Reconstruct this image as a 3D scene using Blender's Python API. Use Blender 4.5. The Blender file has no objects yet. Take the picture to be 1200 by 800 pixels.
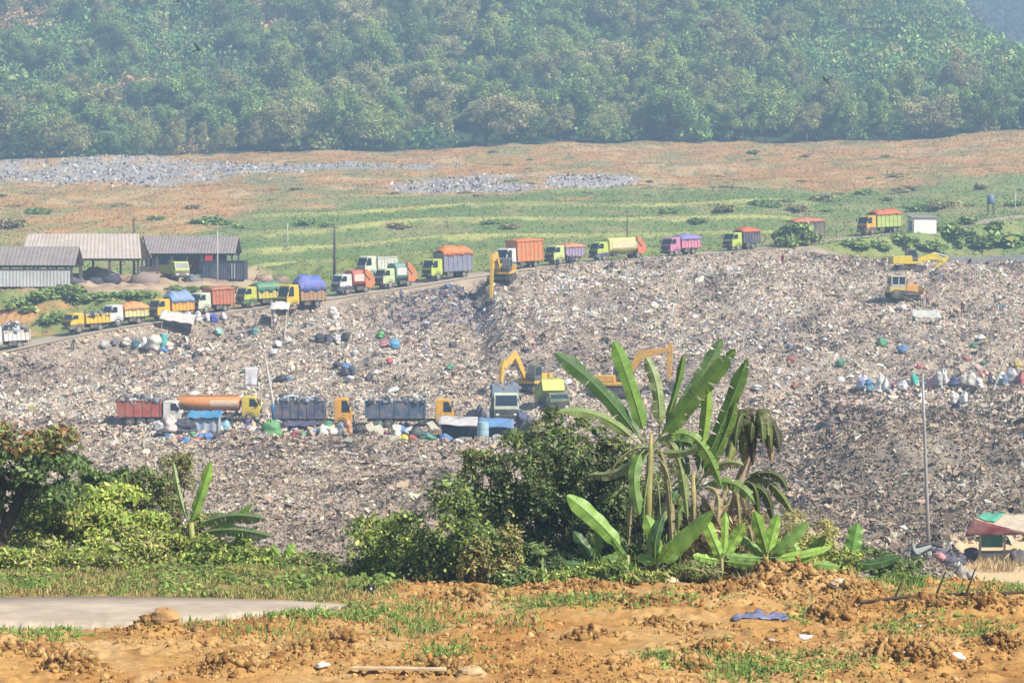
import bpy, math, random
import numpy as np
from mathutils import Vector, Matrix

R = math.radians
rnd = random.Random(7)
rng = np.random.default_rng(11)
scene = bpy.context.scene
COL = scene.collection

# ------------------------------------------------------------------ camera
F = 3000.0                       # focal length in pixels of the 1200 px wide photograph
PITCH = math.atan(120 / F)       # the lens looks a little down
CP, SP = math.cos(PITCH), math.sin(PITCH)


def at(px, py, D):
    """a point D metres ahead of the camera, on the sight line of a pixel"""
    a = (px - 600) / F
    b = -(py - 400) / F
    dy = CP + b * SP
    dz = -SP + b * CP
    t = D / dy
    return Vector((a * t, D, dz * t))


def zpy(py, D):
    b = -(np.asarray(py, float) - 400) / F
    return D * (-SP + b * CP) / (CP + b * SP)


def pyz(z, D):
    k = z / D
    b = (k * CP + SP) / (CP - k * SP)
    return 400 - b * F


# ------------------------------------------------------------------ noise
def _hash(ix, iy, seed):
    h = (ix * 374761393 + iy * 668265263 + seed * 974711) & 0x7FFFFFFF
    h = ((h ^ (h >> 13)) * 1274126177) & 0x7FFFFFFF
    return ((h ^ (h >> 16)) & 0xFFFF) / 65535.0


def vnoise(x, y, seed=0):
    x = np.asarray(x, float); y = np.asarray(y, float)
    xi = np.floor(x).astype(np.int64); yi = np.floor(y).astype(np.int64)
    fx = x - xi; fy = y - yi
    fx = fx * fx * (3 - 2 * fx); fy = fy * fy * (3 - 2 * fy)
    a = _hash(xi, yi, seed); b = _hash(xi + 1, yi, seed)
    c = _hash(xi, yi + 1, seed); d = _hash(xi + 1, yi + 1, seed)
    return (a + (b - a) * fx) * (1 - fy) + (c + (d - c) * fx) * fy


def fbm(x, y, seed=0, oct=4):
    s = 0; a = 0.5; n = 0
    for k in range(oct):
        s = s + a * vnoise(x * 2 ** k + 17 * k, y * 2 ** k - 9 * k, seed + k); n += a; a *= 0.5
    return s / n - 0.5


def sst(e0, e1, x):
    t = np.clip((x - e0) / (e1 - e0), 0, 1)
    return t * t * (3 - 2 * t)


# ------------------------------------------------------------------ terrain
TU = np.array([-400, 0, 150, 300, 450, 600, 750, 900, 1050, 1200, 1600], float)
_rows = []


def zrow(D, z): _rows.append((D, np.array(z, float) if hasattr(z, '__len__') else np.full(11, float(z))))
def prow(D, p): _rows.append((D, zpy(np.array(p, float) if hasattr(p, '__len__') else np.full(11, float(p)), D)))


GZ = -7.3
zrow(10, GZ); zrow(54, GZ)
zrow(58, [GZ, GZ, GZ, -7.35, -7.7, -7.9, -7.9, -7.9, -7.9, -7.9, -7.9])
zrow(62, [-7.7, -7.7, -7.8, -8.0, -8.8, -9.2, -9.2, -9.2, -9.3, -9.3, -9.3])
zrow(75, [-11, -11, -11, -11.5, -12.2, -12.5, -12.5, -12.5, -12.5, -12.5, -12.5])
zrow(100, -16); zrow(140, -17.4); zrow(180, -17.9)
prow(235, [516] * 8 + [505, 500, 500])
prow(250, [500] * 8 + [478, 470, 470])
prow(270, [456, 456, 458, 457, 454, 452, 450, 448, 447, 446, 446])
prow(285, [430, 414, 418, 421, 414, 410, 405, 402, 404, 407, 410])
prow(300, [415, 397, 381, 386, 379, 374, 369, 367, 371, 376, 380])
prow(312, [380, 352, 350, 366, 352, 346, 341, 341, 348, 353, 356])
prow(322, [345, 336, 335, 351, 333, 329, 325, 326, 333, 338, 340])
prow(335, [334, 333, 333, 338, 322, 311, 311, 314, 320, 324, 326])
prow(346, [331, 331, 331, 332, 315, 303, 300, 303, 312, 313, 313])
prow(358, [322, 326, 326, 322, 308, 299, 295, 290, 298, 306, 306])
prow(372, [305, 305, 308, 308, 300, 291, 288, 283, 272, 270, 272])
prow(390, [285, 285, 290, 292, 288, 278, 276, 272, 263, 252, 250])
prow(430, [262, 262, 262, 262, 258, 251, 249, 246, 244, 240, 236])
prow(480, [240, 240, 240, 240, 236, 232, 230, 226, 224, 218, 214])
prow(560, [212, 210, 206, 198, 196, 194, 192, 190, 186, 176, 168])
prow(600, [190, 190, 187, 181, 176, 173, 173, 170, 167, 154, 145])
prow(620, [187, 188, 185, 180, 173, 170, 170, 167, 164, 151, 140])
prow(700, [122, 122, 118, 108, 100, 98, 98, 100, 95, 92, 110])
prow(800, [10, 8, 5, 0, -10, -15, -15, -12, 0, 78, 190])
prow(1000, [-60, -60, -70, -110, -140, -150, -150, -120, -70, 85, 190])
prow(1300, [-120, -110, -110, -130, -130, -130, -120, -90, -20, 90, 100])
prow(1700, [-150] * 6 + [-150, -150, -120, -60, -40])
prow(1900, [-150] * 6 + [-150, -150, -120, -60, -40])
TD = np.array([r[0] for r in _rows]); TZ = np.array([r[1] for r in _rows])

ROAD = [(-60, 424, 284), (0, 411, 286), (50, 399, 289), (100, 389, 292), (147, 381, 295), (200, 374, 298), (250, 366, 302),
        (303, 359, 306), (353, 353, 309), (413, 344, 314), (463, 337, 318), (523, 327, 323), (608, 315, 330), (661, 309, 334),
        (723, 304, 338), (797, 299, 342), (868, 293, 348), (937, 286, 354), (1030, 274, 362), (1090, 269, 368), (1200, 253, 378),
        (1330, 240, 390)]
RP = np.array([at(*r)[:] for r in ROAD])


def road_info(x, y):
    """distance to the haul road's centre line, its height there, and the side (+ beyond)"""
    best = np.full(np.shape(x), 1e9); z = np.zeros(np.shape(x)); side = np.ones(np.shape(x))
    for i in range(len(RP) - 1):
        a, b = RP[i], RP[i + 1]
        dx, dy = b[0] - a[0], b[1] - a[1]
        t = np.clip(((x - a[0]) * dx + (y - a[1]) * dy) / (dx * dx + dy * dy), 0, 1)
        ex = x - a[0] - t * dx; ey = y - a[1] - t * dy
        d = np.hypot(ex, ey); m = d < best
        best = np.where(m, d, best); z = np.where(m, a[2] + t * (b[2] - a[2]), z)
        side = np.where(m, np.sign(dx * ey - dy * ex), side)
    return best, z, side


def base_h(x, y):
    u = np.clip(600 + F * x / y, TU[0], TU[-1]); D = np.clip(y, TD[0], TD[-1])
    i = np.clip(np.searchsorted(TD, D) - 1, 0, len(TD) - 2); j = np.clip(np.searchsorted(TU, u) - 1, 0, len(TU) - 2)
    fd = (D - TD[i]) / (TD[i + 1] - TD[i]); fu = (u - TU[j]) / (TU[j + 1] - TU[j]); fu = fu * fu * (3 - 2 * fu)
    return (TZ[i, j] * (1 - fu) + TZ[i, j + 1] * fu) * (1 - fd) + (TZ[i + 1, j] * (1 - fu) + TZ[i + 1, j + 1] * fu) * fd


# the concrete lane in the foreground: near and far edges as (pixel x, pixel y)
LANE_FAR = [(-420, 702), (-60, 703), (120, 702), (230, 703.5), (330, 706), (405, 711), (440, 714)]
LANE_NEAR = [(-420, 748), (-60, 742), (60, 739), (150, 738), (200, 733), (290, 724), (370, 716.5), (405, 714), (440, 715)]
_lf = np.array([[600 + F * at(px, py, zz).x / zz, zz] for px, py in LANE_FAR for zz in [GZ * F / (280 - py)]])
_ln = np.array([[600 + F * at(px, py, zz).x / zz, zz] for px, py in LANE_NEAR for zz in [GZ * F / (280 - py)]])


def lane_mask(u, y, m=0.25):
    f = np.interp(u, _lf[:, 0], _lf[:, 1]); n = np.interp(u, _ln[:, 0], _ln[:, 1])
    return sst(n - m * 2, n, y) * (1 - sst(f, f + m * 2, y)) * (u < 436)


CLODS = [(85, 788, .36, .34), (268, 788, .45, .30), (185, 742, .55, .34), (370, 770, .45, .22), (410, 752, .4, .2), (1085, 785, .55, .5), (1050, 775, .35, .3),
         (985, 725, .30, .42), (965, 722, .3, .3), (935, 690, .8, .42), (870, 700, .9, .35), (1010, 700, .8, .38), (905, 684, .6, .42), (780, 735, .4, .2), (840, 770, .35, .22), (815, 785, .3, .22),
         (690, 752, .35, .2), (670, 694, .8, .26), (560, 705, .8, .25), (1180, 760, .5, .3), (1100, 715, .8, .35), (1170, 720, .7, .3), (760, 715, .6, .15), (20, 772, .5, .15), (540, 790, .5, .18), (940, 665, 1.6, .3)]
_CL = []
for px, py, r, h in CLODS:
    d = GZ * F / (280 - py); _CL.append((at(px, py, d).x, d, r, h))


def terrace(x, y, zb, u):
    """how far up its step a point of the terraced bank lies (0 foot .. 1 lip)"""
    q = pyz(zb, y) - 14 * (1 - sst(300, 560, u)) + 5 * sst(560, 900, u) + 5 * fbm(x / 30, y / 60, 77, 3)
    t = (q - 238) / 18.5
    tw = sst(255, 320, u) * (1 - sst(900, 990, u)) * sst(346, 354, y) * (1 - sst(0, 10, 232 - q))
    return 1 - (t - np.floor(t)), tw


def H(x, y):
    x = np.asarray(x, float); y = np.asarray(y, float)
    u = 600 + F * x / y
    z = base_h(x, y)
    # near soil: lumps and clods
    w = 1 - sst(56, 60, y)
    lm = lane_mask(u, y)
    n1 = fbm(x / 2.2, y / 2.2, 3, 4)
    rid = np.maximum(0, fbm(x / .55, y / .55, 9, 4) - .05)
    bil = np.abs(fbm(x / .34, y / .34, 23, 3)); cr = sst(-.12, .08, fbm(x / 1.5, y / 1.5, 27, 3))
    rt = sst(700, 900, u); soil = (0.30 + .12 * rt) * n1 + (0.16 + .2 * rt) * rid + (.10 + .22 * cr) * bil + (.05 + .10 * cr) * np.abs(fbm(x / .11, y / .11, 21, 3))
    for cx, cy, r, h in _CL:
        m = (np.abs(x - cx) < r * 2.2) & (np.abs(y - cy) < r * 2.2)
        if m.any():
            d = np.hypot(x - cx, y - cy) / r * (1 + 1.5 * fbm(x * 2.2, y * 2.2, 31, 3)); k_ = 1 - sst(.35, 1.15, d)
            soil = soil + h * .5 * k_ * (1 + 1.0 * fbm(x * 3, y * 3, 5, 3)) + k_ * .2 * np.abs(fbm(x / .22, y / .22, 6, 3))
    bankm = ((u < 440) & (y > 51)).astype(float)
    soil = soil * (1 - .6 * bankm)
    z = z + w * soil * (1 - lm) - .03 * lm * w
    # waste: mounds, steps, lumps
    g = sst(122, 140, y) * (1 - sst(348, 362, y))
    lump = 2.5 * fbm(x / 17, y / 17, 41, 4) + 2.3 * np.abs(fbm(x / 8, y / 9, 51, 4)) + .8 * fbm(x / 1.8, y / 1.8, 61, 3) + .75 * np.abs(fbm(x / 2.6, y / 3.4, 65, 3)) * 2 + .9 * np.abs(fbm(x / .95, y / .95, 67, 2))
    rg = sst(900, 1010, u) * sst(168, 180, y) * (1 - sst(226, 245, y))         # steps of old waste on the right
    lump = lump + rg * (1.5 * sst(.40, .6, vnoise(x / 34 + .3, y / 9, 71)) + .9 * sst(.4, .6, vnoise(x / 17, y / 7, 77)) + 1.3 * np.abs(fbm(x / 3.2, y / 2.4, 79, 3)))
    gul = np.exp(-((u - 560 + .45 * (y - 300)) / 14) ** 2) * sst(280, 290, y) * (1 - sst(318, 326, y))
    lump = lump - 1.7 * gul
    lane = np.exp(-((y - 248) / 5) ** 2) * sst(60, 130, u) * (1 - sst(640, 700, u))    # where the trucks stand
    z = z + g * lump * (1 - .85 * lane)
    # beyond: terraces and rough hillside
    fr, tw = terrace(x, y, z, u)
    z = z + tw * (np.minimum(fr / .55, 1) - fr) * 2.6
    far = sst(356, 400, y)
    z = z + far * (2.6 * fbm(x / 22, y / 22, 81, 4) * (1 - .5 * tw) + 1.3 * fbm(x / 6, y / 9, 85, 3) * (1 - .8 * tw))
    hf = sst(620, 680, y)
    z = z + hf * 16 * fbm(x / 70, y / 90, 91, 3)
    # haul road and stall yard
    d, rz, side = road_info(x, y)
    k = 1 - sst(3.4, np.where(side > 0, 11, 7), d)
    z = z * (1 - k) + (rz - .06) * k
    yard = sst(1105, 1135, u) * sst(117, 121, y) * (1 - sst(142, 147, y))
    z = z * (1 - yard) + (-17.6) * yard
    return z


def h1(x, y): return float(H(np.array([x]), np.array([y]))[0])
def on(px, D, dz=0.0):
    x = (px - 600) / F * D
    return Vector((x, D, h1(x, D) + dz))
def place(px, py, D0, D1, n=240):
    """where the sight line through a pixel meets the ground between two distances"""
    Ds = np.linspace(D0, D1, n); pts = np.array([at(px, py, d)[:] for d in Ds])
    hh = H(pts[:, 0], pts[:, 1]); dif = pts[:, 2] - hh
    i = np.where(dif <= 0)[0]
    if len(i): return Vector((pts[i[0], 0], pts[i[0], 1], hh[i[0]]))
    i = int(np.argmin(np.abs(dif)))
    return Vector((pts[i, 0], pts[i, 1], hh[i]))


# ------------------------------------------------------------------ materials
_M = {}


def mat(key, col=(.5, .5, .5), rough=.6, metal=0.0, var=.25, scale=3.0, dust=.0, bump=0.0, spec=.4):
    if key in _M: return _M[key]
    m = bpy.data.materials.new(key); m.use_nodes = True; nt = m.node_tree; N = nt.nodes; L = nt.links
    b = N['Principled BSDF']; b.inputs['Roughness'].default_value = rough; b.inputs['Metallic'].default_value = metal
    b.inputs['Specular IOR Level'].default_value = spec
    tc = N.new('ShaderNodeTexCoord'); no = N.new('ShaderNodeTexNoise'); no.inputs['Scale'].default_value = scale; no.inputs['Detail'].default_value = 6
    no.inputs['Roughness'].default_value = .65
    L.new(tc.outputs['Object'], no.inputs['Vector'])
    mr = N.new('ShaderNodeMapRange'); mr.inputs[1].default_value = .3; mr.inputs[2].default_value = .7; mr.inputs[3].default_value = 1 - var; mr.inputs[4].default_value = 1 + var * .6
    L.new(no.outputs['Fac'], mr.inputs[0])
    mx = N.new('ShaderNodeMix'); mx.data_type = 'RGBA'; mx.blend_type = 'MULTIPLY'; mx.inputs[0].default_value = 1
    mx.inputs[6].default_value = (*col, 1); L.new(mr.outputs[0], mx.inputs[7])
    out = mx.outputs[2]
    if dust > 0:
        n2 = N.new('ShaderNodeTexNoise'); n2.inputs['Scale'].default_value = scale * .45; n2.inputs['Detail'].default_value = 8; n2.inputs['Roughness'].default_value = .7
        L.new(tc.outputs['Object'], n2.inputs['Vector'])
        m2 = N.new('ShaderNodeMapRange'); m2.inputs[1].default_value = .42; m2.inputs[2].default_value = .68; m2.inputs[3].default_value = 0; m2.inputs[4].default_value = dust
        L.new(n2.outputs['Fac'], m2.inputs[0])
        dx = N.new('ShaderNodeMix'); dx.data_type = 'RGBA'; L.new(m2.outputs[0], dx.inputs[0]); L.new(out, dx.inputs[6]); dx.inputs[7].default_value = (.34, .27, .2, 1)
        out = dx.outputs[2]
    L.new(out, b.inputs['Base Color'])
    if bump > 0:
        bp = N.new('ShaderNodeBump'); bp.inputs['Strength'].default_value = bump; bp.inputs['Distance'].default_value = .05
        L.new(no.outputs['Fac'], bp.inputs['Height']); L.new(bp.outputs[0], b.inputs['Normal'])
    _M[key] = m
    return m


def attr_mat(key, rough=.7, transl=0.0, scale=6.0, var=.25, bump=0.0, bdist=.06, coord='Object', spec=.3):
    """surface coloured by the mesh's own 'Col' attribute, broken up by noise"""
    if key in _M: return _M[key]
    m = bpy.data.materials.new(key); m.use_nodes = True; nt = m.node_tree; N = nt.nodes; L = nt.links
    b = N['Principled BSDF']; b.inputs['Roughness'].default_value = rough; b.inputs['Specular IOR Level'].default_value = spec
    a = N.new('ShaderNodeAttribute'); a.attribute_name = 'Col'
    tc = N.new('ShaderNodeTexCoord'); no = N.new('ShaderNodeTexNoise'); no.inputs['Scale'].default_value = scale; no.inputs['Detail'].default_value = 8
    no.inputs['Roughness'].default_value = .7
    L.new(tc.outputs[coord], no.inputs['Vector'])
    mr = N.new('ShaderNodeMapRange'); mr.inputs[1].default_value = .28; mr.inputs[2].default_value = .72; mr.inputs[3].default_value = 1 - var; mr.inputs[4].default_value = 1 + var
    L.new(no.outputs['Fac'], mr.inputs[0])
    mx = N.new('ShaderNodeMix'); mx.data_type = 'RGBA'; mx.blend_type = 'MULTIPLY'; mx.inputs[0].default_value = 1
    L.new(a.outputs['Color'], mx.inputs[6]); L.new(mr.outputs[0], mx.inputs[7]); L.new(mx.outputs[2], b.inputs['Base Color'])
    if bump > 0:
        bp = N.new('ShaderNodeBump'); bp.inputs['Strength'].default_value = bump; bp.inputs['Distance'].default_value = bdist
        L.new(no.outputs['Fac'], bp.inputs['Height']); L.new(bp.outputs[0], b.inputs['Normal'])
    if transl > 0:
        t = N.new('ShaderNodeBsdfTranslucent'); L.new(mx.outputs[2], t.inputs['Color'])
        s = N.new('ShaderNodeMixShader'); s.inputs[0].default_value = transl
        L.new(b.outputs[0], s.inputs[1]); L.new(t.outputs[0], s.inputs[2]); L.new(s.outputs[0], N['Material Output'].inputs['Surface'])
    _M[key] = m
    return m


# ------------------------------------------------------------------ objects
def tag(o, label=None, cat=None, group=None, kind=None):
    if label: o['label'] = label
    if cat: o['category'] = cat
    if group: o['group'] = group
    if kind: o['kind'] = kind
    return o


def empty(name, loc, rz=0.0, label=None, cat=None, group=None):
    o = bpy.data.objects.new(name, None); COL.objects.link(o); o.location = loc; o.rotation_euler = (0, 0, rz)
    o.empty_display_size = .2
    return tag(o, label, cat, group)


def copy_tree(o, parent=None):
    c = o.copy(); COL.objects.link(c)
    if parent is not None: c.parent = parent
    for ch in o.children: copy_tree(ch, c)
    return c


class MB:
    """collects shapes, then links them as one mesh object"""
    def __init__(self): self.v = []; self.f = []; self.m = []; self.M = Matrix()
    def add(self, vs, fs, m=0):
        o = len(self.v); self.v += [self.M @ Vector(p) for p in vs]; self.f += [tuple(i + o for i in f) for f in fs]; self.m += [m] * len(fs); return self
    def box(self, c, s, m=0, rot=None, taper=1.0):
        x, y, z = s[0] / 2, s[1] / 2, s[2] / 2
        vs = [Vector((sx * x * (taper if sz > 0 else 1), sy * y * (taper if sz > 0 else 1), sz * z)) for sz in (-1, 1) for sy in (-1, 1) for sx in (-1, 1)]
        if rot is not None: vs = [rot @ v for v in vs]
        vs = [v + Vector(c) for v in vs]
        return self.add(vs, [(0, 2, 3, 1), (4, 5, 7, 6), (0, 1, 5, 4), (2, 6, 7, 3), (0, 4, 6, 2), (1, 3, 7, 5)], m)
    def prism(self, prof, y0, y1, m=0):
        """profile in x-z swept along y"""
        n = len(prof); vs = [(p[0], y0, p[1]) for p in prof] + [(p[0], y1, p[1]) for p in prof]
        fs = [tuple(range(n)), tuple(range(2 * n - 1, n - 1, -1))] + [(i, i + n, (i + 1) % n + n, (i + 1) % n) for i in range(n)]
        return self.add(vs, fs, m)
    def tube(self, pts, rad, n=8, m=0, caps=True):
        pts = [Vector(p) for p in pts]
        if not hasattr(rad, '__len__'): rad = [rad] * len(pts)
        vs = []; fs = []
        for i, p in enumerate(pts):
            d = (pts[min(i + 1, len(pts) - 1)] - pts[max(i - 1, 0)]).normalized()
            a = d.orthogonal().normalized() if i == 0 else (a0 - d * a0.dot(d)).normalized()
            a0 = a; b = d.cross(a)
            for k in range(n):
                t = 2 * math.pi * k / n; vs.append(p + (a * math.cos(t) + b * math.sin(t)) * rad[i])
        for i in range(len(pts) - 1):
            for k in range(n): fs.append((i * n + k, i * n + (k + 1) % n, (i + 1) * n + (k + 1) % n, (i + 1) * n + k))
        if caps: fs += [tuple(range(n - 1, -1, -1)), tuple(range((len(pts) - 1) * n, len(pts) * n))]
        return self.add(vs, fs, m)
    def ball(self, c, r, m=0, nu=10, nv=7, wob=0.0, seed=0):
        rr = random.Random(seed); r = (r, r, r) if not hasattr(r, '__len__') else r
        vs = []; fs = []
        for j in range(nv + 1):
            ph = math.pi * j / nv
            for i in range(nu):
                t = 2 * math.pi * i / nu; k = 1 + wob * (rr.random() - .5) * 2
                vs.append((c[0] + r[0] * k * math.sin(ph) * math.cos(t), c[1] + r[1] * k * math.sin(ph) * math.sin(t), c[2] - r[2] * k * math.cos(ph)))
        for j in range(nv):
            for i in range(nu): fs.append((j * nu + i, j * nu + (i + 1) % nu, (j + 1) * nu + (i + 1) % nu, (j + 1) * nu + i))
        return self.add(vs, fs, m)
    def grid(self, fn, nu, nv, m=0):
        vs = [fn(i / nu, j / nv) for j in range(nv + 1) for i in range(nu + 1)]
        fs = [(j * (nu + 1) + i, j * (nu + 1) + i + 1, (j + 1) * (nu + 1) + i + 1, (j + 1) * (nu + 1) + i) for j in range(nv) for i in range(nu)]
        return self.add(vs, fs, m)
    def build(self, name, mats, parent=None, loc=None, smooth=False, bevel=0.0, solid=0.0):
        me = bpy.data.meshes.new(name); me.from_pydata(self.v, [], self.f); me.update()
        if not isinstance(mats, (list, tuple)): mats = [mats]
        for k in mats: me.materials.append(k)
        me.polygons.foreach_set('material_index', self.m)
        if smooth: me.polygons.foreach_set('use_smooth', [True] * len(self.f))
        o = bpy.data.objects.new(name, me); COL.objects.link(o)
        if parent is not None: o.parent = parent
        if loc is not None: o.location = loc
        if bevel > 0:
            b = o.modifiers.new('bevel', 'BEVEL'); b.width = bevel; b.segments = 2; b.limit_method = 'ANGLE'
        if solid > 0:
            b = o.modifiers.new('thickness', 'SOLIDIFY'); b.thickness = solid
        return o


def np_mesh(name, V, faces_n, Fidx, C=None, material=None, parent=None, dom='FACE', smooth=False):
    """numpy mesh: V (n,3), Fidx flat loop indices with faces_n corners each, C colours"""
    me = bpy.data.meshes.new(name); nf = len(Fidx) // faces_n
    me.vertices.add(len(V)); me.vertices.foreach_set('co', np.ascontiguousarray(V, np.float32).ravel())
    me.loops.add(len(Fidx)); me.loops.foreach_set('vertex_index', np.ascontiguousarray(Fidx, np.int32))
    me.polygons.add(nf); me.polygons.foreach_set('loop_start', np.arange(0, nf * faces_n, faces_n, dtype=np.int32))
    me.update(calc_edges=True)
    if smooth: me.polygons.foreach_set('use_smooth', np.ones(nf, bool))
    if C is not None:
        a = me.attributes.new('Col', 'FLOAT_COLOR', dom); C4 = np.ones((len(C), 4), np.float32); C4[:, :3] = C
        a.data.foreach_set('color', C4.ravel())
    if material: me.materials.append(material)
    o = bpy.data.objects.new(name, me); COL.objects.link(o)
    if parent is not None: o.parent = parent
    return o


def unit(v): return v / (np.linalg.norm(v, axis=1, keepdims=True) + 1e-9)


def pal(n, cols, w=None, jit=.15):
    cols = np.array(cols, float); w = None if w is None else np.array(w, float) / np.sum(w)
    c = cols[rng.choice(len(cols), n, p=w)]
    return np.clip(c * (1 + jit * rng.standard_normal((n, 1))) * (1 + .05 * rng.standard_normal((n, 3))), .005, .95)


def rhombs(c, d, nrm, ln, wd):
    """leaf shapes: centre, length direction, normal, length, width"""
    s = unit(np.cross(nrm, d)); h = ln[:, None] / 2; w = wd[:, None] / 2
    dn = unit(np.cross(d, s))
    V = np.stack([c - d * h, c + s * w - d * h * .1 - dn * w * .25, c + d * h, c - s * w - d * h * .1 - dn * w * .25], 1)
    return V.reshape(-1, 3)


def rand_dirs(n):
    return unit(rng.standard_normal((n, 3)))


def lobes_cloud(lobes, n, ln, droop=.25, ratio=.45, shell=(.55, 1.05)):
    """leaves on the shells of many lobes: lobes rows = x,y,z,rx,ry,rz"""
    lobes = np.array(lobes, float)
    ar = lobes[:, 3] * lobes[:, 4]; k = rng.choice(len(lobes), n, p=ar / ar.sum())
    nr = rand_dirs(n); nr[:, 2] = np.where(nr[:, 2] < -.5, -nr[:, 2], nr[:, 2])
    rad = rng.uniform(shell[0], shell[1], (n, 1)) + np.where(rng.random((n, 1)) < .13, rng.uniform(0, .5, (n, 1)), 0)
    c = lobes[k, :3] + nr * lobes[k, 3:6] * rad
    nn = unit(nr * .8 + rand_dirs(n) * .75 + np.array([0, 0, .35]))
    d = unit(np.cross(nn, rand_dirs(n))); d[:, 2] -= droop; d = unit(d)
    L = ln * np.clip(np.exp(rng.normal(-.08, .38, n)), .4, 2.2)
    return rhombs(c, d, nn, L, L * ratio * rng.uniform(.8, 1.2, n)), k
# ------------------------------------------------------------------ world, sun, camera, haze
w = bpy.data.worlds.new('World'); scene.world = w; w.use_nodes = True
SUN_EL, SUN_AZ = R(45), R(126)          # azimuth clockwise from the view direction (+y): right and a little behind
sun_dir = Vector((math.sin(SUN_AZ) * math.cos(SUN_EL), math.cos(SUN_AZ) * math.cos(SUN_EL), math.sin(SUN_EL)))
nt = w.node_tree; sky = nt.nodes.new('ShaderNodeTexSky'); sky.sky_type = 'NISHITA'; sky.sun_disc = False
sky.sun_elevation = SUN_EL; sky.sun_rotation = SUN_AZ; sky.dust_density = 2.0; sky.air_density = 1.0
nt.links.new(sky.outputs[0], nt.nodes['Background'].inputs[0]); nt.nodes['Background'].inputs[1].default_value = .058
sl = bpy.data.lights.new('sun', 'SUN'); sl.energy = 5.0; sl.angle = R(.5); sl.color = (1, .93, .82)
so = bpy.data.objects.new('sun', sl); COL.objects.link(so); so.rotation_euler = sun_dir.to_track_quat('Z', 'Y').to_euler(); so.location = (60, -20, 90)
cd = bpy.data.cameras.new('camera'); cam = bpy.data.objects.new('camera', cd); COL.objects.link(cam)
cd.lens = 90; cd.sensor_width = 36; cd.clip_start = .5; cd.clip_end = 6000
cam.rotation_euler = (R(90) - PITCH, 0, 0); scene.camera = cam
scene.render.resolution_x = 1024; scene.render.resolution_y = 682
vs = scene.view_settings; vs.view_transform = 'Standard'; vs.look = 'None'; vs.exposure = .90; vs.gamma = 1; vs.use_curve_mapping = False
scene.render.engine = 'CYCLES'
cy = scene.cycles; cy.max_bounces = 5; cy.diffuse_bounces = 2; cy.glossy_bounces = 2; cy.transmission_bounces = 3; cy.transparent_max_bounces = 6
cy.volume_bounces = 0; cy.use_denoising = True; cy.caustics_reflective = False; cy.caustics_refractive = False; cy.sample_clamp_indirect = 6

hb = MB(); hb.box((100, 850, 118), (2900, 1840, 290))
hz = bpy.data.materials.new('haze_air'); hz.use_nodes = True; hn = hz.node_tree; hn.nodes.remove(hn.nodes['Principled BSDF'])
pv = hn.nodes.new('ShaderNodeVolumePrincipled'); pv.inputs['Color'].default_value = (.45, .69, 1, 1); pv.inputs['Density'].default_value = .00082
pv.inputs['Density Attribute'].default_value = ''; pv.inputs['Anisotropy'].default_value = .0
hn.links.new(pv.outputs[0], hn.nodes['Material Output'].inputs['Volume']); hz.cycles.homogeneous_volume = True
tag(hb.build('haze', hz), 'pale bluish haze hanging over the valley and the far hill', 'haze', kind='stuff')

# ------------------------------------------------------------------ ground
gu = np.concatenate([np.arange(-1500, -150, 50), np.arange(-150, 1350, 5), np.arange(1350, 2701, 50)]).astype(float)
gd = np.concatenate([np.arange(15, 39, .5), np.arange(39, 58, .07), np.arange(58, 118, 2), np.arange(118, 240, .4), np.arange(240, 352, .6), np.arange(352, 660, 1.6), np.arange(660, 1720, 9)])
GU, GD = np.meshgrid(gu, gd); GX = (GU - 600) / F * GD
GZZ = H(GX, GD)


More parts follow.
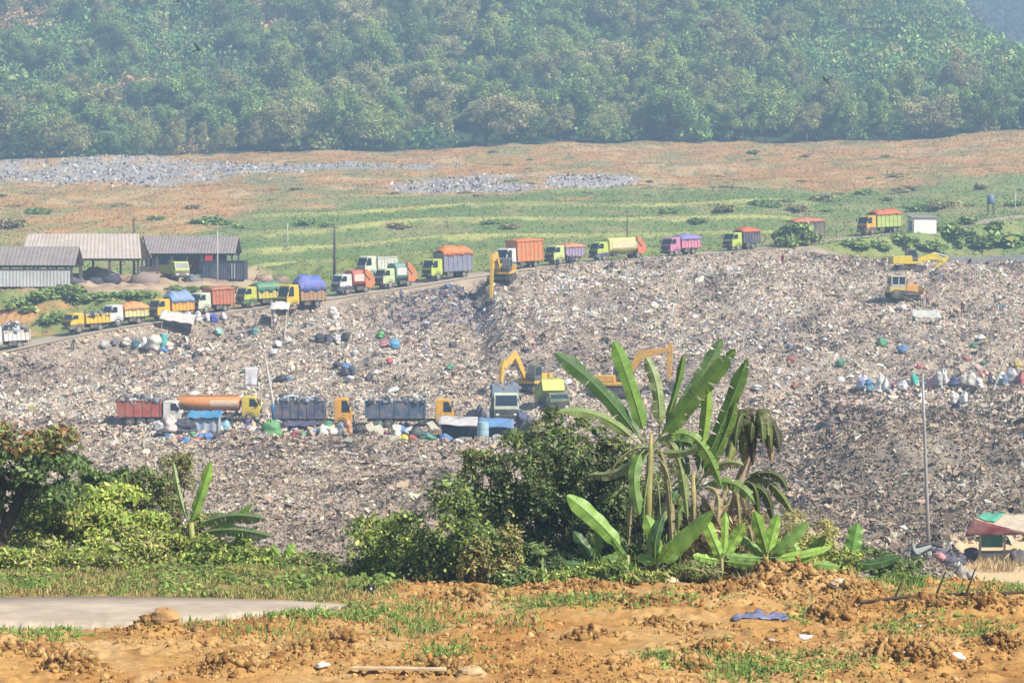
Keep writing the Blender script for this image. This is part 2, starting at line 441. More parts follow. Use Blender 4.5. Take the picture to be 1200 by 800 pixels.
def ground_colour(x, y, z, u):
    n = x.shape; PY = pyz(base_h(x, y), y)
    C = np.zeros(n + (3,))
    def put(mask, col): C[...] = C * (1 - mask[..., None]) + np.array(col) * mask[..., None]
    n1 = fbm(x / 3, y / 3, 101, 5); n2 = fbm(x / 12, y / 12, 111, 5); n3 = fbm(x / .6, y / .6, 121, 4); n4 = fbm(x / 35, y / 50, 131, 5)
    one = np.ones(n)
    # near soil
    put(one, (.39, .222, .076)); put(sst(.04, .22, n1), (.43, .275, .115)); put(sst(.02, .2, -n1), (.33, .165, .05)); put(.75 * sst(.06, .22, n3), (.23, .11, .034)); put(.6 * sst(.05, .2, fbm(x / .25, y / .25, 151, 3)), (.33, .18, .065))
    put(.6 * sst(.05, .22, fbm(x / 1.2, y / 1.2, 141, 4)), (.45, .30, .145))
    f = np.interp(u, _lf[:, 0], _lf[:, 1])
    bank = (u < 470) * sst(f + .1, f + .5, y) * sst(-.25, .05, n1 + .3)
    put(bank * (y < 62), (.24, .2, .07)); put(bank * (y < 62) * sst(.0, .15, n1), (.15, .19, .05)); put(bank * (y < 62) * sst(.08, .2, n3 + n1 * .5), (.42, .24, .1))
    lm = lane_mask(u, y, .1); put(lm, (.4, .35, .3))
    # behind the crest
    put(sst(57, 61, y), (.12, .15, .045)); put(sst(57, 61, y) * sst(.05, .2, n1), (.22, .2, .08))
    # waste
    g = sst(112, 122, y + 6 * n1)
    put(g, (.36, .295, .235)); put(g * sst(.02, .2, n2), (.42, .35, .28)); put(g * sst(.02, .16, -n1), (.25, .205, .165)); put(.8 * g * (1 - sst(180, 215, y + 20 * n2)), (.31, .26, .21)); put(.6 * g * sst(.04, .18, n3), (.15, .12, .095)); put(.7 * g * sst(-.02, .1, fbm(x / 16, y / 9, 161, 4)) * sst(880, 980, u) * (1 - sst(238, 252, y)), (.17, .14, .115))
    yard = sst(1100, 1140, u + 60 * n1) * sst(117, 121, y) * (1 - sst(143, 148, y)); put(yard, (.58, .44, .26))
    d, rz, side = road_info(x, y)
    bey = (side > 0) * sst(2.6, 4.5, d + 1.5 * n1) * (y > 270)
    bey = np.maximum(bey, sst(348, 351, y + 2 * n1) * (u > 880))
    put((1 - sst(3.2, 5.5, d + 3 * n1)) * (y > 270), (.43, .34, .24))
    # embankment
    put(bey, (.19, .23, .07)); put(bey * sst(.0, .16, n1), (.25, .26, .10)); put(bey * sst(.02, .14, n2 - .06) * (u < 330) * (y < 330), (.42, .25, .11))
    yd = bey * sst(316, 319, y) * (1 - sst(352, 356, y)) * (1 - sst(290, 320, u)); put(yd, (.42, .32, .22)); put(yd * sst(.02, .2, n1), (.33, .22, .14))
    # hillside behind: green terraces, dry grass
    hill = sst(353, 358, y) * bey
    put(hill, (.17, .235, .075)); put(hill * sst(-.03, .12, n2), (.21, .26, .095)); put(hill * .8 * sst(.04, .16, n1), (.27, .28, .12))
    fr, tw = terrace(x, y, base_h(x, y), u)
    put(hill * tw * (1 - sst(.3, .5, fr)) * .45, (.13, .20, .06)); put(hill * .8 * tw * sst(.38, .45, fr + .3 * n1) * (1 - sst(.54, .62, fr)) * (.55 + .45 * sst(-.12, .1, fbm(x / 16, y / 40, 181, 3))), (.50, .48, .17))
    lim = 234 - 12 * sst(500, 700, u) - 12 * sst(850, 1200, u) + 46 * (1 - sst(200, 330, u))
    dry = (1 - sst(lim - 6, lim + 10, PY + 40 * n2)) * hill
    put(dry, (.47, .275, .115)); put(dry * sst(.03, .16, n1), (.42, .32, .16)); put(dry * sst(.0, .14, -n2), (.42, .245, .105)); put(dry * sst(.09, .2, n4), (.27, .25, .12))
    put(dry * .85 * sst(.02, .12, fbm(x / 9, y / 13, 171, 4)), (.30, .27, .12)); put(dry * .8 * sst(.04, .15, fbm(x / 14, y / 16, 173, 4)), (.52, .36, .2)); put(dry * .8 * sst(.08, .2, -n1 + .02), (.22, .20, .09)); put(dry * .7 * sst(.03, .15, fbm(x / 6, y / 8, 175, 4)), (.45, .25, .11)); put(.6 * (hill - dry).clip(0) * sst(.05, .16, fbm(x / 8, y / 12, 177, 4)), (.30, .27, .13))
    for cu, cp, ru, rp in [(100, 204, 190, 15), (300, 200, 80, 6), (545, 218, 75, 11), (690, 213, 60, 9), (420, 198, 100, 4)]:
        m = 1 - sst(.7, 1.1, np.hypot((u - cu) / ru, (PY - cp) / rp) + 1.3 * n2 + .8 * n1); put(m * (y > 400), (.36, .34, .33))
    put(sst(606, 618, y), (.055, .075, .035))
    return C


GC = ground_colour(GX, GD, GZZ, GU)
nr_, nc_ = GX.shape
ii = np.arange(nr_ * nc_).reshape(nr_, nc_)
FI = np.stack([ii[:-1, :-1], ii[:-1, 1:], ii[1:, 1:], ii[1:, :-1]], -1).reshape(-1)
gm = attr_mat('ground_surface', rough=.95, scale=7, var=.3, bump=.6, bdist=.07, spec=.1)
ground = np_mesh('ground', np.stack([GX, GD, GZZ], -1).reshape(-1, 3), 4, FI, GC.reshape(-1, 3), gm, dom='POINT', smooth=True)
tag(ground, kind='structure')


def ribbon(name, left, right, m, dz, n=1):
    mb = MB(); k = len(left)
    def fn(i, j):
        t = i * (k - 1); a = min(int(t), k - 2); f = t - a
        p = Vector(left[a]).lerp(Vector(left[a + 1]), f); q = Vector(right[a]).lerp(Vector(right[a + 1]), f)
        return p.lerp(q, j) + Vector((0, 0, dz))
    mb.grid(fn, (k - 1) * n, 4)
    return mb.build(name, m, smooth=True)


# concrete lane: a thin slab that follows the ground
lu = np.linspace(-380, 436, 150); far = np.interp(lu, _lf[:, 0], _lf[:, 1]); near = np.interp(lu, _ln[:, 0], _ln[:, 1])
lf = [((u - 600) / F * d, d, GZ + .035) for u, d in zip(lu, far)]; ln_ = [((u - 600) / F * d, d, GZ + .035) for u, d in zip(lu, near + .35 * (vnoise(lu / 9, lu * 0, 5) - .5) + .2 * (vnoise(lu / 3.1, lu * 0, 6) - .5))]
lane = ribbon('concrete_road', ln_, lf, mat('concrete_lane', (.43, .36, .28), .9, var=.3, scale=1.3, bump=.3, dust=.6), 0.0)
sm = lane.modifiers.new('thickness', 'SOLIDIFY'); sm.thickness = .12; sm.offset = -1
tag(lane, kind='structure')
# haul road
lft, rgt = [], []
for i in range(len(RP)):
    a = Vector(RP[max(i - 1, 0)]); b = Vector(RP[min(i + 1, len(RP) - 1)]); t = (b - a); nrm = Vector((-t.y, t.x, 0)).normalized()
    p = Vector(RP[i]); lft.append(p + nrm * 3.1); rgt.append(p - nrm * 3.1)
tag(ribbon('haul_road', rgt, lft, mat('packed_dirt', (.42, .35, .27), .95, var=.3, scale=.35, dust=.3), .01, 6), kind='structure')

# ------------------------------------------------------------------ loose waste
def u_of(x, y): return 600 + F * x / y


N = 1500000
D = np.where(rng.random(N) < .6, np.sqrt(rng.uniform(119 ** 2, 350 ** 2, N)), np.sqrt(rng.uniform(119 ** 2, 240 ** 2, N))); U = rng.uniform(-160, 1360, N); q_ = rng.random(N) < .12; U = np.where(q_, rng.uniform(840, 1330, N), U); D = np.where(q_, np.sqrt(rng.uniform(135 ** 2, 262 ** 2, N)), D); X = (U - 600) / F * D
d, _, side = road_info(X, D)
ok = ~((side > 0) & (D > 270)) & (d > 3.2 + rng.uniform(0, 1.5, N) + 1.6 * (np.abs(U - 560) < 190)) & ~((U > 1105 + 20 * rng.random(N)) & (D < 144)) & ((D < 347) | (U < 800))
X, D, U = X[ok], D[ok], U[ok]; n = len(X)
Z = H(X, D)
fine = 1 - sst(195, 250, D + 25 * fbm(X / 20, D / 20, 201, 3))
sz = (rng.gamma(2.2, .034, n) + .038) * (1 - .33 * fine) * (1 + 1.3 * np.maximum(0, fbm(X / 5, D / 7, 231, 3))); sz = np.minimum(sz * np.where(rng.random(n) < .03, 2.4, 1), .5)
pos = np.stack([X, D, Z + sz * .22], 1)
nn = unit(rand_dirs(n) * .85 + np.array([0.05, -.25, .8])); dd = unit(np.cross(nn, rand_dirs(n)))
s_ = np.cross(nn, dd); hl = (sz * rng.uniform(.7, 1.5, n))[:, None]; wl = (sz * rng.uniform(.35, 1.0, n))[:, None]
jit = lambda: rng.uniform(.55, 1.2, (n, 1))
lift = nn * sz[:, None]
V = np.stack([pos - dd * hl * jit() - s_ * wl * jit() * .7 + lift * rng.uniform(-.3, .3, (n, 1)), pos + s_ * wl * jit() - dd * hl * .5 + lift * rng.uniform(-.2, .5, (n, 1)),
              pos + dd * hl * jit() + lift * rng.uniform(-.3, .3, (n, 1)), pos - s_ * wl * jit() * .8 + dd * hl * .4 + lift * rng.uniform(-.2, .5, (n, 1))], 1).reshape(-1, 3)
bright = pal(n, [(.56, .455, .355), (.48, .385, .295), (.36, .28, .21), (.17, .13, .10), (.68, .60, .52), (.055, .05, .05), (.40, .32, .285), (.74, .72, .70), (.22, .24, .30), (.50, .30, .25), (.16, .27, .40), (.42, .42, .16), (.12, .30, .27)],
             [30, 25, 16, 9, 8, 5, 9, 2.6, 2.2, 1.6, .8, .7, .6])
dark = pal(n, [(.46, .37, .28), (.36, .285, .21), (.24, .185, .135), (.12, .092, .07), (.58, .485, .385), (.05, .045, .045), (.6, .57, .53), (.22, .2, .22)], [30, 25, 20, 10, 10, 6, 3, 2])
mixm = rng.uniform(0, 1, n) < fine * .92
C = np.where(mixm[:, None], dark, bright)
zone = fbm(X / 11, D / 11, 211, 4)[:, None]; C = np.clip(C * np.array([1.2, 1.14, 1.10]) * (1 + 1.2 * zone) * (1 + .9 * fbm(X / 2.2, D / 2.8, 213, 3)[:, None]), .01, .66)
pd = fbm(X / 6, D / 9, 221, 4)                                           # patches of dark refuse, coloured in to read as shaded hollows
m = (pd > .12) & (rng.uniform(0, 1, n) < .75); C[m] *= np.array([.42, .40, .42])
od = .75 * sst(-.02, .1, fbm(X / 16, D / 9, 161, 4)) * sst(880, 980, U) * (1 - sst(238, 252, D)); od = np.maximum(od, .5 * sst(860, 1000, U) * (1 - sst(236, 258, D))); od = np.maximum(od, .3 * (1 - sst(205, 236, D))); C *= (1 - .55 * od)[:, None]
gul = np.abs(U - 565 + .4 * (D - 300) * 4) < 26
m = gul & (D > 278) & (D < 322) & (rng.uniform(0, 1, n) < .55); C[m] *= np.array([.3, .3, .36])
cl = (np.hypot((U - 512) / 62, (D - 305) / 13) + .8 * fbm(X / 4, D / 4, 241, 3) < 1) & (rng.uniform(0, 1, n) < .8)      # the purple-blue and black heap left of the excavator
C[cl] = pal(int(cl.sum()), [(.05, .05, .07), (.09, .085, .13), (.2, .15, .22), (.42, .40, .42), (.12, .2, .36), (.3, .12, .14), (.06, .06, .07)])
wh = (np.hypot((U - 668) / 26, (D - 315) / 6) < 1) & (rng.uniform(0, 1, n) < .55); C[wh] = pal(int(wh.sum()), [(.78, .78, .82), (.66, .66, .7)])
for cu, cd_, ru, rd, p in [(895, 292, 34, 12, .4), (460, 288, 50, 10, .3), (830, 282, 50, 10, .3), (730, 300, 70, 10, .16), (640, 300, 90, 14, .16)]:
    q = (np.hypot((U - cu) / ru, (D - cd_) / rd) < 1) & (rng.uniform(0, 1, n) < p); C[q] = pal(int(q.sum()), [(.74, .73, .72), (.6, .58, .55), (.55, .4, .38), (.15, .15, .2)])
lit = attr_mat('refuse', rough=.75, scale=5, var=.22)
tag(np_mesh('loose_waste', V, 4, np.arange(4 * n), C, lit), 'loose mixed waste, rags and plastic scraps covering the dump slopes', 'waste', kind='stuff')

# far patches of grey waste on the plateau
N = 42000; U = rng.uniform(-150, 760, N); D = rng.uniform(440, 604, N); X = (U - 600) / F * D; PYb = pyz(base_h(X, D), D)
keep = np.zeros(N, bool)
for cu, cp, ru, rp in [(100, 204, 190, 15), (300, 200, 80, 6), (545, 218, 70, 10), (690, 213, 56, 8), (420, 198, 100, 3)]:
    keep |= (np.hypot((U - cu) / ru, (PYb - cp) / rp) + 1.2 * fbm(X / 12, D / 12, 111, 5) + .3 * rng.uniform(-1, 1, N) < .9)
X, D = X[keep], D[keep]; n = len(X); Z = H(X, D); nn = unit(rand_dirs(n) + np.array([0, -.3, .6])); sz = rng.gamma(2.5, .1, n) + .12
V = rhombs(np.stack([X, D, Z + sz * .3], 1), unit(np.cross(nn, rand_dirs(n))), nn, sz * 1.5, sz)
tag(np_mesh('far_waste', V, 4, np.arange(4 * n), pal(n, [(.46, .43, .41), (.36, .33, .31), (.6, .58, .57), (.2, .19, .19), (.4, .31, .23)], [9, 9, 4, 5, 6]), lit), 'grey spread of old waste on the dry plateau below the forest', 'waste', kind='stuff')

# ------------------------------------------------------------------ grass
def tufts(name, X, D, Z, hgt, wid, C, label, up=1.0, lean=1.0):
    n = len(X); d = unit(np.stack([rng.normal(0, .45, n), rng.normal(0, .45, n), np.full(n, up)], 1)); nn = unit(np.cross(d, rand_dirs(n))); nn = unit(lean * nn * np.sign(nn[:, 2:3] + 1e-6) + np.array([.25, -.45, .35]))
    V = rhombs(np.stack([X, D, Z], 1) + d * (hgt * .42)[:, None], d, nn, hgt, wid)
    return tag(np_mesh(name, V, 4, np.arange(4 * n), C, attr_mat('grass_blade', rough=.75, transl=.25, var=.2)), label, 'grass', kind='stuff')


# on the hillside
N = 210000; D = np.sqrt(rng.uniform(300 ** 2, 612 ** 2, N)); U = rng.uniform(-160, 1360, N); X = (U - 600) / F * D
d, _, side = road_info(X, D)
ok = ((side > 0) & (d > 3.6) | (D > 350) & (U > 880)) & ~((U < 300) & (D > 317) & (D < 352)) & ~((D > 347) & (D < 353) & (U > 1090))
PYb = pyz(base_h(X, D), D)
for cu, cp, ru, rp in [(110, 203, 230, 20), (545, 218, 70, 11), (690, 213, 56, 10)]:
    ok &= ~((np.hypot((U - cu) / ru, (PYb - cp) / rp) < .8) & (rng.uniform(0, 1, N) < .85))
X, D, U = X[ok], D[ok], U[ok]; Z = H(X, D); n = len(X)
C = ground_colour(X, D, Z, U) * (1 + .14 * rng.standard_normal((n, 1)))
C[:, 1] *= rng.uniform(.95, 1.12, n); C = np.clip(C, .02, .8)
tufts('hill_grass', X, D, Z, rng.uniform(.08, .34, n), rng.uniform(.15, .5, n), C, 'green and dry orange grass growing over the terraced hillside', lean=.35)

# on the near bank and in patches on the soil
def near_grass(N, U, D, hgt, cols, label, name='grass', keep=None):
    X = (U - 600) / F * D; lm = lane_mask(U, D, .15); ok = lm < .2
    if keep is not None: ok &= keep(X, D)
    X, D = X[ok], D[ok]; n = len(X); Z = H(X, D); h = hgt * rng.uniform(.5, 1.4, n)
    return tufts(name, X, D, Z, h, h * rng.uniform(.06, .14, n) + .012, pal(n, cols, None, .2), label)


G1 = [(.16, .24, .05), (.22, .28, .07), (.30, .27, .10), (.12, .19, .04), (.38, .30, .13), (.34, .22, .09)]
bk = lambda s, a: (lambda x, y: (fbm(x / .9, y / .9, s, 3) > a) & (rng.random(len(x)) < 1 - sst(380, 500, u_of(x, y))))
def bank_xy(N): return rng.uniform(-150, 500, N), rng.uniform(51.2, 60.5, N)
near_grass(30000, *bank_xy(30000), .13, [(.30, .27, .10), (.38, .30, .13), (.34, .22, .09), (.24, .22, .07), (.42, .36, .17)], 'short straw coloured grass on the bank beyond the concrete road', name='dry_grass', keep=bk(301, -.1))
near_grass(13000, *bank_xy(13000), .16, [(.18, .28, .05), (.24, .33, .07), (.14, .22, .04), (.28, .32, .09)], 'fresh green grass in tufts on the bank beyond the concrete road', keep=bk(333, .06))
def weeds(name, U, D, hgt, cols, label, ln=.1):
    X = (U - 600) / F * D; ok = lane_mask(U, D, .2) < .1; X, D = X[ok], D[ok]; n = len(X); m = 12; kk = np.repeat(np.arange(n), m); Z = H(X, D)
    r = hgt * rng.uniform(.4, 1.3, n); nr = rand_dirs(n * m); nr[:, 2] = np.abs(nr[:, 2]); c = np.stack([X, D, Z], 1)[kk] + nr * r[kk][:, None] * rng.uniform(.3, 1.1, (n * m, 1)) * np.array([1.3, 1.3, 1])
    nn = unit(nr * .6 + rand_dirs(n * m) * .6 + np.array([0, -.2, .6])); L = ln * rng.uniform(.5, 1.5, n * m)
    C = np.clip(pal(n, cols, None, .22)[kk] * (1 + .2 * rng.standard_normal((n * m, 1))), .01, .9)
    tag(np_mesh(name, rhombs(c, unit(np.cross(nn, rand_dirs(n * m))), nn, L, L * .5), 4, np.arange(4 * n * m), C, attr_mat('grass_blade')), label, 'weeds', kind='stuff')
N = 2000; U, D = rng.uniform(-150, 470, N), rng.uniform(51.4, 60.5, N); k_ = (fbm((U - 600) / F * D / 1.3, D / 1.3, 341, 3) > .06); weeds('weeds', U[k_], D[k_], .22, [(.2, .31, .06), (.26, .36, .08), (.15, .23, .05), (.3, .3, .1), (.11, .18, .04)], 'small leafy weeds over the bank beyond the concrete road', .12)
N = 5500; near_grass(N, rng.uniform(-150, 640, N), rng.uniform(46, 51.5, N), .16, [(.15, .25, .05), (.2, .3, .07), (.26, .26, .09)], 'low green weeds along the near edge of the concrete road', keep=lambda x, y: (fbm(x / .8, y / .8, 311, 3) > .03) & (y < 51.4))
PATCH = [(900, 782, 120, 16, 3200), (740, 712, 90, 9, 2200), (640, 712, 50, 10, 900), (1080, 738, 70, 16, 900), (520, 775, 40, 14, 600), (40, 748, 60, 12, 1500), (1130, 700, 90, 10, 900), (1062, 683, 38, 9, 1800), (1160, 745, 40, 12, 500), (770, 778, 24, 8, 300), (345, 725, 70, 8, 1400), (940, 722, 22, 10, 500), (430, 722, 60, 9, 1500), (80, 690, 80, 10, 1600), (1185, 690, 20, 12, 400), (490, 735, 60, 10, 700)]
us, ds = [], []
for px, py, rx, ry, c in PATCH:
    c = int(c * .62)
    t = rng.normal(0, .5, (c, 2)); p = py + t[:, 1] * ry; us.append(px + t[:, 0] * rx); ds.append(GZ * F / (280 - p))
us, ds = np.concatenate(us), np.concatenate(ds)
k_ = rng.random(len(us)) < .45; weeds('weeds', us[k_][::4], ds[k_][::4], .1, [(.2, .31, .06), (.26, .36, .08), (.15, .23, .05), (.3, .3, .1)], 'low leafy weeds in patches on the dug soil', .07)
near_grass(len(us), us, ds, .14, [(.15, .28, .05), (.20, .33, .07), (.12, .2, .04), (.30, .3, .1)], 'green grass blades in patches on the bare orange soil', keep=lambda x, y: fbm(x / .5, y / .5, 351, 3) > -.02)
# dry straw in front of the stall
N = 480; near_grass(N, rng.normal(1172, 17, N), rng.uniform(134.5, 138.5, N), .5, [(.55, .42, .22), (.45, .33, .17)], 'dry straw coloured tall grass in front of the tarp stall', name='dry_grass')

# clods on the soil
ico = []
bm_ = bpy.data.meshes.new('tmp'); import bmesh
b_ = bmesh.new(); bmesh.ops.create_icosphere(b_, subdivisions=2, radius=1); b_.to_mesh(bm_)
iv = np.array([v.co[:] for v in bm_.vertices]); ifc = np.array([p.vertices[:] for p in bm_.polygons]); b_.free(); bpy.data.meshes.remove(bm_)
bm_ = bpy.data.meshes.new('tmp'); b_ = bmesh.new(); bmesh.ops.create_icosphere(b_, subdivisions=1, radius=1); b_.to_mesh(bm_)
jv = np.array([v.co[:] for v in bm_.vertices]); jfc = np.array([p.vertices[:] for p in bm_.polygons]); b_.free(); bpy.data.meshes.remove(bm_)
N = 38000; U = rng.uniform(-80, 1280, N); D = rng.uniform(40, 56, N); X = (U - 600) / F * D
ok = (lane_mask(U, D, .3) < .05) & ~((U < 440) & (D > 50)) & (fbm(X / 1.6, D / 1.6, 401, 3) > -.05); X, D = X[ok], D[ok]
r = np.minimum(rng.gamma(.9, .014, len(X)) + .008, .09); dk = np.zeros(len(X))
for cx, cy, rr_, hh in _CL:                                        # broken lumps heaped where the soil was dug
    k_ = int(450 + 700 * rr_); t = rng.normal(0, .38, (k_, 2)) * rr_; X = np.append(X, cx + t[:, 0] * 1.7); D = np.append(D, cy + t[:, 1] * 1.3); r = np.append(r, np.minimum(rng.gamma(1.0, .019, k_) + .01, .085)); dk = np.append(dk, rng.uniform(.4, 1, k_))
n = len(X); Z = H(X, D)
rad = 1 + 1.1 * (rng.random((n, len(jv), 1)) - .5)
V = (jv[None] * rad * r[:, None, None] * rng.uniform(.55, 1.3, (n, 1, 3)) + np.stack([X, D, Z + r * .1], 1)[:, None]).reshape(-1, 3)
FI = (jfc[None] + (np.arange(n) * len(jv))[:, None, None]).reshape(-1)
Cc = np.repeat((1 - .28 * dk)[:, None] * pal(n, [(.40, .24, .09), (.33, .18, .062), (.46, .295, .12), (.26, .13, .042)], None, .12), len(jfc), 0) * (1 + .12 * rng.standard_normal((n * len(jfc), 1)))
tag(np_mesh('soil_clods', V, 3, FI, Cc, gm), 'crumbled orange brown clods lying on the dug soil', 'soil', kind='stuff')
# ------------------------------------------------------------------ vegetation
LEAF = attr_mat('leaf', rough=.55, transl=.28, scale=9, var=.12, spec=.35)
FLEAF = attr_mat('forest_leaf', rough=.8, transl=.2, scale=.5, var=.2, spec=.1)
BARK = mat('bark', (.16, .11, .075), .9, var=.4, scale=7, bump=.5)
PALEBARK = mat('pale_bark', (.30, .26, .22), .9, var=.3, scale=3)


def plant(name, label, cat, root, lobes, n, ln, cols, wts=None, trunk=True, group=None, jit=.2, leafmat=None, part='foliage', stem='stem', ratio=.45, droop=.25, shell=(.55, 1.05), tr=.05, bark=None, lobe_jit=.12):
    """lobes in the plant's own space (z up from its base)"""
    e = empty(name, root, 0, label, cat, group)
    V, k = lobes_cloud(lobes, n, ln, droop, ratio, shell)
    lj = 1 + lobe_jit * rng.standard_normal(len(lobes))
    C = np.clip(pal(len(k), cols, wts, jit) * lj[k][:, None] * (np.array([2.25, 2.25, 1.85]) if leafmat is FLEAF else 1.2), .005, .9)
    np_mesh(part, V, 4, np.arange(len(V)), C, leafmat or LEAF, e)
    if trunk:
        mb = MB(); ls = sorted(lobes, key=lambda q: -q[3])[:7]
        zt = min(q[2] for q in lobes) * .6
        top = Vector((sum(q[0] for q in ls) / len(ls) * .5, sum(q[1] for q in ls) / len(ls) * .5, max(zt, .15)))
        mb.tube([(0, 0, -.25), (top.x * .4, top.y * .4, top.z * .5), top], [tr * 1.25, tr, tr * .85], 7)
        for q in ls:
            c = Vector(q[:3]); mid = top.lerp(c, .5) + Vector((0, 0, .06 * (c - top).length))
            mb.tube([top, mid, c], [tr * .6, tr * .4, tr * .12], 5)
        mb.build(stem, bark or BARK, e, smooth=True)
    return e


def lobes_in(rx, ry, rz, z0, n, lr=.42, seed=0, vmin=-.35):
    r = random.Random(seed); out = []
    for i in range(n):
        a = r.uniform(0, 2 * math.pi); v = r.uniform(vmin, 1); h = math.sqrt(max(0, 1 - v * v)); k = r.uniform(.38, .95)
        f = lr * r.uniform(.45, 1.2)
        out.append((rx * k * h * math.cos(a), ry * k * h * math.sin(a), z0 + rz * (v * k * .95 + .05), rx * f, ry * f, rz * f))
    return out


# --- forest trees on the hill (things), six crowns
KINDS = [('olive brown', [(.145, .15, .07), (.16, .16, .075), (.12, .13, .055), (.18, .17, .085)], 'round'),
         ('mid green', [(.10, .15, .05), (.13, .18, .06), (.075, .12, .04), (.17, .2, .08)], 'round'),
         ('dark green', [(.06, .10, .035), (.085, .13, .045), (.045, .08, .03), (.12, .15, .06)], 'round'),
         ('yellowish green', [(.155, .18, .065), (.135, .17, .055), (.18, .195, .08), (.11, .145, .05)], 'round'),
         ('greyish tan', [(.18, .165, .10), (.16, .155, .085), (.2, .18, .11), (.13, .135, .07)], 'round')]
FG = 'trees of the wood on the far hillside'
protos = []
for i, (nm, cols, _) in enumerate(KINDS):
    for v in range(2):
        Rr, Hh = (7.2, 13.5) if v == 0 else (5.6, 14.5)
        lob = lobes_in(Rr, Rr, Hh * .48, Hh * .5, 34 if v == 0 else 26, .30, 40 + i * 2 + v, -.75)
        lab = f'hazy {nm} {"broad round-crowned" if v == 0 else "tall narrow-crowned"} tree in the wood on the far hillside'
        e = plant('forest_tree', lab, 'tree', (0, 0, 0), lob, 9500, .42, cols, None, True, lab.replace('tree', 'trees', 1), .17, FLEAF, 'crown', 'trunk', .6, .2, (.6, 1.05), .28, mat('forest_bark', (.12, .10, .085), .9, var=.3, scale=1), .2)
        protos.append(e)
spots = []
r_ = random.Random(5)
tries = 0
while len(spots) < 285 and tries < 20000:
    tries += 1
    u = r_.uniform(-60, 1260); D = 612 + 185 * r_.random() ** 1.5
    cen = math.exp(-((u - 620) / 300) ** 2)
    py = float(pyz(base_h(np.array([(u - 600) / F * D]), np.array([D])), D)[0])
    if D > 645 and r_.random() > .25 + .75 * cen - (.35 if 890 < u < 1200 else 0): continue
    if u > 1140 and D > 700: continue
    x = (u - 600) / F * D
    if any((x - a) ** 2 + ((D - b) * .8) ** 2 < 6.2 ** 2 for a, b, _ in spots): continue
    spots.append((x, D, u))
used = set()
for x, D, u in spots:
    if D < 640: k = r_.choice([0, 1, 2, 3, 4, 6, 8, 1, 3])
    elif 380 < u < 880: k = r_.choice([0, 1, 4, 5, 2, 8, 6, 0, 7, 3])
    else: k = r_.choice([2, 3, 6, 7, 2, 4, 1])
    e = protos[k] if k not in used else copy_tree(protos[k]); used.add(k)
    s = r_.uniform(.6, 1.1) * (.8 if D < 640 and r_.random() < .4 else 1)
    e.location = (x, D, h1(x, D) - .3); e.rotation_euler = (0, 0, r_.uniform(0, 6.28)); e.scale = (s, s, s * r_.uniform(.85, 1.1))
for k, e in enumerate(protos):
    if k not in used: e.location = (spots[k][0] + 3, spots[k][1] + 8, h1(spots[k][0] + 3, spots[k][1] + 8))

# --- the rest of the wood: plantation plants that read as one mass
N = 9000; D = 612 + 330 * rng.random(N) ** .8; U = rng.uniform(-260, 1420, N); X = (U - 600) / F * D; Z = H(X, D)
rr = rng.uniform(1.3, 3.4, N) * (1 + .5 * (fbm(X / 40, D / 40, 501, 3) > .08)); m = 64
kk = np.repeat(np.arange(N), m)
nr = rand_dirs(N * m); nr[:, 2] = np.abs(nr[:, 2])
c = np.stack([X, D, Z + rr * .2], 1)[kk] + nr * rr[kk][:, None] * rng.uniform(.5, 1.05, (N * m, 1)) * np.array([1, 1, 1.25])
d = unit(nr * .6 + rand_dirs(N * m) * .9); nn = unit(np.cross(d, rand_dirs(N * m)) + np.array([0, 0, .4])); L = rr[kk] * rng.uniform(.2, .5, N * m)
right = sst(860, 980, U); bl = fbm(X / 60, D / 60, 511, 4)
pc = pal(N, [(.085, .15, .055), (.11, .18, .065), (.065, .115, .045), (.16, .2, .08), (.14, .15, .065)], None, .15) * (1 + 1.1 * bl[:, None])
br = ((fbm(X / 25, D / 25, 521, 3) > .16)[:, None] * (U < 500)[:, None]); pc = np.where(br, pal(N, [(.2, .17, .09), (.25, .17, .11)]), pc)
C = np.clip(np.array([2.2, 2.2, 1.85]) * pc[kk] * (1 + .16 * rng.standard_normal((N * m, 1))), .01, .8)
tag(np_mesh('forest', rhombs(c, d, nn, L, L * .6), 4, np.arange(4 * N * m), C, FLEAF), 'dense green plantation covering the hazy hillside between the trees', 'forest', kind='stuff')
# far ridge wood
N = 2600; U = rng.uniform(1050, 1420, N); D = rng.uniform(1150, 1700, N); X = (U - 600) / F * D; Z = H(X, D); m = 14; kk = np.repeat(np.arange(N), m); rr = rng.uniform(4, 8, N)
nr = rand_dirs(N * m); nr[:, 2] = np.abs(nr[:, 2]); c = np.stack([X, D, Z], 1)[kk] + nr * rr[kk][:, None]; nn = unit(nr + rand_dirs(N * m) * .6); L = rng.uniform(2, 4, N * m)
tag(np_mesh('ridge_forest', rhombs(c, unit(np.cross(nn, rand_dirs(N * m))), nn, L, L * .7), 4, np.arange(4 * N * m), pal(N * m, [(.09, .12, .06), (.12, .1, .07)]), FLEAF), 'blue hazed wood on the farthest ridge', 'forest', kind='stuff')

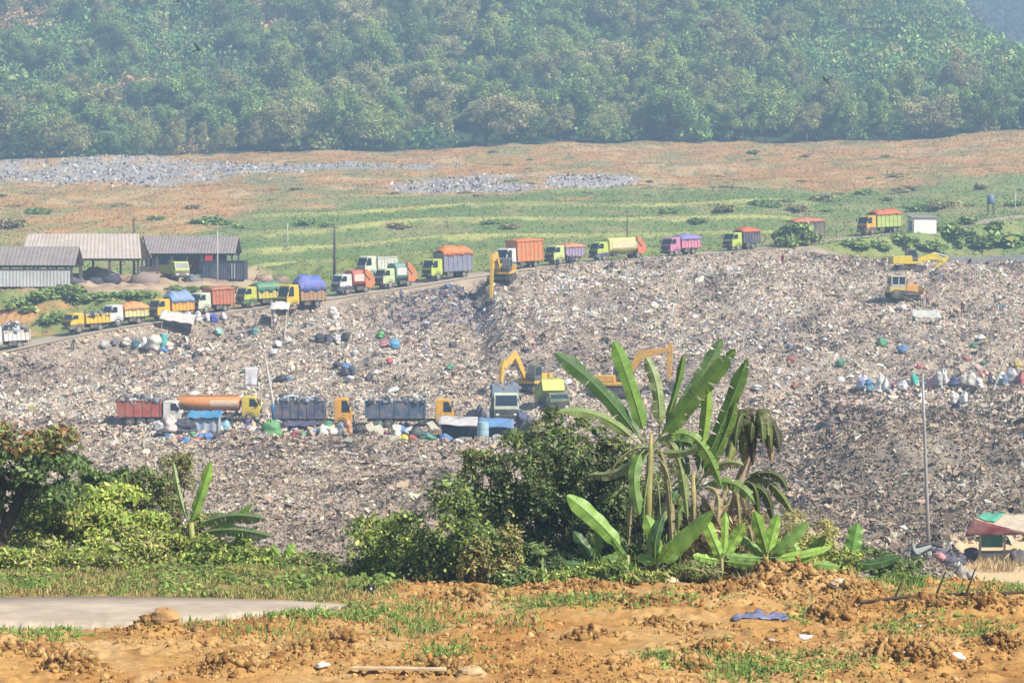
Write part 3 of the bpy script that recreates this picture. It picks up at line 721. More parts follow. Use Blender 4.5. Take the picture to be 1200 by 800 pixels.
# --- shrubs over the terraces and the embankment
SG = [(.09, .13, .045), (.12, .17, .06), (.065, .095, .035), (.16, .18, .07)]
SB = [(.17, .15, .08), (.22, .18, .10), (.12, .11, .06)]
sp = [plant('shrub', 'shrub', 'shrub', (0, 0, 0), lobes_in(1.5, 1.3, .95, .7, 9, .45, 200 + i), 620, .34, [SG, SB, SG][i], None, True, None, .25, FLEAF, 'foliage', 'stem', .55, tr=.06) for i in range(3)]
SL = [(360, 262, 1.6, 0, 'dark green shrub on the terrace above the tall pole'), (385, 266, 1.1, 0, 'smaller dark shrub beside the dark shrub above the tall pole'), (470, 268, 1.3, 1, 'brownish shrub on the middle terrace left of centre'),
      (580, 262, 1.4, 0, 'dark shrub on the terrace above the white-cab orange truck'), (600, 268, 1.0, 1, 'brown shrub on the terrace above the orange truck'), (440, 322, 1.0, 0, 'small green bush behind the red and white compactor truck'),
      (40, 250, 1.6, 0, 'green shrub on the dry slope above the light shed roof'), (15, 268, 2.0, 1, 'grey brown shrub behind the light shed roof'), (185, 258, 1.5, 0, 'green shrub on the dry slope behind the long shed'), (140, 242, 1.0, 1, 'small brown shrub on the orange slope'),
      (250, 262, 2.0, 0, 'green bush on the slope behind the end of the long shed'), (282, 268, 1.5, 0, 'green bush where the terraces begin beside the long shed'), (225, 245, 1.2, 1, 'brown bush high on the slope over the long shed'),
      (820, 262, 1.3, 0, 'dark shrub on the terrace above the pink truck'), (850, 248, 1.4, 1, 'brown shrub high over the lime truck with red cover'), (780, 250, 1.3, 0, 'green shrub high on the terrace right of the thin pole'), (890, 240, 1.6, 0, 'green shrub on the slope over the half hidden truck'),
      (935, 248, 1.6, 1, 'brown shrub on the slope above the half hidden truck'), (970, 236, 1.8, 1, 'large brown shrub high on the right hand slope'), (1015, 228, 1.4, 0, 'green shrub high above the tall loaded truck'), (1105, 244, 2.2, 1, 'tall bare-looking brown bush behind the white hut'),
      (1085, 247, 1.5, 0, 'dark green bush against the brown bush behind the white hut'), (1060, 226, 1.4, 1, 'brown bush on the dry slope above the white hut'), (1190, 240, 1.5, 0, 'dark bush right of the blue tank on its stand'), (1150, 222, 1.1, 1, 'brown bush on the dry slope over the blue tank'),
      (926, 281, 2.1, 2, 'dark leafy bush standing in front of the half hidden truck'), (944, 284, 1.4, 2, 'smaller bush beside the one that half hides a truck'),
      (1000, 290, 1.7, 0, 'green bush on the bank below the tall loaded truck'), (1030, 296, 1.4, 0, 'low green bush on the bank behind the two yellow machines'), (1060, 290, 1.8, 2, 'bright green bush on the bank below the white hut'), (1092, 292, 1.7, 0, 'bush on the bank right of and below the white hut'),
      (1120, 284, 2.1, 2, 'leafy bush on the bank above the left end of the grey wall'), (1150, 290, 2.3, 0, 'dark bush in the hollow above the grey wall'), (1175, 290, 2.3, 0, 'second dark bush in the hollow above the grey wall'), (1195, 284, 2.0, 2, 'green bush at the photo edge above the grey wall'),
      (1130, 264, 1.6, 2, 'bright bush on the green bank right of the white hut'), (1165, 268, 1.3, 2, 'bright green bush below the blue tank'),
      (20, 364, 1.5, 2, 'green bush above the white truck on the embankment'), (50, 350, 1.5, 0, 'green bush on the embankment below the pale shed wall'), (60, 378, 1.4, 0, 'dark bush between the white truck and the first yellow truck'), (85, 348, 1.9, 0, 'big green bush on the embankment over the first yellow truck'),
      (112, 352, 1.6, 2, 'bright bush over the gap between the first two trucks'), (140, 348, 1.2, 0, 'green bush on the embankment below the open shed'), (165, 350, 1.5, 2, 'bush on the embankment left of the blue covered truck'), (205, 340, 1.0, 0, 'dark bush right behind the blue covered yellow truck'),
      (270, 338, .7, 0, 'green bush behind the red box truck'), (292, 340, .7, 2, 'bright bush left above the green covered truck'), (240, 338, .55, 2, 'small bush below the navy container'), (226, 341, .7, 0, 'bush above the red box truck near its cab')]
for i, (px, py, s, k, lab) in enumerate(SL):
    p = place(px, py, 290 if py > 325 else 330, 340 if py > 325 else 560)
    e = copy_tree(sp[k]); e['label'] = lab; e['category'] = 'shrub'; e['group'] = 'shrubs on the slopes'
    tall = 'half' in lab and 'front' in lab or 'half hides' in lab
    if tall: p = on(px, 350.5)
    e.location = p + Vector((0, 0, -.42 * s)); e.scale = (s * rnd.uniform(1.1, 1.6), s, s * (1.15 if tall else rnd.uniform(.55, .85))); e.rotation_euler = (0, 0, rnd.uniform(0, 6))
for i in range(60):
    u_, p_ = rnd.uniform(-20, 1220), rnd.uniform(172, 250)
    if u_ < 300 and 180 < p_ < 222: continue
    if 300 < u_ < 880 and p_ > 236: continue
    p = place(u_, p_, 390, 605); k = rnd.choice([1, 1, 0]); s_ = rnd.uniform(.45, 1.1)
    e = copy_tree(sp[k]); e['category'] = 'shrub'; e['label'] = 'small brownish shrub dotted over the dry orange slope below the wood' if k else 'small green shrub dotted over the dry orange slope below the wood'
    e['group'] = 'brownish shrubs dotted over the dry slope' if k else 'green shrubs dotted over the dry slope'
    e.location = p - Vector((0, 0, .4 * s_)); e.scale = (s_ * rnd.uniform(1.4, 2.6), s_, s_ * rnd.uniform(.4, .65)); e.rotation_euler = (0, 0, rnd.uniform(0, 6))
for e in sp:
    for ch in list(e.children): bpy.data.objects.remove(ch)
    bpy.data.objects.remove(e)

# --- near shrubs and bushes
def bush(px, py, rx, ry, D, label, cols, n, ln, name='bush', cat='bush', wts=None, seed=0, nl=14, group=None, lr=.42, base=None, skirt=True, **kw):
    """crown centred on a pixel, radii in pixels, standing on the ground under it"""
    s = D / F; c = at(px, py, D); g = h1(c.x, D) if base is None else base
    lob = lobes_in(rx * s, rx * s * .8, ry * s, 0, nl, lr, seed + 500, -1)
    zc = c.z - g; lob = [(a, b, max(z + zc, rz * .5), p, q, rz) for a, b, z, p, q, rz in lob]; r4 = random.Random(seed)
    if skirt:                                                     # leafy down to the ground
        for i in range(nl // 2):
            t = r4.uniform(0, 6.28); q = r4.uniform(.3, .95); h = max(.2, r4.uniform(.1, max(.15, zc)))
            lob.append((rx * s * q * math.cos(t), rx * s * .8 * q * math.sin(t), h, rx * s * .34, rx * s * .3, min(ry * s * .4, .5)))
    return plant(name, label, cat, (c.x, D, g), lob, n, ln, cols, wts, True, group, leafmat=LEAF, **kw)


BRIGHT = [(.30, .39, .065), (.37, .44, .09), (.23, .31, .05), (.43, .43, .13), (.17, .235, .045)]
MID = [(.11, .18, .045), (.15, .23, .055), (.08, .13, .035), (.2, .25, .08)]
DARK = [(.06, .10, .032), (.085, .13, .04), (.04, .07, .024), (.13, .17, .055), (.18, .20, .08)]
OLIVE = [(.2, .22, .08), (.26, .25, .10), (.14, .15, .055), (.32, .28, .13)]
NB = 'bushes on the bank beyond the concrete road'
bush(95, 594, 58, 27, 60, 'bright green leafy bush right behind the dark trunked tree at left', BRIGHT, 7800, 0.133, seed=1, group=NB)
bush(60, 625, 70, 30, 58.5, 'low yellowish green bush in front of the dark slanting trunk', BRIGHT + OLIVE, 7800, 0.117, seed=2, group=NB)
bush(150, 622, 60, 31, 59, 'broad bright green bush in the middle of the left bank', BRIGHT, 8400, 0.117, seed=3, group=NB)
bush(175, 576, 38, 30, 61.5, 'darker olive shrub with fine leaves behind the bright bushes', MID + OLIVE, 5700, 0.094, seed=4, group=NB)
bush(205, 560, 26, 32, 61.8, 'thin pale olive shrub left of the upright banana leaf', OLIVE, 2250, 0.094, seed=5, group=NB)
bush(125, 560, 32, 16, 61.8, 'small round green shrub on top of the left bank', MID, 2700, 0.101, seed=6, group=NB)
bush(215, 632, 46, 28, 58.2, 'low bright bush before the drooping banana leaves', BRIGHT + OLIVE, 4800, 0.109, seed=7, group=NB)
bush(20, 660, 50, 22, 56.5, 'straw coloured low shrub by the road at the left edge', OLIVE + BRIGHT, 3600, 0.101, seed=8, group=NB)
bush(120, 658, 60, 20, 56.8, 'low mixed green shrub on the bank near the concrete road', BRIGHT + OLIVE, 3900, 0.101, seed=9, group=NB)
bush(300, 668, 40, 15, 57.5, 'small low green shrub at the end of the left bank', BRIGHT + MID, 2100, 0.101, seed=10, group=NB)
bush(350, 672, 40, 15, 57.5, 'small grey green shrub between the bank and the big bush', OLIVE + MID, 2100, 0.094, seed=11, group=NB)
bush(275, 640, 18, 14, 58, 'tiny bright bush under the drooping banana leaves', BRIGHT, 1050, 0.101, seed=12, group=NB)
bush(60, 600, 50, 30, 59.5, 'feathery light green shrub under the crown of the slanting tree', BRIGHT + OLIVE, 4200, .11, seed=51, group=NB)
bush(165, 640, 55, 24, 57.6, 'yellow green low shrub in the middle of the bank slope', BRIGHT + OLIVE, 3600, .1, seed=52, group=NB)
bush(250, 652, 42, 20, 57.3, 'low light green shrub below the torn banana leaves', BRIGHT + MID, 2600, .1, seed=53, group=NB)
bush(335, 662, 36, 14, 58.4, 'faint low green shrub at the waste edge beyond the bank', BRIGHT + OLIVE, 1500, .1, seed=54, group=NB)
bush(20, 640, 46, 26, 58, 'olive green shrub at the foot of the slanting trunk', OLIVE + BRIGHT, 3000, .1, seed=55, group=NB)
CB = 'bushes around the banana plants'
bush(466, 646, 60, 42, 55.5, 'bright green leafy bush at the left foot of the dark thicket', BRIGHT + MID, 8500, 0.101, seed=20, group=CB)
bush(524, 634, 58, 62, 54.5, 'round green bush with a dark shaded heart in front of the thicket', MID + DARK + BRIGHT[:2], 9520, 0.101, seed=21, group=CB)
bush(574, 655, 36, 54, 54, 'tall yellowing bush with dry brown stems in front of the thicket', OLIVE + [(.34, .22, .08), (.28, .34, .08)], 5780, 0.094, seed=22, group=CB)
bush(598, 690, 26, 28, 53.8, 'small pale leaved bush at the foot of the thicket', MID + [(.3, .38, .16)], 2550, 0.108, seed=23, group=CB)
bush(945, 638, 52, 42, 57.5, 'yellowish green feathery bush right of the banana saplings', [(.42, .38, .13), (.36, .36, .11), (.28, .3, .08), (.5, .42, .18)], 8840, 0.086, seed=24, group=CB, ratio=.3)
bush(862, 625, 34, 44, 57, 'straw coloured tangle under the dead banana leaves', [(.36, .28, .13), (.28, .22, .09), (.42, .34, .18), (.2, .2, .06)], 4420, 0.115, seed=25, group=CB, ratio=.22, droop=.9)
bush(1040, 662, 46, 18, 57, 'low dark green creeper bush left of the slim grey pole', MID + DARK, 3230, 0.108, seed=26, group=CB)
bush(700, 660, 46, 40, 55.5, 'dark strap leaved shrub at the left foot of the banana plant', DARK + MID[:1], 4420, 0.289, seed=27, group=CB, ratio=.16, droop=-.6)
bush(800, 672, 50, 30, 55.8, 'low shaded shrub between the banana stems', DARK + MID + OLIVE[:1], 4760, 0.170, seed=28, group=CB, ratio=.25)
bush(770, 600, 60, 50, 58.5, 'olive thicket of thin leaves right behind the banana stem', OLIVE[:3] + DARK + MID, 7140, 0.115, seed=33, group=CB, ratio=.3)
bush(622, 570, 66, 66, 58, 'dark green small leaved tree behind the bushes in the middle', DARK + MID[:2] + OLIVE[:2], 18700, 0.108, 'thicket_tree', 'tree', seed=29, nl=48, lr=.22, tr=.11)
bush(655, 518, 58, 40, 59, 'sunlit olive green tree top rising over the dark thicket', OLIVE[:3] + MID + DARK[:1], 7820, 0.101, 'thicket_tree', 'tree', seed=30, nl=34, lr=.22, tr=.09)
bush(566, 585, 52, 42, 58.5, 'loose dark shrub on the left side of the thicket', DARK + MID, 5100, 0.101, 'thicket_tree', 'tree', seed=31, nl=28, lr=.24)
bush(690, 590, 60, 70, 57.2, 'deep green tree in the shade left of the banana plant', DARK, 11050, 0.122, 'thicket_tree', 'tree', seed=32, nl=34, lr=.25, tr=.09)
bush(735, 655, 40, 34, 56, 'shaded olive undergrowth left of the tall banana stem', DARK + MID + OLIVE[:2], 5100, 0.122, seed=34, group=CB, ratio=.3)
bush(800, 628, 40, 46, 57, 'dry and green tangled undergrowth between the two banana stems', OLIVE + [(.32, .24, .12), (.26, .19, .1)] + MID, 6120, 0.170, seed=35, group=CB, ratio=.22, droop=.7)
bush(838, 650, 36, 40, 55.4, 'brown straw heap of fallen dry leaves at the foot of the dead banana plant', [(.34, .25, .12), (.28, .2, .09), (.4, .32, .17), (.22, .2, .07)], 5100, 0.221, seed=36, group=CB, ratio=.16, droop=.9)
bush(905, 655, 48, 26, 56, 'strappy bright undergrowth behind the bushy banana sapling', [(.28, .34, .09), (.36, .38, .12), (.2, .26, .06), (.42, .38, .16)], 4080, 0.289, seed=37, group=CB, ratio=.13, droop=-.7)
bush(970, 655, 40, 20, 56.6, 'low yellow green bush right of the bushy banana sapling', [(.36, .38, .12), (.26, .3, .08)] + BRIGHT, 3060, 0.101, seed=38, group=CB)
bush(560, 545, 34, 22, 58.8, 'thin olive shrub reaching left of the dark tree', OLIVE + MID, 1900, .11, seed=41, group=CB)
bush(715, 545, 34, 40, 58.6, 'olive leaved shrub filling the gap left of the banana leaves', OLIVE + MID + DARK, 2600, .12, seed=42, group=CB)
bush(408, 672, 40, 18, 56, 'low bright shrub where the left bank meets the big bush', BRIGHT + OLIVE, 1900, .11, seed=43, group=CB)
bush(640, 668, 44, 30, 54.6, 'low dark leafy bush at the foot of the shaded trees', DARK + MID, 4420, 0.170, seed=39, group=CB, ratio=.3)
bush(712, 674, 34, 18, 54.0, 'low strappy green plants left of the yellow green sapling', MID + BRIGHT[:2], 1700, .26, seed=61, group=CB, ratio=.14, droop=-.6)
bush(806, 676, 34, 18, 54.1, 'low strappy green plants between the saplings', MID + OLIVE, 1700, .24, seed=62, group=CB, ratio=.14, droop=-.6)
bush(752, 684, 30, 12, 53.7, 'short weeds at the very foot of the tall banana plant', BRIGHT + OLIVE, 1000, .13, seed=63, group=CB, ratio=.3)
bush(662, 690, 40, 12, 53.7, 'short bright weeds along the soil under the dark trees', BRIGHT + MID, 1200, .12, seed=64, group=CB, ratio=.35)
# left tree with a slanting dark trunk
base = on(-6, 57.5); e = empty('roadside_tree', base, 0, 'spreading tree with reddish brown topped crown and dark slanting trunk at the left edge', 'tree')
lob = []
r2 = random.Random(3)
for i in range(30):
    q = at(r2.uniform(-45, 88), r2.uniform(505, 588), 57.5 + r2.uniform(-1, 1)) - base
    if q.x > 1.2 and q.z < 1.1: continue
    lob.append((q.x, q.y, q.z, .42, .42, .3))
V, k = lobes_cloud(lob, 10500, .135, .35, .45)
zc = V.reshape(-1, 4, 3).mean(1)[:, 2]; zt = zc > np.quantile(zc, .74)
C = np.where((zt & (rng.random(len(k)) < .6))[:, None], pal(len(k), [(.3, .14, .07), (.36, .22, .09), (.3, .3, .09)]), pal(len(k), [(.13, .22, .06), (.18, .28, .08), (.08, .13, .04), (.1, .1, .05), (.22, .32, .1)]))
np_mesh('crown', V, 4, np.arange(len(V)), C, LEAF, e)
mb = MB(); p = [at(-6, 652, 57.5) - base, at(8, 612, 57.4) - base, at(28, 580, 57.5) - base]
mb.tube([Vector((p[0].x, p[0].y, -.3))] + p, [.17, .16, .14, .10], 9)
for q in [(60, 545), (80, 530), (10, 540), (35, 525), (-30, 540)]: mb.tube([p[2], at((28 + q[0]) / 2, (580 + q[1]) / 2 - 6, 57.5) - base, at(*q, 57.5) - base], [.09, .06, .02], 6)
mb.tube([p[1], at(-14, 560, 57.6) - base, at(-30, 520, 57.6) - base], [.1, .07, .03], 7)
mb.build('trunk', mat('dark_bark', (.07, .05, .04), .9, var=.4, scale=8, bump=.5), e, smooth=True)

# ------------------------------------------------------------------ banana plants
BAN = attr_mat('banana_leaf', rough=.5, transl=.26, scale=3.0, var=.2, spec=.5)
STEMC = mat('banana_stem', (.30, .30, .09), .6, var=.45, scale=4, dust=.5)
RIB = mat('leaf_midrib', (.18, .28, .08), .5, var=.15)
GREEN = [(.13, .24, .045), (.15, .265, .05), (.11, .21, .04)]
LIME = [(.24, .42, .06), (.28, .46, .08), (.2, .36, .06)]
PALE = [(.24, .30, .12), (.28, .32, .14), (.2, .27, .1)]
DEEP = [(.052, .12, .036), (.06, .135, .04), (.045, .105, .032)]
DRY = [(.30, .22, .12), (.24, .16, .08), (.36, .28, .17)]


def banana_leaf(parent, b, c, t, W, cols, torn=.0, fold=.35, nh=(0, -.9, .45), stalk=.1, name='leaf', curl=0.0):
    """midrib through three points; b,c,t = (px,py,D)"""
    root = parent.location; P0, P1, P2 = [np.array(at(*q) - root) for q in (b, c, t)]
    s2 = W * .43; torn = min(.9, torn * 1.35); n = 44; nh = np.array(nh, float)
    T = lambda k: 2 * (1 - k) * (P1 - P0) + 2 * k * (P2 - P1)
    Bz = lambda k: (1 - k) ** 2 * P0 + 2 * k * (1 - k) * P1 + k * k * P2
    V, Fi, C = [], [], []
    rr = random.Random(int(abs(b[0] * 7 + t[0] * 13 + t[1] * 3)))
    ts = np.linspace(stalk, 1, n + 1); q = (ts - stalk) / (1 - stalk)
    wid = s2 * np.minimum(1, (q / .13 + .05) ** .6) * np.minimum(1, ((1 - q) / .2 + .0008) ** .6) * (.86 + .08 * np.sin(q * 5 + t[0]))
    cc = np.array(rr.choice(cols))
    ph = rr.uniform(0, 6)
    for sd in (-1, 1):
        i = 0
        while i < n:                                                 # strips between real tears
            ln = n if torn <= 0 else 2 + int(rr.expovariate(1 / (1.0 + 15 * (1 - torn) ** 1.6)))
            k1 = min(n, i + ln); o = len(V)
            drop = rr.uniform(-.12, .5) * torn ** 1.6; lenf = rr.uniform(1 - .16 * torn, 1.02); gap = rr.uniform(.0, .35) * torn
            for q_ in range(i, k1 + 1):
                kq = ts[q_]; m = Bz(kq); tg = T(kq); tl = np.linalg.norm(tg); tg = tg / tl; s = np.cross(tg, nh); s /= np.linalg.norm(s); nn = np.cross(s, tg); w_ = wid[q_] * lenf
                for a in (0, .35, .7, 1):
                    ang = fold + drop * a + curl * a * a + .10 * math.sin(q_ * .5 + ph + sd) * a
                    off = ((i + k1) / 2 - q_) * gap * a * (ts[1] - ts[0]) * tl if torn > 0 else 0
                    V.append(m + sd * s * w_ * a * math.cos(ang) - nn * w_ * a * math.sin(ang) + tg * (off + .10 * w_ * a))
            for q_ in range(k1 - i):
                col = cc * rr.uniform(.88, 1.12) * (1.05 if sd > 0 else .98)
                for a in range(3):
                    b0 = o + q_ * 4 + a; Fi += [b0, b0 + 1, b0 + 5, b0 + 4]
                    C.append(col if a < 2 or rr.random() > torn * .35 else col * .55 + np.array([.32, .24, .12]) * .45)
            i = k1
    o = np_mesh(name, np.array(V), 4, np.array(Fi), np.clip(np.array(C), .01, .9), BAN, parent, smooth=True)
    mb = MB(); mb.tube([Bz(k) - np.array([0, 0, .008]) for k in np.linspace(0, .97, 12)], list(np.linspace(.014, .004, 12)), 6); mb.build('midrib', RIB, o, smooth=True)
    return o


def banana_stem(parent, pts, r0, r1, m=None):
    root = parent.location; mb = MB(); p = [at(*q) - root for q in pts]; p[0].z = min(p[0].z, -.15)
    k = len(p); mb.tube(p, [r0 + (r1 - r0) * i / (k - 1) for i in range(k)], 12); return mb.build('stem', m or STEMC, parent, smooth=True)


DA = 54.6
A = empty('banana_plant', on(766, DA), 0, 'tall banana plant with long torn arching leaves standing in the middle', 'banana plant')
banana_stem(A, [(766, 690, DA), (764, 640, DA), (760, 580, DA), (762, 530, DA), (763, 508, DA)], .15, .035)
toward = lambda p, q, f: (p[0] + (q[0] - p[0]) * f, p[1] + (q[1] - p[1]) * f, p[2])
L = lambda b, c, t, *a, **k: banana_leaf(A, toward(b, (763, 526), .55), c, t, *a, stalk=.14, **k)
L((742, 512, DA), (708, 450, DA - .3), (650, 413, DA - .7), .52, DEEP, .25, .25)
L((753, 512, DA), (742, 455, DA - .2), (719, 399, DA - .3), .46, [(.17, .32, .07)], 0, .2)
L((745, 512, DA), (732, 480, DA + .3), (708, 455, DA + .6), .34, DEEP, .2)
L((742, 525, DA), (708, 474, DA - .4), (655, 482, DA - .9), .40, PALE, .3, .45)
L((768, 515, DA), (812, 468, DA - .3), (862, 408, DA - .6), .56, GREEN, .5, .2)
L((776, 505, DA), (818, 455, DA + .2), (846, 396, DA + .3), .46, [(.12, .21, .07)], .45, .25)
L((783, 500, DA + .2), (777, 450, DA + .4), (756, 417, DA + .6), .44, PALE + GREEN[:1], .55, .3)
L((790, 490, DA + .3), (795, 455, DA + .3), (801, 415, DA + .3), .26, LIME[:1] + GREEN, 0, .7)
L((748, 525, DA), (734, 545, DA - .4), (750, 604, DA - .6), .44, [(.1, .2, .045), (.13, .24, .05)], .3, .5)
L((775, 530, DA), (800, 535, DA - .3), (818, 522, DA - .5), .34, PALE, .8, .5)
L((790, 520, DA + .4), (822, 500, DA + .4), (818, 552, DA + .3), .36, DEEP, .6, .6)
L((757, 525, DA + .3), (730, 560, DA + .7), (690, 555, DA + 1.1), .38, PALE, .6, .5)
for (bx, by), (cx, cy), (tx, ty), w in [((763, 530), (745, 540), (742, 600), .26), ((766, 535), (790, 545), (786, 605), .26), ((764, 560), (752, 580), (755, 640), .22), ((768, 560), (778, 590), (772, 640), .2), ((760, 520), (730, 520), (712, 560), .3)]:
    L((bx, by, DA), (cx, cy, DA - .25), (tx, ty, DA - .35), w, DRY + PALE[:1], .75, .8, curl=.6)
A2 = empty('banana_plant', on(816, 55.6), 0, 'second banana stem with one long upright leaf right of the tall banana plant', 'banana plant')
banana_stem(A2, [(816, 690, 55.6), (815, 630, 55.6), (812, 552, 55.6)], .13, .04, mat('dry_stem', (.34, .28, .13), .8, var=.5, scale=4))
L2 = lambda b, c, t, *a, **k: banana_leaf(A2, toward(b, (813, 572), .7), c, t, *a, stalk=.16, **k)
L2((812, 572, 55.6), (846, 500, 55.3), (876, 420, 55.2), .48, [(.075, .17, .035), (.09, .19, .04)], .45, .25)
L2((812, 565, 55.6), (792, 530, 56), (792, 475, 56.3), .4, DEEP, .5, .4)
L2((816, 570, 55.6), (842, 530, 55.3), (872, 545, 55), .4, PALE + DRY[:1], .85, .55)
L2((812, 575, 55.6), (795, 560, 55.2), (786, 590, 55), .34, DEEP, .6, .5)
L2((818, 575, 55.6), (850, 560, 55.2), (840, 610, 55), .34, DRY, .85, .6)
for (bx, by), c, t, w, cl, tn in [((815, 580), (850, 520), (862, 470), .44, GREEN, .5), ((815, 575), (860, 548), (885, 590), .46, [(.15, .24, .06)], .7), ((812, 590), (780, 575), (770, 620), .42, PALE, .75), ((818, 585), (838, 590), (852, 640), .42, DRY, .85), ((815, 590), (810, 610), (822, 655), .36, DRY, .85), ((810, 585), (786, 600), (792, 650), .36, [(.17, .22, .07)], .7), ((816, 565), (832, 480), (828, 440), .36, LIME + GREEN, .2)]:
    L2((bx, by, 55.6), (*c, 55.4), (*t, 55.2), w, cl, tn, .5)
for c, t, w, cl, tn in [((815, 470), (846, 572), .42, GREEN, .6), ((795, 480), (806, 610), .36, PALE, .75), ((745, 505), (736, 640), .3, DRY, .85), ((782, 505), (788, 640), .3, DRY, .85)]:
    L((762, 530, DA), (*c, DA + .2), (*t, DA + .1), w, cl, tn, .5)
A3 = empty('dead_banana_plant', on(862, 56.2), 0, 'withered banana plant whose dark curled leaves hang in a clump', 'banana plant')
banana_stem(A3, [(858, 690, 56.2), (858, 620, 56.2), (866, 565, 56.2), (880, 530, 56.2), (884, 500, 56.2)], .13, .09, mat('pale_dead_stem', (.42, .34, .24), .8, var=.35, scale=3))
W_ = [(.07, .085, .025), (.09, .11, .03), (.06, .05, .025), (.17, .19, .05)]
r6 = random.Random(12)
for i in range(15):                                                  # crumpled hanging crown
    a = r6.uniform(-1, 1); bx, by = 882 + r6.uniform(-4, 4), 505 + r6.uniform(-6, 4)
    banana_leaf(A3, (bx, by, 56.2), (bx + a * 26, by - r6.uniform(22, 52), 56.2 + r6.uniform(-.5, .5)), (bx + a * 34 - 2, by + r6.uniform(-6, 44), 56.1 + r6.uniform(-.7, .6)), r6.uniform(.5, .72), DRY if i % 5 == 4 else [W_[i % 4]], .55, .35, curl=.55)
for b, c, t, w, k in [((868, 565), (900, 545), (928, 600), .6, 3), ((866, 570), (905, 560), (905, 612), .6, 0), ((866, 568), (890, 552), (888, 605), .55, 1), ((870, 560), (915, 540), (922, 575), .5, 1), ((862, 575), (850, 560), (842, 600), .4, 2), ((862, 572), (868, 600), (866, 640), .35, 2), ((860, 580), (845, 590), (842, 650), .35, 2), ((858, 590), (835, 590), (828, 660), .4, 2), ((862, 600), (880, 600), (884, 655), .35, 2)]:
    banana_leaf(A3, (*b, 56.2), (*c, 56 + rnd.uniform(-.4, .3)), (*t, 55.8 + rnd.uniform(-.5, .5)), w, DRY if k == 2 else [W_[k]], .6, .5, curl=.5)


def sapling(label, base, D, leaves, stem=.05):
    e = empty('banana_sapling', on(base[0], D), 0, label, 'banana plant', 'young banana plants')
    banana_stem(e, [(base[0], base[1] + 14, D), (base[0], base[1], D), (base[0], base[1] - 18, D)], stem, stem * .6)
    for c, t, w, cols, torn in leaves: banana_leaf(e, (base[0], base[1] - 16, D), (*c, D - rnd.uniform(-.15, .3)), (*t, D - rnd.uniform(-.25, .45)), w, cols, torn, .3, stalk=.16)
    return e


sapling('young banana with one broad light green leaf left of the tall plant', (736, 668), 54.1, [((708, 612), (664, 580), .5, LIME, .1), ((728, 650), (716, 628), .2, GREEN, 0)])
sapling('yellow green young banana with upright leaves before the tall stem', (770, 678), 53.9, [((772, 640), (757, 603), .42, LIME, 0), ((782, 650), (836, 598), .52, LIME + GREEN, .1), ((764, 655), (748, 650), .3, LIME, 0), ((775, 650), (790, 636), .3, LIME, 0), ((762, 640), (778, 600), .26, DEEP, 0)])
sapling('bushy young banana with bright fans of leaves below the dead plant', (899, 668), 55.0, [((896, 635), (884, 598), .36, LIME, .1), ((903, 630), (912, 602), .36, LIME, 0), ((920, 640), (948, 610), .36, GREEN, .2), ((880, 640), (858, 622), .34, GREEN, .2), ((925, 655), (975, 640), .26, LIME, 0), ((920, 660), (955, 652), .22, LIME, 0), ((878, 655), (845, 648), .22, GREEN, 0)])
sapling('young banana with one tall broad leaf left of the slim grey pole', (995, 672), 56.4, [((1000, 640), (1005, 612), .5, [(.13, .28, .05)], .15), ((1015, 668), (1055, 650), .34, DEEP + GREEN, .3), ((985, 655), (970, 668), .26, GREEN, .2)])
sapling('lime green young banana among the straw heap under the dead plant', (846, 672), 54.4, [((840, 640), (826, 608), .38, LIME, .2), ((856, 640), (872, 612), .36, GREEN + LIME, .3), ((834, 656), (812, 650), .3, LIME, .2), ((862, 660), (884, 662), .28, GREEN, .4), ((850, 632), (850, 600), .24, LIME, 0)])
sapling('dark young banana in the shade left of the broad light leaf', (694, 676), 54.6, [((688, 640), (672, 622), .34, DEEP, .3), ((700, 640), (708, 606), .36, DEEP + GREEN, .3), ((712, 655), (732, 648), .3, GREEN, .3), ((680, 660), (660, 660), .28, DEEP, .4)])
sapling('young banana with arching leaves between the bushy sapling and the yellow bush', (938, 672), 55.6, [((935, 648), (925, 626), .32, LIME + GREEN, .3), ((950, 645), (968, 628), .34, GREEN, .4), ((955, 660), (985, 664), .3, GREEN + LIME, .3), ((930, 660), (912, 664), .26, LIME, .3)])
sapling('small lime banana on the left bank right of the torn leaves', (330, 668), 57.6, [((326, 650), (318, 640), .26, LIME, .3), ((336, 650), (345, 636), .28, LIME, .3), ((342, 662), (362, 662), .24, GREEN, .4)], .035)
Dl = empty('banana_plant', on(228, 58.2), 0, 'small banana plant with one upright lime leaf and drooping torn leaves on the left bank', 'banana plant')
banana_stem(Dl, [(228, 668, 58.2), (226, 640, 58.2), (224, 612, 58.2)], .1, .06)
L3 = lambda *a, **k: banana_leaf(Dl, *a, **k)
L3((222, 615, 58.2), (234, 585, 58), (247, 540, 58), .38, LIME, .3, .3)
L3((228, 618, 58.2), (262, 595, 57.8), (312, 608, 57.3), .5, PALE + [(.16, .22, .09)], .6, .55)
L3((226, 628, 58.2), (262, 612, 57.7), (318, 628, 57.2), .5, [(.16, .22, .09)], .7, .6)
L3((232, 640, 58.2), (275, 638, 57.6), (318, 668, 57.2), .42, GREEN + DEEP, .6, .6)
L3((222, 615, 58.2), (208, 580, 58.4), (203, 540, 58.6), .2, PALE, .2, .5)
L3((230, 632, 58.2), (262, 620, 57.8), (296, 590, 57.6), .3, LIME, .2, .4)
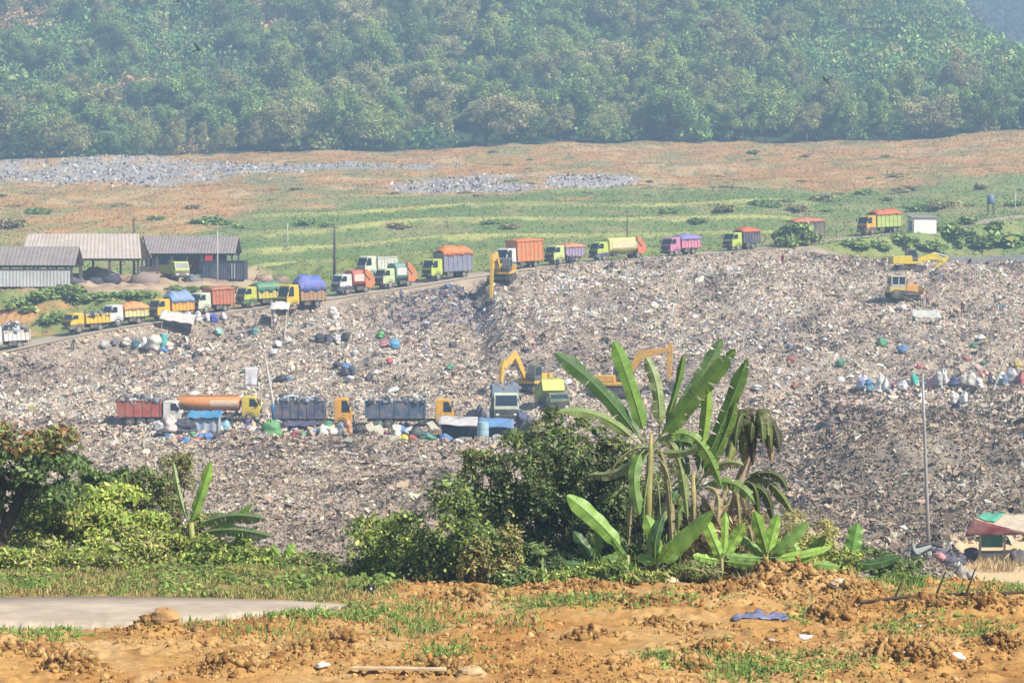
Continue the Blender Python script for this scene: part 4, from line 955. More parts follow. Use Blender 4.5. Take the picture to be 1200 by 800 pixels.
# ------------------------------------------------------------------ vehicles
TYRE = mat('tyre_rubber', (.03, .03, .032), .85, var=.3, dust=.5)
RIMM = mat('wheel_steel', (.35, .34, .33), .5, .4, dust=.5)
GLASS = mat('dark_glass', (.025, .04, .06), .12, 0, var=.3, scale=1.5, spec=.6)
BLACK = mat('black_plastic', (.03, .03, .035), .6, var=.3, dust=.35)
CHAS = mat('chassis_steel', (.06, .055, .055), .7, .2, dust=.6)
LAMP = mat('lamp_lens', (.75, .75, .7), .2, spec=.6)
TAIL = mat('tail_lamp', (.45, .03, .02), .3)
LOADM = attr_mat('load_refuse', rough=.8, scale=6, var=.3)


def paint(c, key=None): return mat('paint_%02d_%02d_%02d' % tuple(int(v * 99) for v in c), c, .55, 0, var=.22, scale=1.9, dust=.62, spec=.45)
def tarpm(c): return mat('tarp_%02d_%02d_%02d' % tuple(int(v * 99) for v in c), c, .7, 0, var=.28, scale=2.4, dust=.45, bump=.5)


_wheel = {}


def wheel(parent, loc, r=.46, w=.26, dual=False):
    key = (round(r, 2), dual)
    if key not in _wheel:
        ww = w * (2.1 if dual else 1)
        mb = MB(); n = 18; prof = [(r * .62, -ww / 2), (r * .93, -ww / 2), (r, -ww * .36), (r, ww * .36), (r * .93, ww / 2), (r * .62, ww / 2)]
        mb.grid(lambda i, j: ((lambda p: (p[0] * math.cos(i * 2 * math.pi), p[1], p[0] * math.sin(i * 2 * math.pi)))(prof[int(round(j * 5))])), n, 5)
        t = mb.build('wheel', TYRE, smooth=False)
        mr = MB(); mr.tube([(0, -ww * .38, 0), (0, ww * .38, 0)], r * .63, 14); mr.tube([(0, -ww * .52, 0), (0, ww * .52, 0)], r * .2, 8)
        q = mr.build('rim', RIMM)
        _wheel[key] = (t.data, q.data); bpy.data.objects.remove(t); bpy.data.objects.remove(q)
    a, b = _wheel[key]
    o = bpy.data.objects.new('wheel', a); COL.objects.link(o); o.parent = parent; o.location = loc
    q = bpy.data.objects.new('rim', b); COL.objects.link(q); q.parent = o
    return o


def heap_load(parent, x0, x1, W, z, h, seed, cols, name='waste_load'):
    """a heap of bundles and scraps piled over the cargo box"""
    r = random.Random(seed); n = 260
    px = rng.uniform(x0, x1, n); py = rng.uniform(-W / 2, W / 2, n)
    t = (px - x0) / (x1 - x0); pz = z + h * np.sqrt(np.clip(1 - (2 * t - 1) ** 4, 0, 1)) * np.sqrt(np.clip(1 - (py / (W / 2)) ** 2 * .7, 0, 1)) * rng.uniform(.35, 1, n)
    rad = rng.uniform(.14, .36, n)
    V = (iv[None] * (1 + .5 * (rng.random((n, len(iv), 1)) - .5)) * rad[:, None, None] * rng.uniform(.5, 1.2, (n, 1, 3)) + np.stack([px, py, pz], 1)[:, None]).reshape(-1, 3)
    Fi = (ifc[None] + (np.arange(n) * len(iv))[:, None, None]).reshape(-1)
    return np_mesh(name, V, 3, Fi, np.repeat(pal(n, cols), len(ifc), 0), LOADM, parent)


LOADC = [(.22, .2, .18), (.5, .5, .5), (.05, .05, .06), (.14, .13, .12), (.2, .27, .33), (.3, .2, .16), (.07, .07, .08), (.1, .1, .1)]


def truck(label, group, loc, heading, L, W=2.15, cab=(.7, .7, .7), cab2=None, box=(.5, .2, .1), top=('open',), Hb=1.2, ribs=6, style='box', seed=0, cabH=2.45, panel=None, tail=None, axles=2, nose=.0, boxgap=.0, front=None):
    """a cab-over dump truck, forward = +x; top: ('tarp', colour, height) | ('heap', height) | ('open',)"""
    e = empty('truck', loc, heading, label, 'truck', group)
    r = .45; zf = .95; xb = -L / 2; xf = L / 2; xc = xf - 1.75 - nose; xt = xc - .18 - boxgap       # back, front, cab back, box front
    cb = paint(cab); bx = paint(box)
    mb = MB()
    for s in (-1, 1): mb.box(((xb + xf) / 2 - .1, s * .42, .72), (L - .5, .12, .22))
    for k in range(5): mb.box((xb + .5 + k * (L - 1.2) / 4, 0, .72), (.1, .74, .16))
    mb.box((xc - 1.2, .78, .62), (.9, .42, .42)); mb.box((xc - 1.2, -.78, .62), (.7, .4, .4))
    mb.build('chassis', CHAS, e)
    # cab: a shaped shell with sloped front
    z0, z1 = .55, cabH; xw = xf - .34; hx = xf - nose
    prof = [(xc, z0), (xf, z0), (xf + .02, z0 + .55), (hx - .02 if nose else xf - .03, z0 + .95), (hx - .42, z1 - .1), (hx - .62, z1), (xc + .08, z1), (xc, z1 - .12)]
    mb = MB(); mb.prism(prof, -W / 2 + .06, W / 2 - .06); c = mb.build('cab', cb, e, bevel=.05)
    pa, pb = Vector((prof[3][0], 0, prof[3][1])), Vector((prof[4][0], 0, prof[4][1])); nrm = Vector((pb.z - pa.z, 0, pa.x - pb.x)).normalized()
    mb = MB(); g0, g1 = pa.lerp(pb, .06) + nrm * .012, pa.lerp(pb, .9) + nrm * .012; w2 = W / 2 - .16
    g0b, g1b = g0 - nrm * .03, g1 - nrm * .03
    mb.add([(g0.x, -w2, g0.z), (g0.x, w2, g0.z), (g1.x, w2 - .06, g1.z), (g1.x, -w2 + .06, g1.z), (g0b.x, -w2, g0b.z), (g0b.x, w2, g0b.z), (g1b.x, w2 - .06, g1b.z), (g1b.x, -w2 + .06, g1b.z)], [(0, 1, 2, 3), (7, 6, 5, 4), (0, 4, 5, 1), (1, 5, 6, 2), (2, 6, 7, 3), (3, 7, 4, 0)])
    mb.build('windscreen', GLASS, c)
    for s in (-1, 1):
        mb = MB(); y = s * (W / 2 - .055); h0, h1_ = z0 + 1.0, z1 - .2
        mb.prism([(xc + .72, h0), (hx - .16, h0), (hx - .5, h1_), (xc + .74, h1_)], y - .008, y + .008); mb.build('side_window', GLASS, c)
        mb = MB(); mb.box((xc + .95, s * (W / 2 - .05), z0 + .75), (.12, .03, .05)); mb.build('door_handle', BLACK, c)
        mb = MB(); mb.box((xf - .12, s * (W / 2 + .12), z1 - .55), (.08, .2, .38)); mb.tube([(xf - .2, s * (W / 2 - .1), z1 - .3), (xf - .12, s * (W / 2 + .12), z1 - .4)], .02, 5); mb.build('mirror', BLACK, c)
        mb = MB(); mb.box((xf + .045, s * (W / 2 - .38), z0 + .2), (.05, .34, .2)); mb.build('headlight', LAMP, e, bevel=.02)
        mb = MB(); mb.box((xb - .03, s * (W / 2 - .3), .85), (.05, .3, .12)); mb.build('tail_light', TAIL, e)
        mb = MB(); mb.grid(lambda i, j: (xf - 1.05 + .6 * math.cos(math.pi * i), s * (W / 2 - .32 + .3 * j), .48 + .58 * math.sin(math.pi * i)), 10, 1); mb.build('mudguard', BLACK, e, solid=.03)
    mb = MB(); mb.box((xf + .06, 0, .5), (.16, W - .1, .3)); mb.build('bumper', BLACK if cab2 is None else paint(cab2), e, bevel=.03)
    mb = MB(); mb.box((xf + .035, 0, z0 + .45), (.05, W * .88, .5)); mb.build('grille_shade', paint(front) if front else BLACK, c)  # oversized dark grille; puts the shade of the cab front into its colour
    if cab2 is not None:
        mb = MB(); mb.box(((xc + xf) / 2, 0, z0 + .16), (xf - xc + .02, W - .1, .5)); mb.build('cab_skirt', paint(cab2), c)
    # body
    Lb = xt - xb
    if style == 'box':
        mb = MB(); t_ = .06; zt = zf + Hb
        mb.box(((xb + xt) / 2, 0, zf + .04), (Lb, W, .1))
        for s in (-1, 1): mb.box(((xb + xt) / 2, s * (W / 2 - t_ / 2), zf + Hb / 2 + .09), (Lb, t_, Hb))
        mb.box((xt - t_ / 2, 0, zf + Hb / 2 + .12), (t_, W - .13, Hb + .06)); mb.box((xb + t_ / 2, 0, zf + Hb / 2 + .09), (t_, W - .13, Hb))
        for k in range(ribs + 1):
            x = xb + .05 + (Lb - .1) * k / ribs
            for s in (-1, 1): mb.box((x, s * (W / 2 + .03), zf + Hb / 2 + .06), (.09, .062, Hb + .04))
        for s in (-1, 1): mb.box(((xb + xt) / 2, s * (W / 2 + .022), zt + .075), (Lb + .02, .09, .11))
        mb.build('cargo_box', bx, e)
        if panel is not None:
            for s in (-1, 1): mb = MB(); mb.box(((xb + xt) / 2, s * (W / 2 + .068), zf + Hb * .5), (Lb * .8, .02, Hb * .55)); mb.build('side_panel', paint(panel), e)
        if top[0] == 'tarp':
            col, h = top[1], top[2]; mb = MB(); rr = random.Random(seed); ph = rr.uniform(0, 6)
            side = top[3] if len(top) > 3 else .25
            def fn(i, j):
                x = xb - .05 + (Lb + .1) * i; a = (j - .5) * 2
                bulge = h * (1 - abs(a) ** 2.6) * (1 - .75 * abs(2 * i - 1) ** 5) * (1 + .12 * math.sin(i * 9 + ph) + .08 * math.sin(a * 4 + i * 14))
                if abs(a) > .93: return (x, math.copysign(W / 2 + .09 + .02 * math.sin(i * 40), a), zt - side * (1 + .2 * math.sin(i * 17 + ph)) * ((abs(a) - .93) / .07) + .14)
                return (x, a / .93 * (W / 2 + .06), zt + .14 + bulge + .02 * math.sin(i * 46 + a * 3))
            mb.grid(fn, 30, 28)
            tp = mb.build('tarp', tarpm(col), e, smooth=True, solid=.03)
            mb = MB()
            for k in range(4): x = xb + Lb * (k + .5) / 4; mb.tube([fn((k + .5) / 4, j / 14) + Vector((0, 0, .02)) if False else Vector(fn((k + .5) / 4, j / 14)) + Vector((0, 0, .03)) for j in range(15)], .018, 4)
            mb.build('rope', mat('rope', (.35, .3, .22), .9), tp)
        elif top[0] == 'heap':
            heap_load(e, xb + .15, xt - .15, W - .1, zt - .15, top[1], seed, LOADC)
            if len(top) > 2:
                mb = MB(); mb.grid(lambda i, j: (xb + Lb * (.2 + .6 * i), (j - .5) * W * .9, zt + top[1] * .85 + .08 * math.sin(i * 7) + .1 * math.cos(j * 5) - .2 * (2 * j - 1) ** 2), 10, 8)
                mb.build('cover_sheet', tarpm(top[2]), e, smooth=True, solid=.02)
    elif style == 'compactor':
        mb = MB(); n = 14; hb = Hb
        prof = [(W / 2 * math.copysign(abs(math.cos(t)) ** .6, math.cos(t)), zf + hb / 2 + .1 + (hb / 2 + .08) * math.copysign(abs(math.sin(t)) ** .6, math.sin(t))) for t in [2 * math.pi * k / n for k in range(n)]]
        x0, x1 = xb + 1.35, xt
        mb.add([(x0, p[0], p[1]) for p in prof] + [(x1, p[0], p[1]) for p in prof], [tuple(range(n)), tuple(range(2 * n - 1, n - 1, -1))] + [(i, i + n, (i + 1) % n + n, (i + 1) % n) for i in range(n)])
        mb.box(((x0 + x1) / 2, 0, zf - .02), (x1 - x0, .9, .2)); bb = mb.build('body', bx, e, bevel=.03)
        if panel is not None:
            for s in (-1, 1): mb = MB(); mb.box(((x0 + x1) / 2, s * (W / 2 + .012), zf + hb / 2 + .1), ((x1 - x0) * .8, .03, hb * .5)); mb.build('side_panel', paint(panel), bb)
        mb = MB(); mb.prism([(x0 - .02, zf - .25), (x0 - .02, zf + hb + .2), (xb + .9, zf + hb + .2), (xb - .05, zf + .75), (xb - .05, zf + .1), (xb + .4, zf - .35)], -W / 2, W / 2); mb.build('tailgate_hopper', paint(tail or box), e, bevel=.04)
        mb = MB()
        for s in (-1, 1): mb.tube([(x0 + .3, s * (W / 2 + .05), zf + hb), (xb + .7, s * (W / 2 + .05), zf + .6)], .05, 6)
        mb.build('hydraulic_cylinder', CHAS, e)
    elif style == 'tanker':
        mb = MB(); n = 18; x0, x1 = xb + .1, xt; zc = zf + Hb / 2 + .15
        pr = [(x0, .35), (x0 + .12, .85), (x0 + .3, 1), (x1 - .3, 1), (x1 - .12, .85), (x1, .35)]
        mb.grid(lambda i, j: ((lambda p: (p[0], p[1] * (W / 2 - .05) * math.cos(2 * math.pi * i), zc + p[1] * Hb / 2 * math.sin(2 * math.pi * i)))(pr[int(round(j * 5))])), n, 5)
        mb.add([(x0, (W / 2 - .05) * .35 * math.cos(2 * math.pi * k / n), zc + Hb / 2 * .35 * math.sin(2 * math.pi * k / n)) for k in range(n)], [tuple(range(n))])
        t = mb.build('tank', bx, e, smooth=True)
        mb = MB(); mb.box(((x0 + x1) / 2, 0, zc + Hb / 2 + .02), (Lb - .8, .7, .1)); mb.build('walkway', paint((.45, .16, .06)), t)
        mb = MB()
        for k in range(3): mb.box((x0 + .6 + k * (Lb - 1.2) / 2, 0, zf + .1), (.2, W * .7, .35))
        mb.build('tank_saddle', CHAS, e)
        if panel is not None:
            mb = MB(); mb.grid(lambda i, j: (x1 - .25 - i * Lb * .42, -(W / 2 - .035) * math.cos((j - .5) * .9), zc + (Hb / 2 + .012) * math.sin((j - .5) * .9)), 8, 6); mb.build('side_panel', paint(panel), t, smooth=True)
    # wheels
    for s in (-1, 1):
        wheel(e, (xf - 1.05, s * (W / 2 - .17), r), r)
        for k in range(axles - 1): wheel(e, (xb + 1.25 + k * 1.05, s * (W / 2 - .3), r), r, dual=True)
    return e


def zroad(px): return float(np.interp(px, [r[0] for r in ROAD], [0] * len(ROAD)))


ORANGE = (.62, .20, .05); RED = (.50, .10, .045); YEL = (.75, .50, .03); LIMEC = (.50, .62, .10); WHITE = (.72, .72, .70); BLUE = (.10, .19, .55)
HG = 'trucks queueing on the haul road'


def queue_truck(pxl, pxr, ptop, pbot, label, phi=38, dD=0, **k):
    pc = (pxl + pxr) / 2; D = float(np.interp(pc, [r[0] for r in ROAD], [r[2] for r in ROAD])) + dD
    s = F / D; W = k.get('W', 2.1); ph = R(phi)
    Ln = min(9.0, max(5.0, ((pxr - pxl) / s - W * math.sin(ph)) / math.cos(ph)))
    x = (pc - 600) / F * D; d, rz, sd = road_info(np.array([x]), np.array([D]))
    z = float(rz[0]) if float(d[0]) < 3.2 else h1(x, D)
    tot = (pbot - ptop) / s
    cabH = k.pop('cabH', 2.4); th = k['top'][2] if k.get('top', ('',))[0] == 'tarp' else (k['top'][1] if k.get('top', ('',))[0] == 'heap' else 0)
    Hb = max(.75, tot - 1.1 - th)
    # nose of the truck follows the climb of the road
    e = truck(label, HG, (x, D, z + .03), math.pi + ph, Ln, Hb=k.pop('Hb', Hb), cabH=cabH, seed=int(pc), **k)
    e.rotation_euler.y = R(2.6)
    return e


queue_truck(-20, 34, 372, 411, 'white truck piled with sacks and scrap, cut off by the left edge of the photo', cab=WHITE, box=WHITE, top=('heap', 1.0), Hb=1.0, phi=30, cabH=2.6)
queue_truck(77, 126, 366, 389, 'small yellow dump truck with dark load, last but one in the queue at left', cab=YEL, cab2=(.2, .16, .12), box=YEL, top=('heap', .25), phi=36, cabH=2.2)
queue_truck(125, 169, 354, 381, 'white-cab truck with pale yellow box under a sagging orange tarp', cab=WHITE, box=(.66, .62, .28), top=('tarp', (.75, .30, .10), .55, .3), phi=36, Hb=.95)
queue_truck(178, 224, 342, 375, 'yellow truck with sky blue tarp bulging over its orange yellow box', cab=YEL, box=(.78, .38, .03), top=('tarp', (.20, .33, .62), .95, .35), phi=40, Hb=1.15)
queue_truck(227, 270, 337, 367, 'pale green cab truck with tall plain rusty red box behind the white sacks', cab=(.62, .68, .52), box=(.50, .15, .07), top=('tarp', (.50, .16, .08), .2, .2), phi=40)
queue_truck(279, 327, 331, 359, 'yellow and green truck with flat teal green cover over its box', cab=(.55, .58, .08), cab2=(.06, .18, .06), box=(.62, .52, .12), top=('tarp', (.08, .30, .20), .35, .75), phi=36)
queue_truck(326, 382, 313, 361, 'big yellow-cab truck with royal blue tarp heaped over a brown box', cab=YEL, box=(.38, .22, .12), top=('tarp', (.10, .15, .55), 1.25, .55), phi=40, Hb=1.5, cabH=2.9, dD=-6)
queue_truck(390, 438, 317, 344, 'white-cab compactor truck with white panel on its red body, orange tailgate', cab=WHITE, cab2=(.05, .06, .12), box=(.48, .09, .06), style='compactor', panel=(.74, .62, .55), tail=ORANGE, phi=36, top=('',))
queue_truck(440, 488, 309, 337, 'pale green cab compactor truck with white and teal body and orange tailgate', cab=(.55, .66, .36), box=(.12, .30, .28), style='compactor', panel=(.74, .70, .66), tail=ORANGE, phi=36, top=('',))
queue_truck(423, 462, 307, 332, 'white truck mostly hidden behind the two compactor trucks', cab=(.7, .74, .6), box=(.66, .70, .62), top=('open',), phi=36, dD=10, Hb=1.4, cabH=2.7)
queue_truck(495, 554, 288, 326, 'lime-cab truck with blue grey box and bright orange tarp on top', cab=LIMEC, box=(.20, .22, .34), top=('tarp', (.72, .20, .03), .75, .4), phi=38, cabH=2.6)
queue_truck(581, 637, 280, 315, 'white-cab truck with blue skirt and tall orange box', cab=WHITE, cab2=(.08, .12, .3), box=(.62, .21, .06), top=('tarp', (.66, .20, .05), .25, .15), phi=42, cabH=2.7)
queue_truck(640, 684, 286, 309, 'pale lime cab truck with low mauve box and dull orange cover', cab=(.56, .68, .26), box=(.33, .26, .42), top=('tarp', (.66, .28, .12), .3, .2), phi=36)
queue_truck(690, 758, 280, 305, 'lime-cab compactor truck with cream yellow body and orange tailgate', cab=LIMEC, cab2=(.06, .1, .2), box=(.62, .60, .20), style='compactor', panel=(.72, .66, .42), tail=(.66, .16, .05), phi=32, top=('',))
queue_truck(774, 822, 275, 299, 'pink truck with pink box under a blue violet tarp', cab=(.62, .22, .40), box=(.62, .22, .36), top=('tarp', (.20, .20, .52), .5, .25), phi=36)
queue_truck(847, 891, 268, 294, 'lime-cab truck with dark box and a rounded orange red cover', cab=LIMEC, box=(.06, .07, .12), top=('tarp', (.62, .12, .04), .5, .15), phi=36)
queue_truck(908, 968, 257, 287, 'dark truck with dull red cover, half hidden by a bush', cab=(.10, .11, .09), box=(.12, .11, .09), top=('tarp', (.52, .17, .09), .45, .15), phi=30)
queue_truck(1003, 1058, 240, 274, 'tall orange truck with lime box under red tarp beside the white hut', cab=(.72, .42, .05), cab2=(.25, .1, .08), box=(.42, .55, .14), top=('tarp', (.58, .11, .04), .6, .2), phi=34, Hb=1.7, cabH=2.6)
# the lime tipper standing in the yard
p = place(205, 328, 322, 345)
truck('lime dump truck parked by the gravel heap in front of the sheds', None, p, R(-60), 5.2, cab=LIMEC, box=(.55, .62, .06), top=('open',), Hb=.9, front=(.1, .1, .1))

# the row on the waste below, seen from the side (facing right)
LG = 'trucks standing in a row on the waste'
def row_truck(pxl, pxr, ytop, label, D=249, rz=0.0, **k):
    x = ((pxl + pxr) / 2 - 600) / F * D; s = F / D; Ln = (pxr - pxl) / s
    z = zpy(502, D); z = max(h1(x, D), float(z) - .5)
    return truck(label, LG, (x, D, z + .02), rz, Ln, **k)


row_truck(138, 213, 462, 'dusty red dump truck with white cab and dark garbage load on the lower waste', cab=WHITE, box=(.42, .09, .055), top=('heap', .55), Hb=1.5, ribs=5, axles=3, seed=4)
row_truck(205, 305, 468, 'orange tank truck with yellow cab and a pale stain along its tank', D=251.5, cab=(.68, .52, .04), box=(.66, .25, .05), style='tanker', Hb=1.45, panel=(.66, .50, .36), axles=3, cabH=2.5, top=('',))
row_truck(322, 413, 454, 'navy sided truck with amber cab and white sheets over its garbage load', cab=(.74, .36, .02), box=(.075, .085, .15), top=('heap', .65, (.7, .7, .7)), Hb=1.65, ribs=6, axles=3, cabH=2.9, boxgap=.75, seed=8)
row_truck(428, 532, 460, 'blue grey sided garbage truck with amber cab, next to the blue and white awning', cab=(.74, .38, .02), box=(.055, .10, .18), top=('heap', .35), Hb=1.6, ribs=4, axles=3, cabH=2.75, boxgap=.85, nose=.0, seed=9)
p = place(592, 500, 244, 262)
truck('pale green cab truck facing the viewer with its grey blue bed behind', None, on(592, 252), R(-88), 7.2, W=2.5, cab=(.50, .60, .46), box=(.22, .30, .42), top=('heap', .1), Hb=2.35, cabH=2.8, axles=3)
p = on(648, 257)
t_ = truck('lime dump truck backed to the waste with its box tipped up behind the thicket', None, p, R(-75), 5.2, W=2.15, cab=(.07, .14, .04), box=(.56, .68, .08), top=('tarp', (.56, .68, .10), .3, .15), Hb=1.1, cabH=2.1, axles=2)
for ch in t_.children:
    if ch.name.startswith(('cargo_box', 'tarp')):
        ch.matrix_local = Matrix.Translation((-2.3, 0, .95)) @ Matrix.Rotation(R(-26), 4, 'Y') @ Matrix.Translation((2.3, 0, -.95))

# ------------------------------------------------------------------ excavators and bulldozer
CATY = paint((.74, .46, .03)); TRK = mat('track_steel', (.055, .05, .05), .7, .3, dust=.6)


def excavator(label, loc, heading, pts, swing=0.0, body=None, s=1.0, cabside=1, tilt=(0, 0)):
    """pts = boom foot, knee, boom end, stick tip in (x, z)"""
    bd = body or CATY
    e = empty('excavator', loc, heading, label, 'excavator', 'excavators on the waste'); e.scale = (s, s, s); e.rotation_euler = (tilt[0], tilt[1], heading)
    for y in (-1.15, 1.15):
        mb = MB(); mb.prism([(-1.9, .25), (-1.6, 0), (1.6, 0), (1.9, .25), (1.95, .55), (1.65, .85), (-1.65, .85), (-1.95, .55)], y - .28, y + .28)
        for k in range(15): mb.box((-1.7 + k * .243, y, .87), (.13, .6, .05)); mb.box((-1.7 + k * .243, y, -.01), (.13, .6, .05))
        tk = mb.build('track', TRK, e)
        mb = MB()
        for x in (-1.55, -.8, 0, .8, 1.55): mb.tube([(x, y - .3, .42), (x, y + .3, .42)], .26, 10)
        mb.build('roller', CHAS, tk)
    mb = MB(); mb.box((0, 0, .6), (2.2, 1.7, .4)); mb.tube([(0, 0, .7), (0, 0, 1.0)], .8, 16); mb.build('undercarriage', CHAS, e)
    mb = MB(); mb.box((-.45, 0, 1.2), (3.1, 2.6, .35)); mb.box((-1.0, -.75 * cabside, 1.75), (2.0, 1.05, .75)); mb.box((-1.1, .45 * cabside, 1.68), (1.7, 1.1, .62)); mb.build('engine_housing', bd, e, bevel=.08)
    mb = MB(); mb.prism([(-2.55, 1.05), (-1.9, 1.03), (-1.9, 2.05), (-2.4, 2.05), (-2.6, 1.8)], -1.28, 1.28); mb.build('counterweight', bd, e, bevel=.08)
    y = .8 * cabside; mb = MB(); x0, x1 = -.35, 1.15
    mb.prism([(x0, 1.38), (x1, 1.38), (x1 + .05, 2.1), (x1 - .25, 2.95), (x0 + .1, 3.0), (x0, 2.8)], y - .5, y + .5); c = mb.build('cab', mat('excavator_cab', (.12, .115, .10), .5, dust=.3), e, bevel=.05)
    for s_ in (-1, 1): mb = MB(); mb.prism([(x0 + .18, 1.95), (x1 - .08, 1.95), (x1 - .32, 2.8), (x0 + .22, 2.8)], y + s_ * .503 - .01, y + s_ * .503 + .01); mb.build('side_window', GLASS, c)
    mb = MB(); a, b = Vector((x1 + .04, 0, 1.75)), Vector((x1 - .22, 0, 2.85)); mb.box(((a + b) / 2 + Vector((.03, y, 0)))[:], (.04, .84, 1.1), rot=Matrix.Rotation(R(-13), 3, 'Y')); mb.build('windscreen', mat('windscreen_glass', (.10, .14, .20), .12, spec=.7), c)
    f, k, t, tip = [Vector((p[0], 0, p[1])) for p in pts]
    def beam(name, ps, hs, w, m):
        mb = MB(); n = len(ps); vs = []
        for i, p in enumerate(ps):
            d = (ps[min(i + 1, n - 1)] - ps[max(i - 1, 0)]).normalized(); u = Vector((-d.z, 0, d.x))
            for sy in (-1, 1):
                for su in (-1, 1): vs.append(p + u * hs[i] * su + Vector((0, sy * w / 2, 0)))
        fs = [(0, 1, 3, 2), (4 * n - 4, 4 * n - 2, 4 * n - 1, 4 * n - 3)]
        for i in range(n - 1):
            o = 4 * i
            fs += [(o, o + 4, o + 5, o + 1), (o + 1, o + 5, o + 7, o + 3), (o + 3, o + 7, o + 6, o + 2), (o + 2, o + 6, o + 4, o)]
        return mb.add(vs, fs).build(name, m, e, bevel=.03)
    off = -.12 * cabside
    bo = beam('boom', [f, f.lerp(k, .6), k, k.lerp(t, .5), t], [.24, .36, .42, .32, .2], .5, bd); bo.location.y = off
    ds = (tip - t).normalized(); st = beam('dipper_arm', [t - ds * .8, t, t.lerp(tip, .5), tip], [.16, .3, .24, .14], .38, bd); st.location.y = off
    mb = MB(); mb.tube([f + Vector((.6, off, -.1)), f.lerp(k, .75) + Vector((.15, off, -.2))], .1, 8); mb.tube([k + Vector((0, off, .42)), t - ds * .7 + Vector((0, off, .1))], .09, 8); mb.build('hydraulic_cylinder', RIMM, e)
    mb = MB(); u = Vector((ds.z, 0, -ds.x)); P = [tip, tip + ds * .55 + u * .1, tip + ds * 1.0 - u * .25, tip + ds * .95 - u * .8, tip + ds * .3 - u * .95, tip + ds * .05 - u * .5]
    mb.prism([(p.x, p.z) for p in P], off - .5, off + .5)
    for q in range(4): mb.box((P[4] + Vector((0, off - .38 + q * .25, 0)) - u * .1)[:], (.2, .1, .1))
    mb.build('bucket', mat('bucket_steel', (.09, .08, .07), .6, .4, dust=.5), e)
    return e


excavator('yellow excavator with arm hanging down the slope below the white-cab orange truck', on(588, 313, -.1), R(-103), [(1.0, 1.7), (2.4, 3.5), (4.4, 3.0), (5.2, -1.6)], tilt=(0, R(4)))
excavator('yellow excavator reaching its bent arm over the pale green truck bed', on(621, 268, -.05), R(-122), [(1.0, 1.7), (2.9, 4.2), (5.2, 2.9), (5.8, .4)])
excavator('orange yellow excavator with its boom raised in an arch behind the banana leaves', on(722, 264, -.05), R(-8), [(1.0, 1.6), (2.6, 4.3), (5.6, 4.75), (5.5, 1.5)], body=paint((.72, .38, .03)))
excavator('yellow excavator on the flat top of the waste with arm folded low', on(1066, 330, -.75), R(6), [(1.0, 1.5), (3.1, 2.1), (4.4, 1.5), (3.2, .5)], s=1.0, body=paint((.76, .58, .02)))
# bulldozer
p = place(1056, 366, 308, 335); e = empty('bulldozer', p, R(12), 'yellow bulldozer with dark glazed cab above the teal and white awning', 'bulldozer')
for y in (-1.0, 1.0):
    mb = MB(); mb.prism([(-1.7, .3), (-1.4, 0), (1.5, 0), (1.8, .3), (1.6, .75), (-1.0, 1.05), (-1.6, .8)], y - .28, y + .28); mb.build('track', TRK, e)
mb = MB(); mb.box((-.7, 0, 1.05), (2.0, 1.45, .8)); mb.build('body', paint((.66, .52, .12)), e, bevel=.06)
mb = MB(); mb.box((1.2, 0, 1.15), (1.5, 1.1, 1.0)); mb.tube([(.9, .2, 1.6), (.9, .2, 2.3)], .07, 8); mb.build('engine_hood', paint((.72, .36, .06)), e, bevel=.08)
mb = MB(); mb.box((-.6, 0, 2.62), (2.1, 1.7, .14)); mb.box((-.6, 0, 1.5), (1.7, 1.5, .3))
for x in (-1.45, -.6, .25):
    for y in (-.72, .72): mb.box((x, y, 2.1), (.12, .1, .95))
c = mb.build('cab', mat('dozer_cab', (.5, .5, .46), .5, dust=.3), e)
mb = MB()
for x in (-1.02, -.17): mb.box((x, -.70, 2.1), (.72, .03, .85)); mb.box((x, .70, 2.1), (.72, .03, .85))
mb.box((.26, 0, 2.1), (.03, 1.3, .85)); mb.box((-1.46, 0, 2.1), (.03, 1.3, .85)); mb.build('window', GLASS, c)
mb = MB(); mb.grid(lambda i, j: (2.55 - .35 * math.sin(j * math.pi) + .1 * j, (i - .5) * 3.2, .05 + 1.2 * j), 6, 8); mb.build('blade', paint((.6, .44, .12)), e, solid=.08)
mb = MB()
for y in (-1.35, 1.35): mb.tube([(0, y, .45), (2.4, y, .4)], .1, 6)
mb.build('push_arm', CHAS, e)
# ------------------------------------------------------------------ sheds, hut, tank, poles
ROOF1 = mat('weathered_roof', (.46, .40, .36), .8, .0, var=.2, scale=.9, dust=.35)
ROOF2 = mat('grey_roof', (.25, .22, .22), .8, var=.25, scale=.9, dust=.3)
STEEL = mat('dark_steel_post', (.09, .085, .09), .7, .2, dust=.3)
PALEW = mat('pale_sheet_wall', (.52, .55, .57), .7, var=.2, scale=.7, dust=.35)


def corrug(mb, a, b, c, d, amp=.05, n=60, m=0):
    """ribbed sheet over the quad a-b (eave) to d-c (ridge)"""
    a, b, c, d = map(Vector, (a, b, c, d)); nr = (b - a).cross(d - a).normalized()
    mb.grid(lambda i, j: a.lerp(b, i).lerp(d.lerp(c, i), j) + nr * (amp if int(i * n + .5) % 2 else 0), n, 4, m)


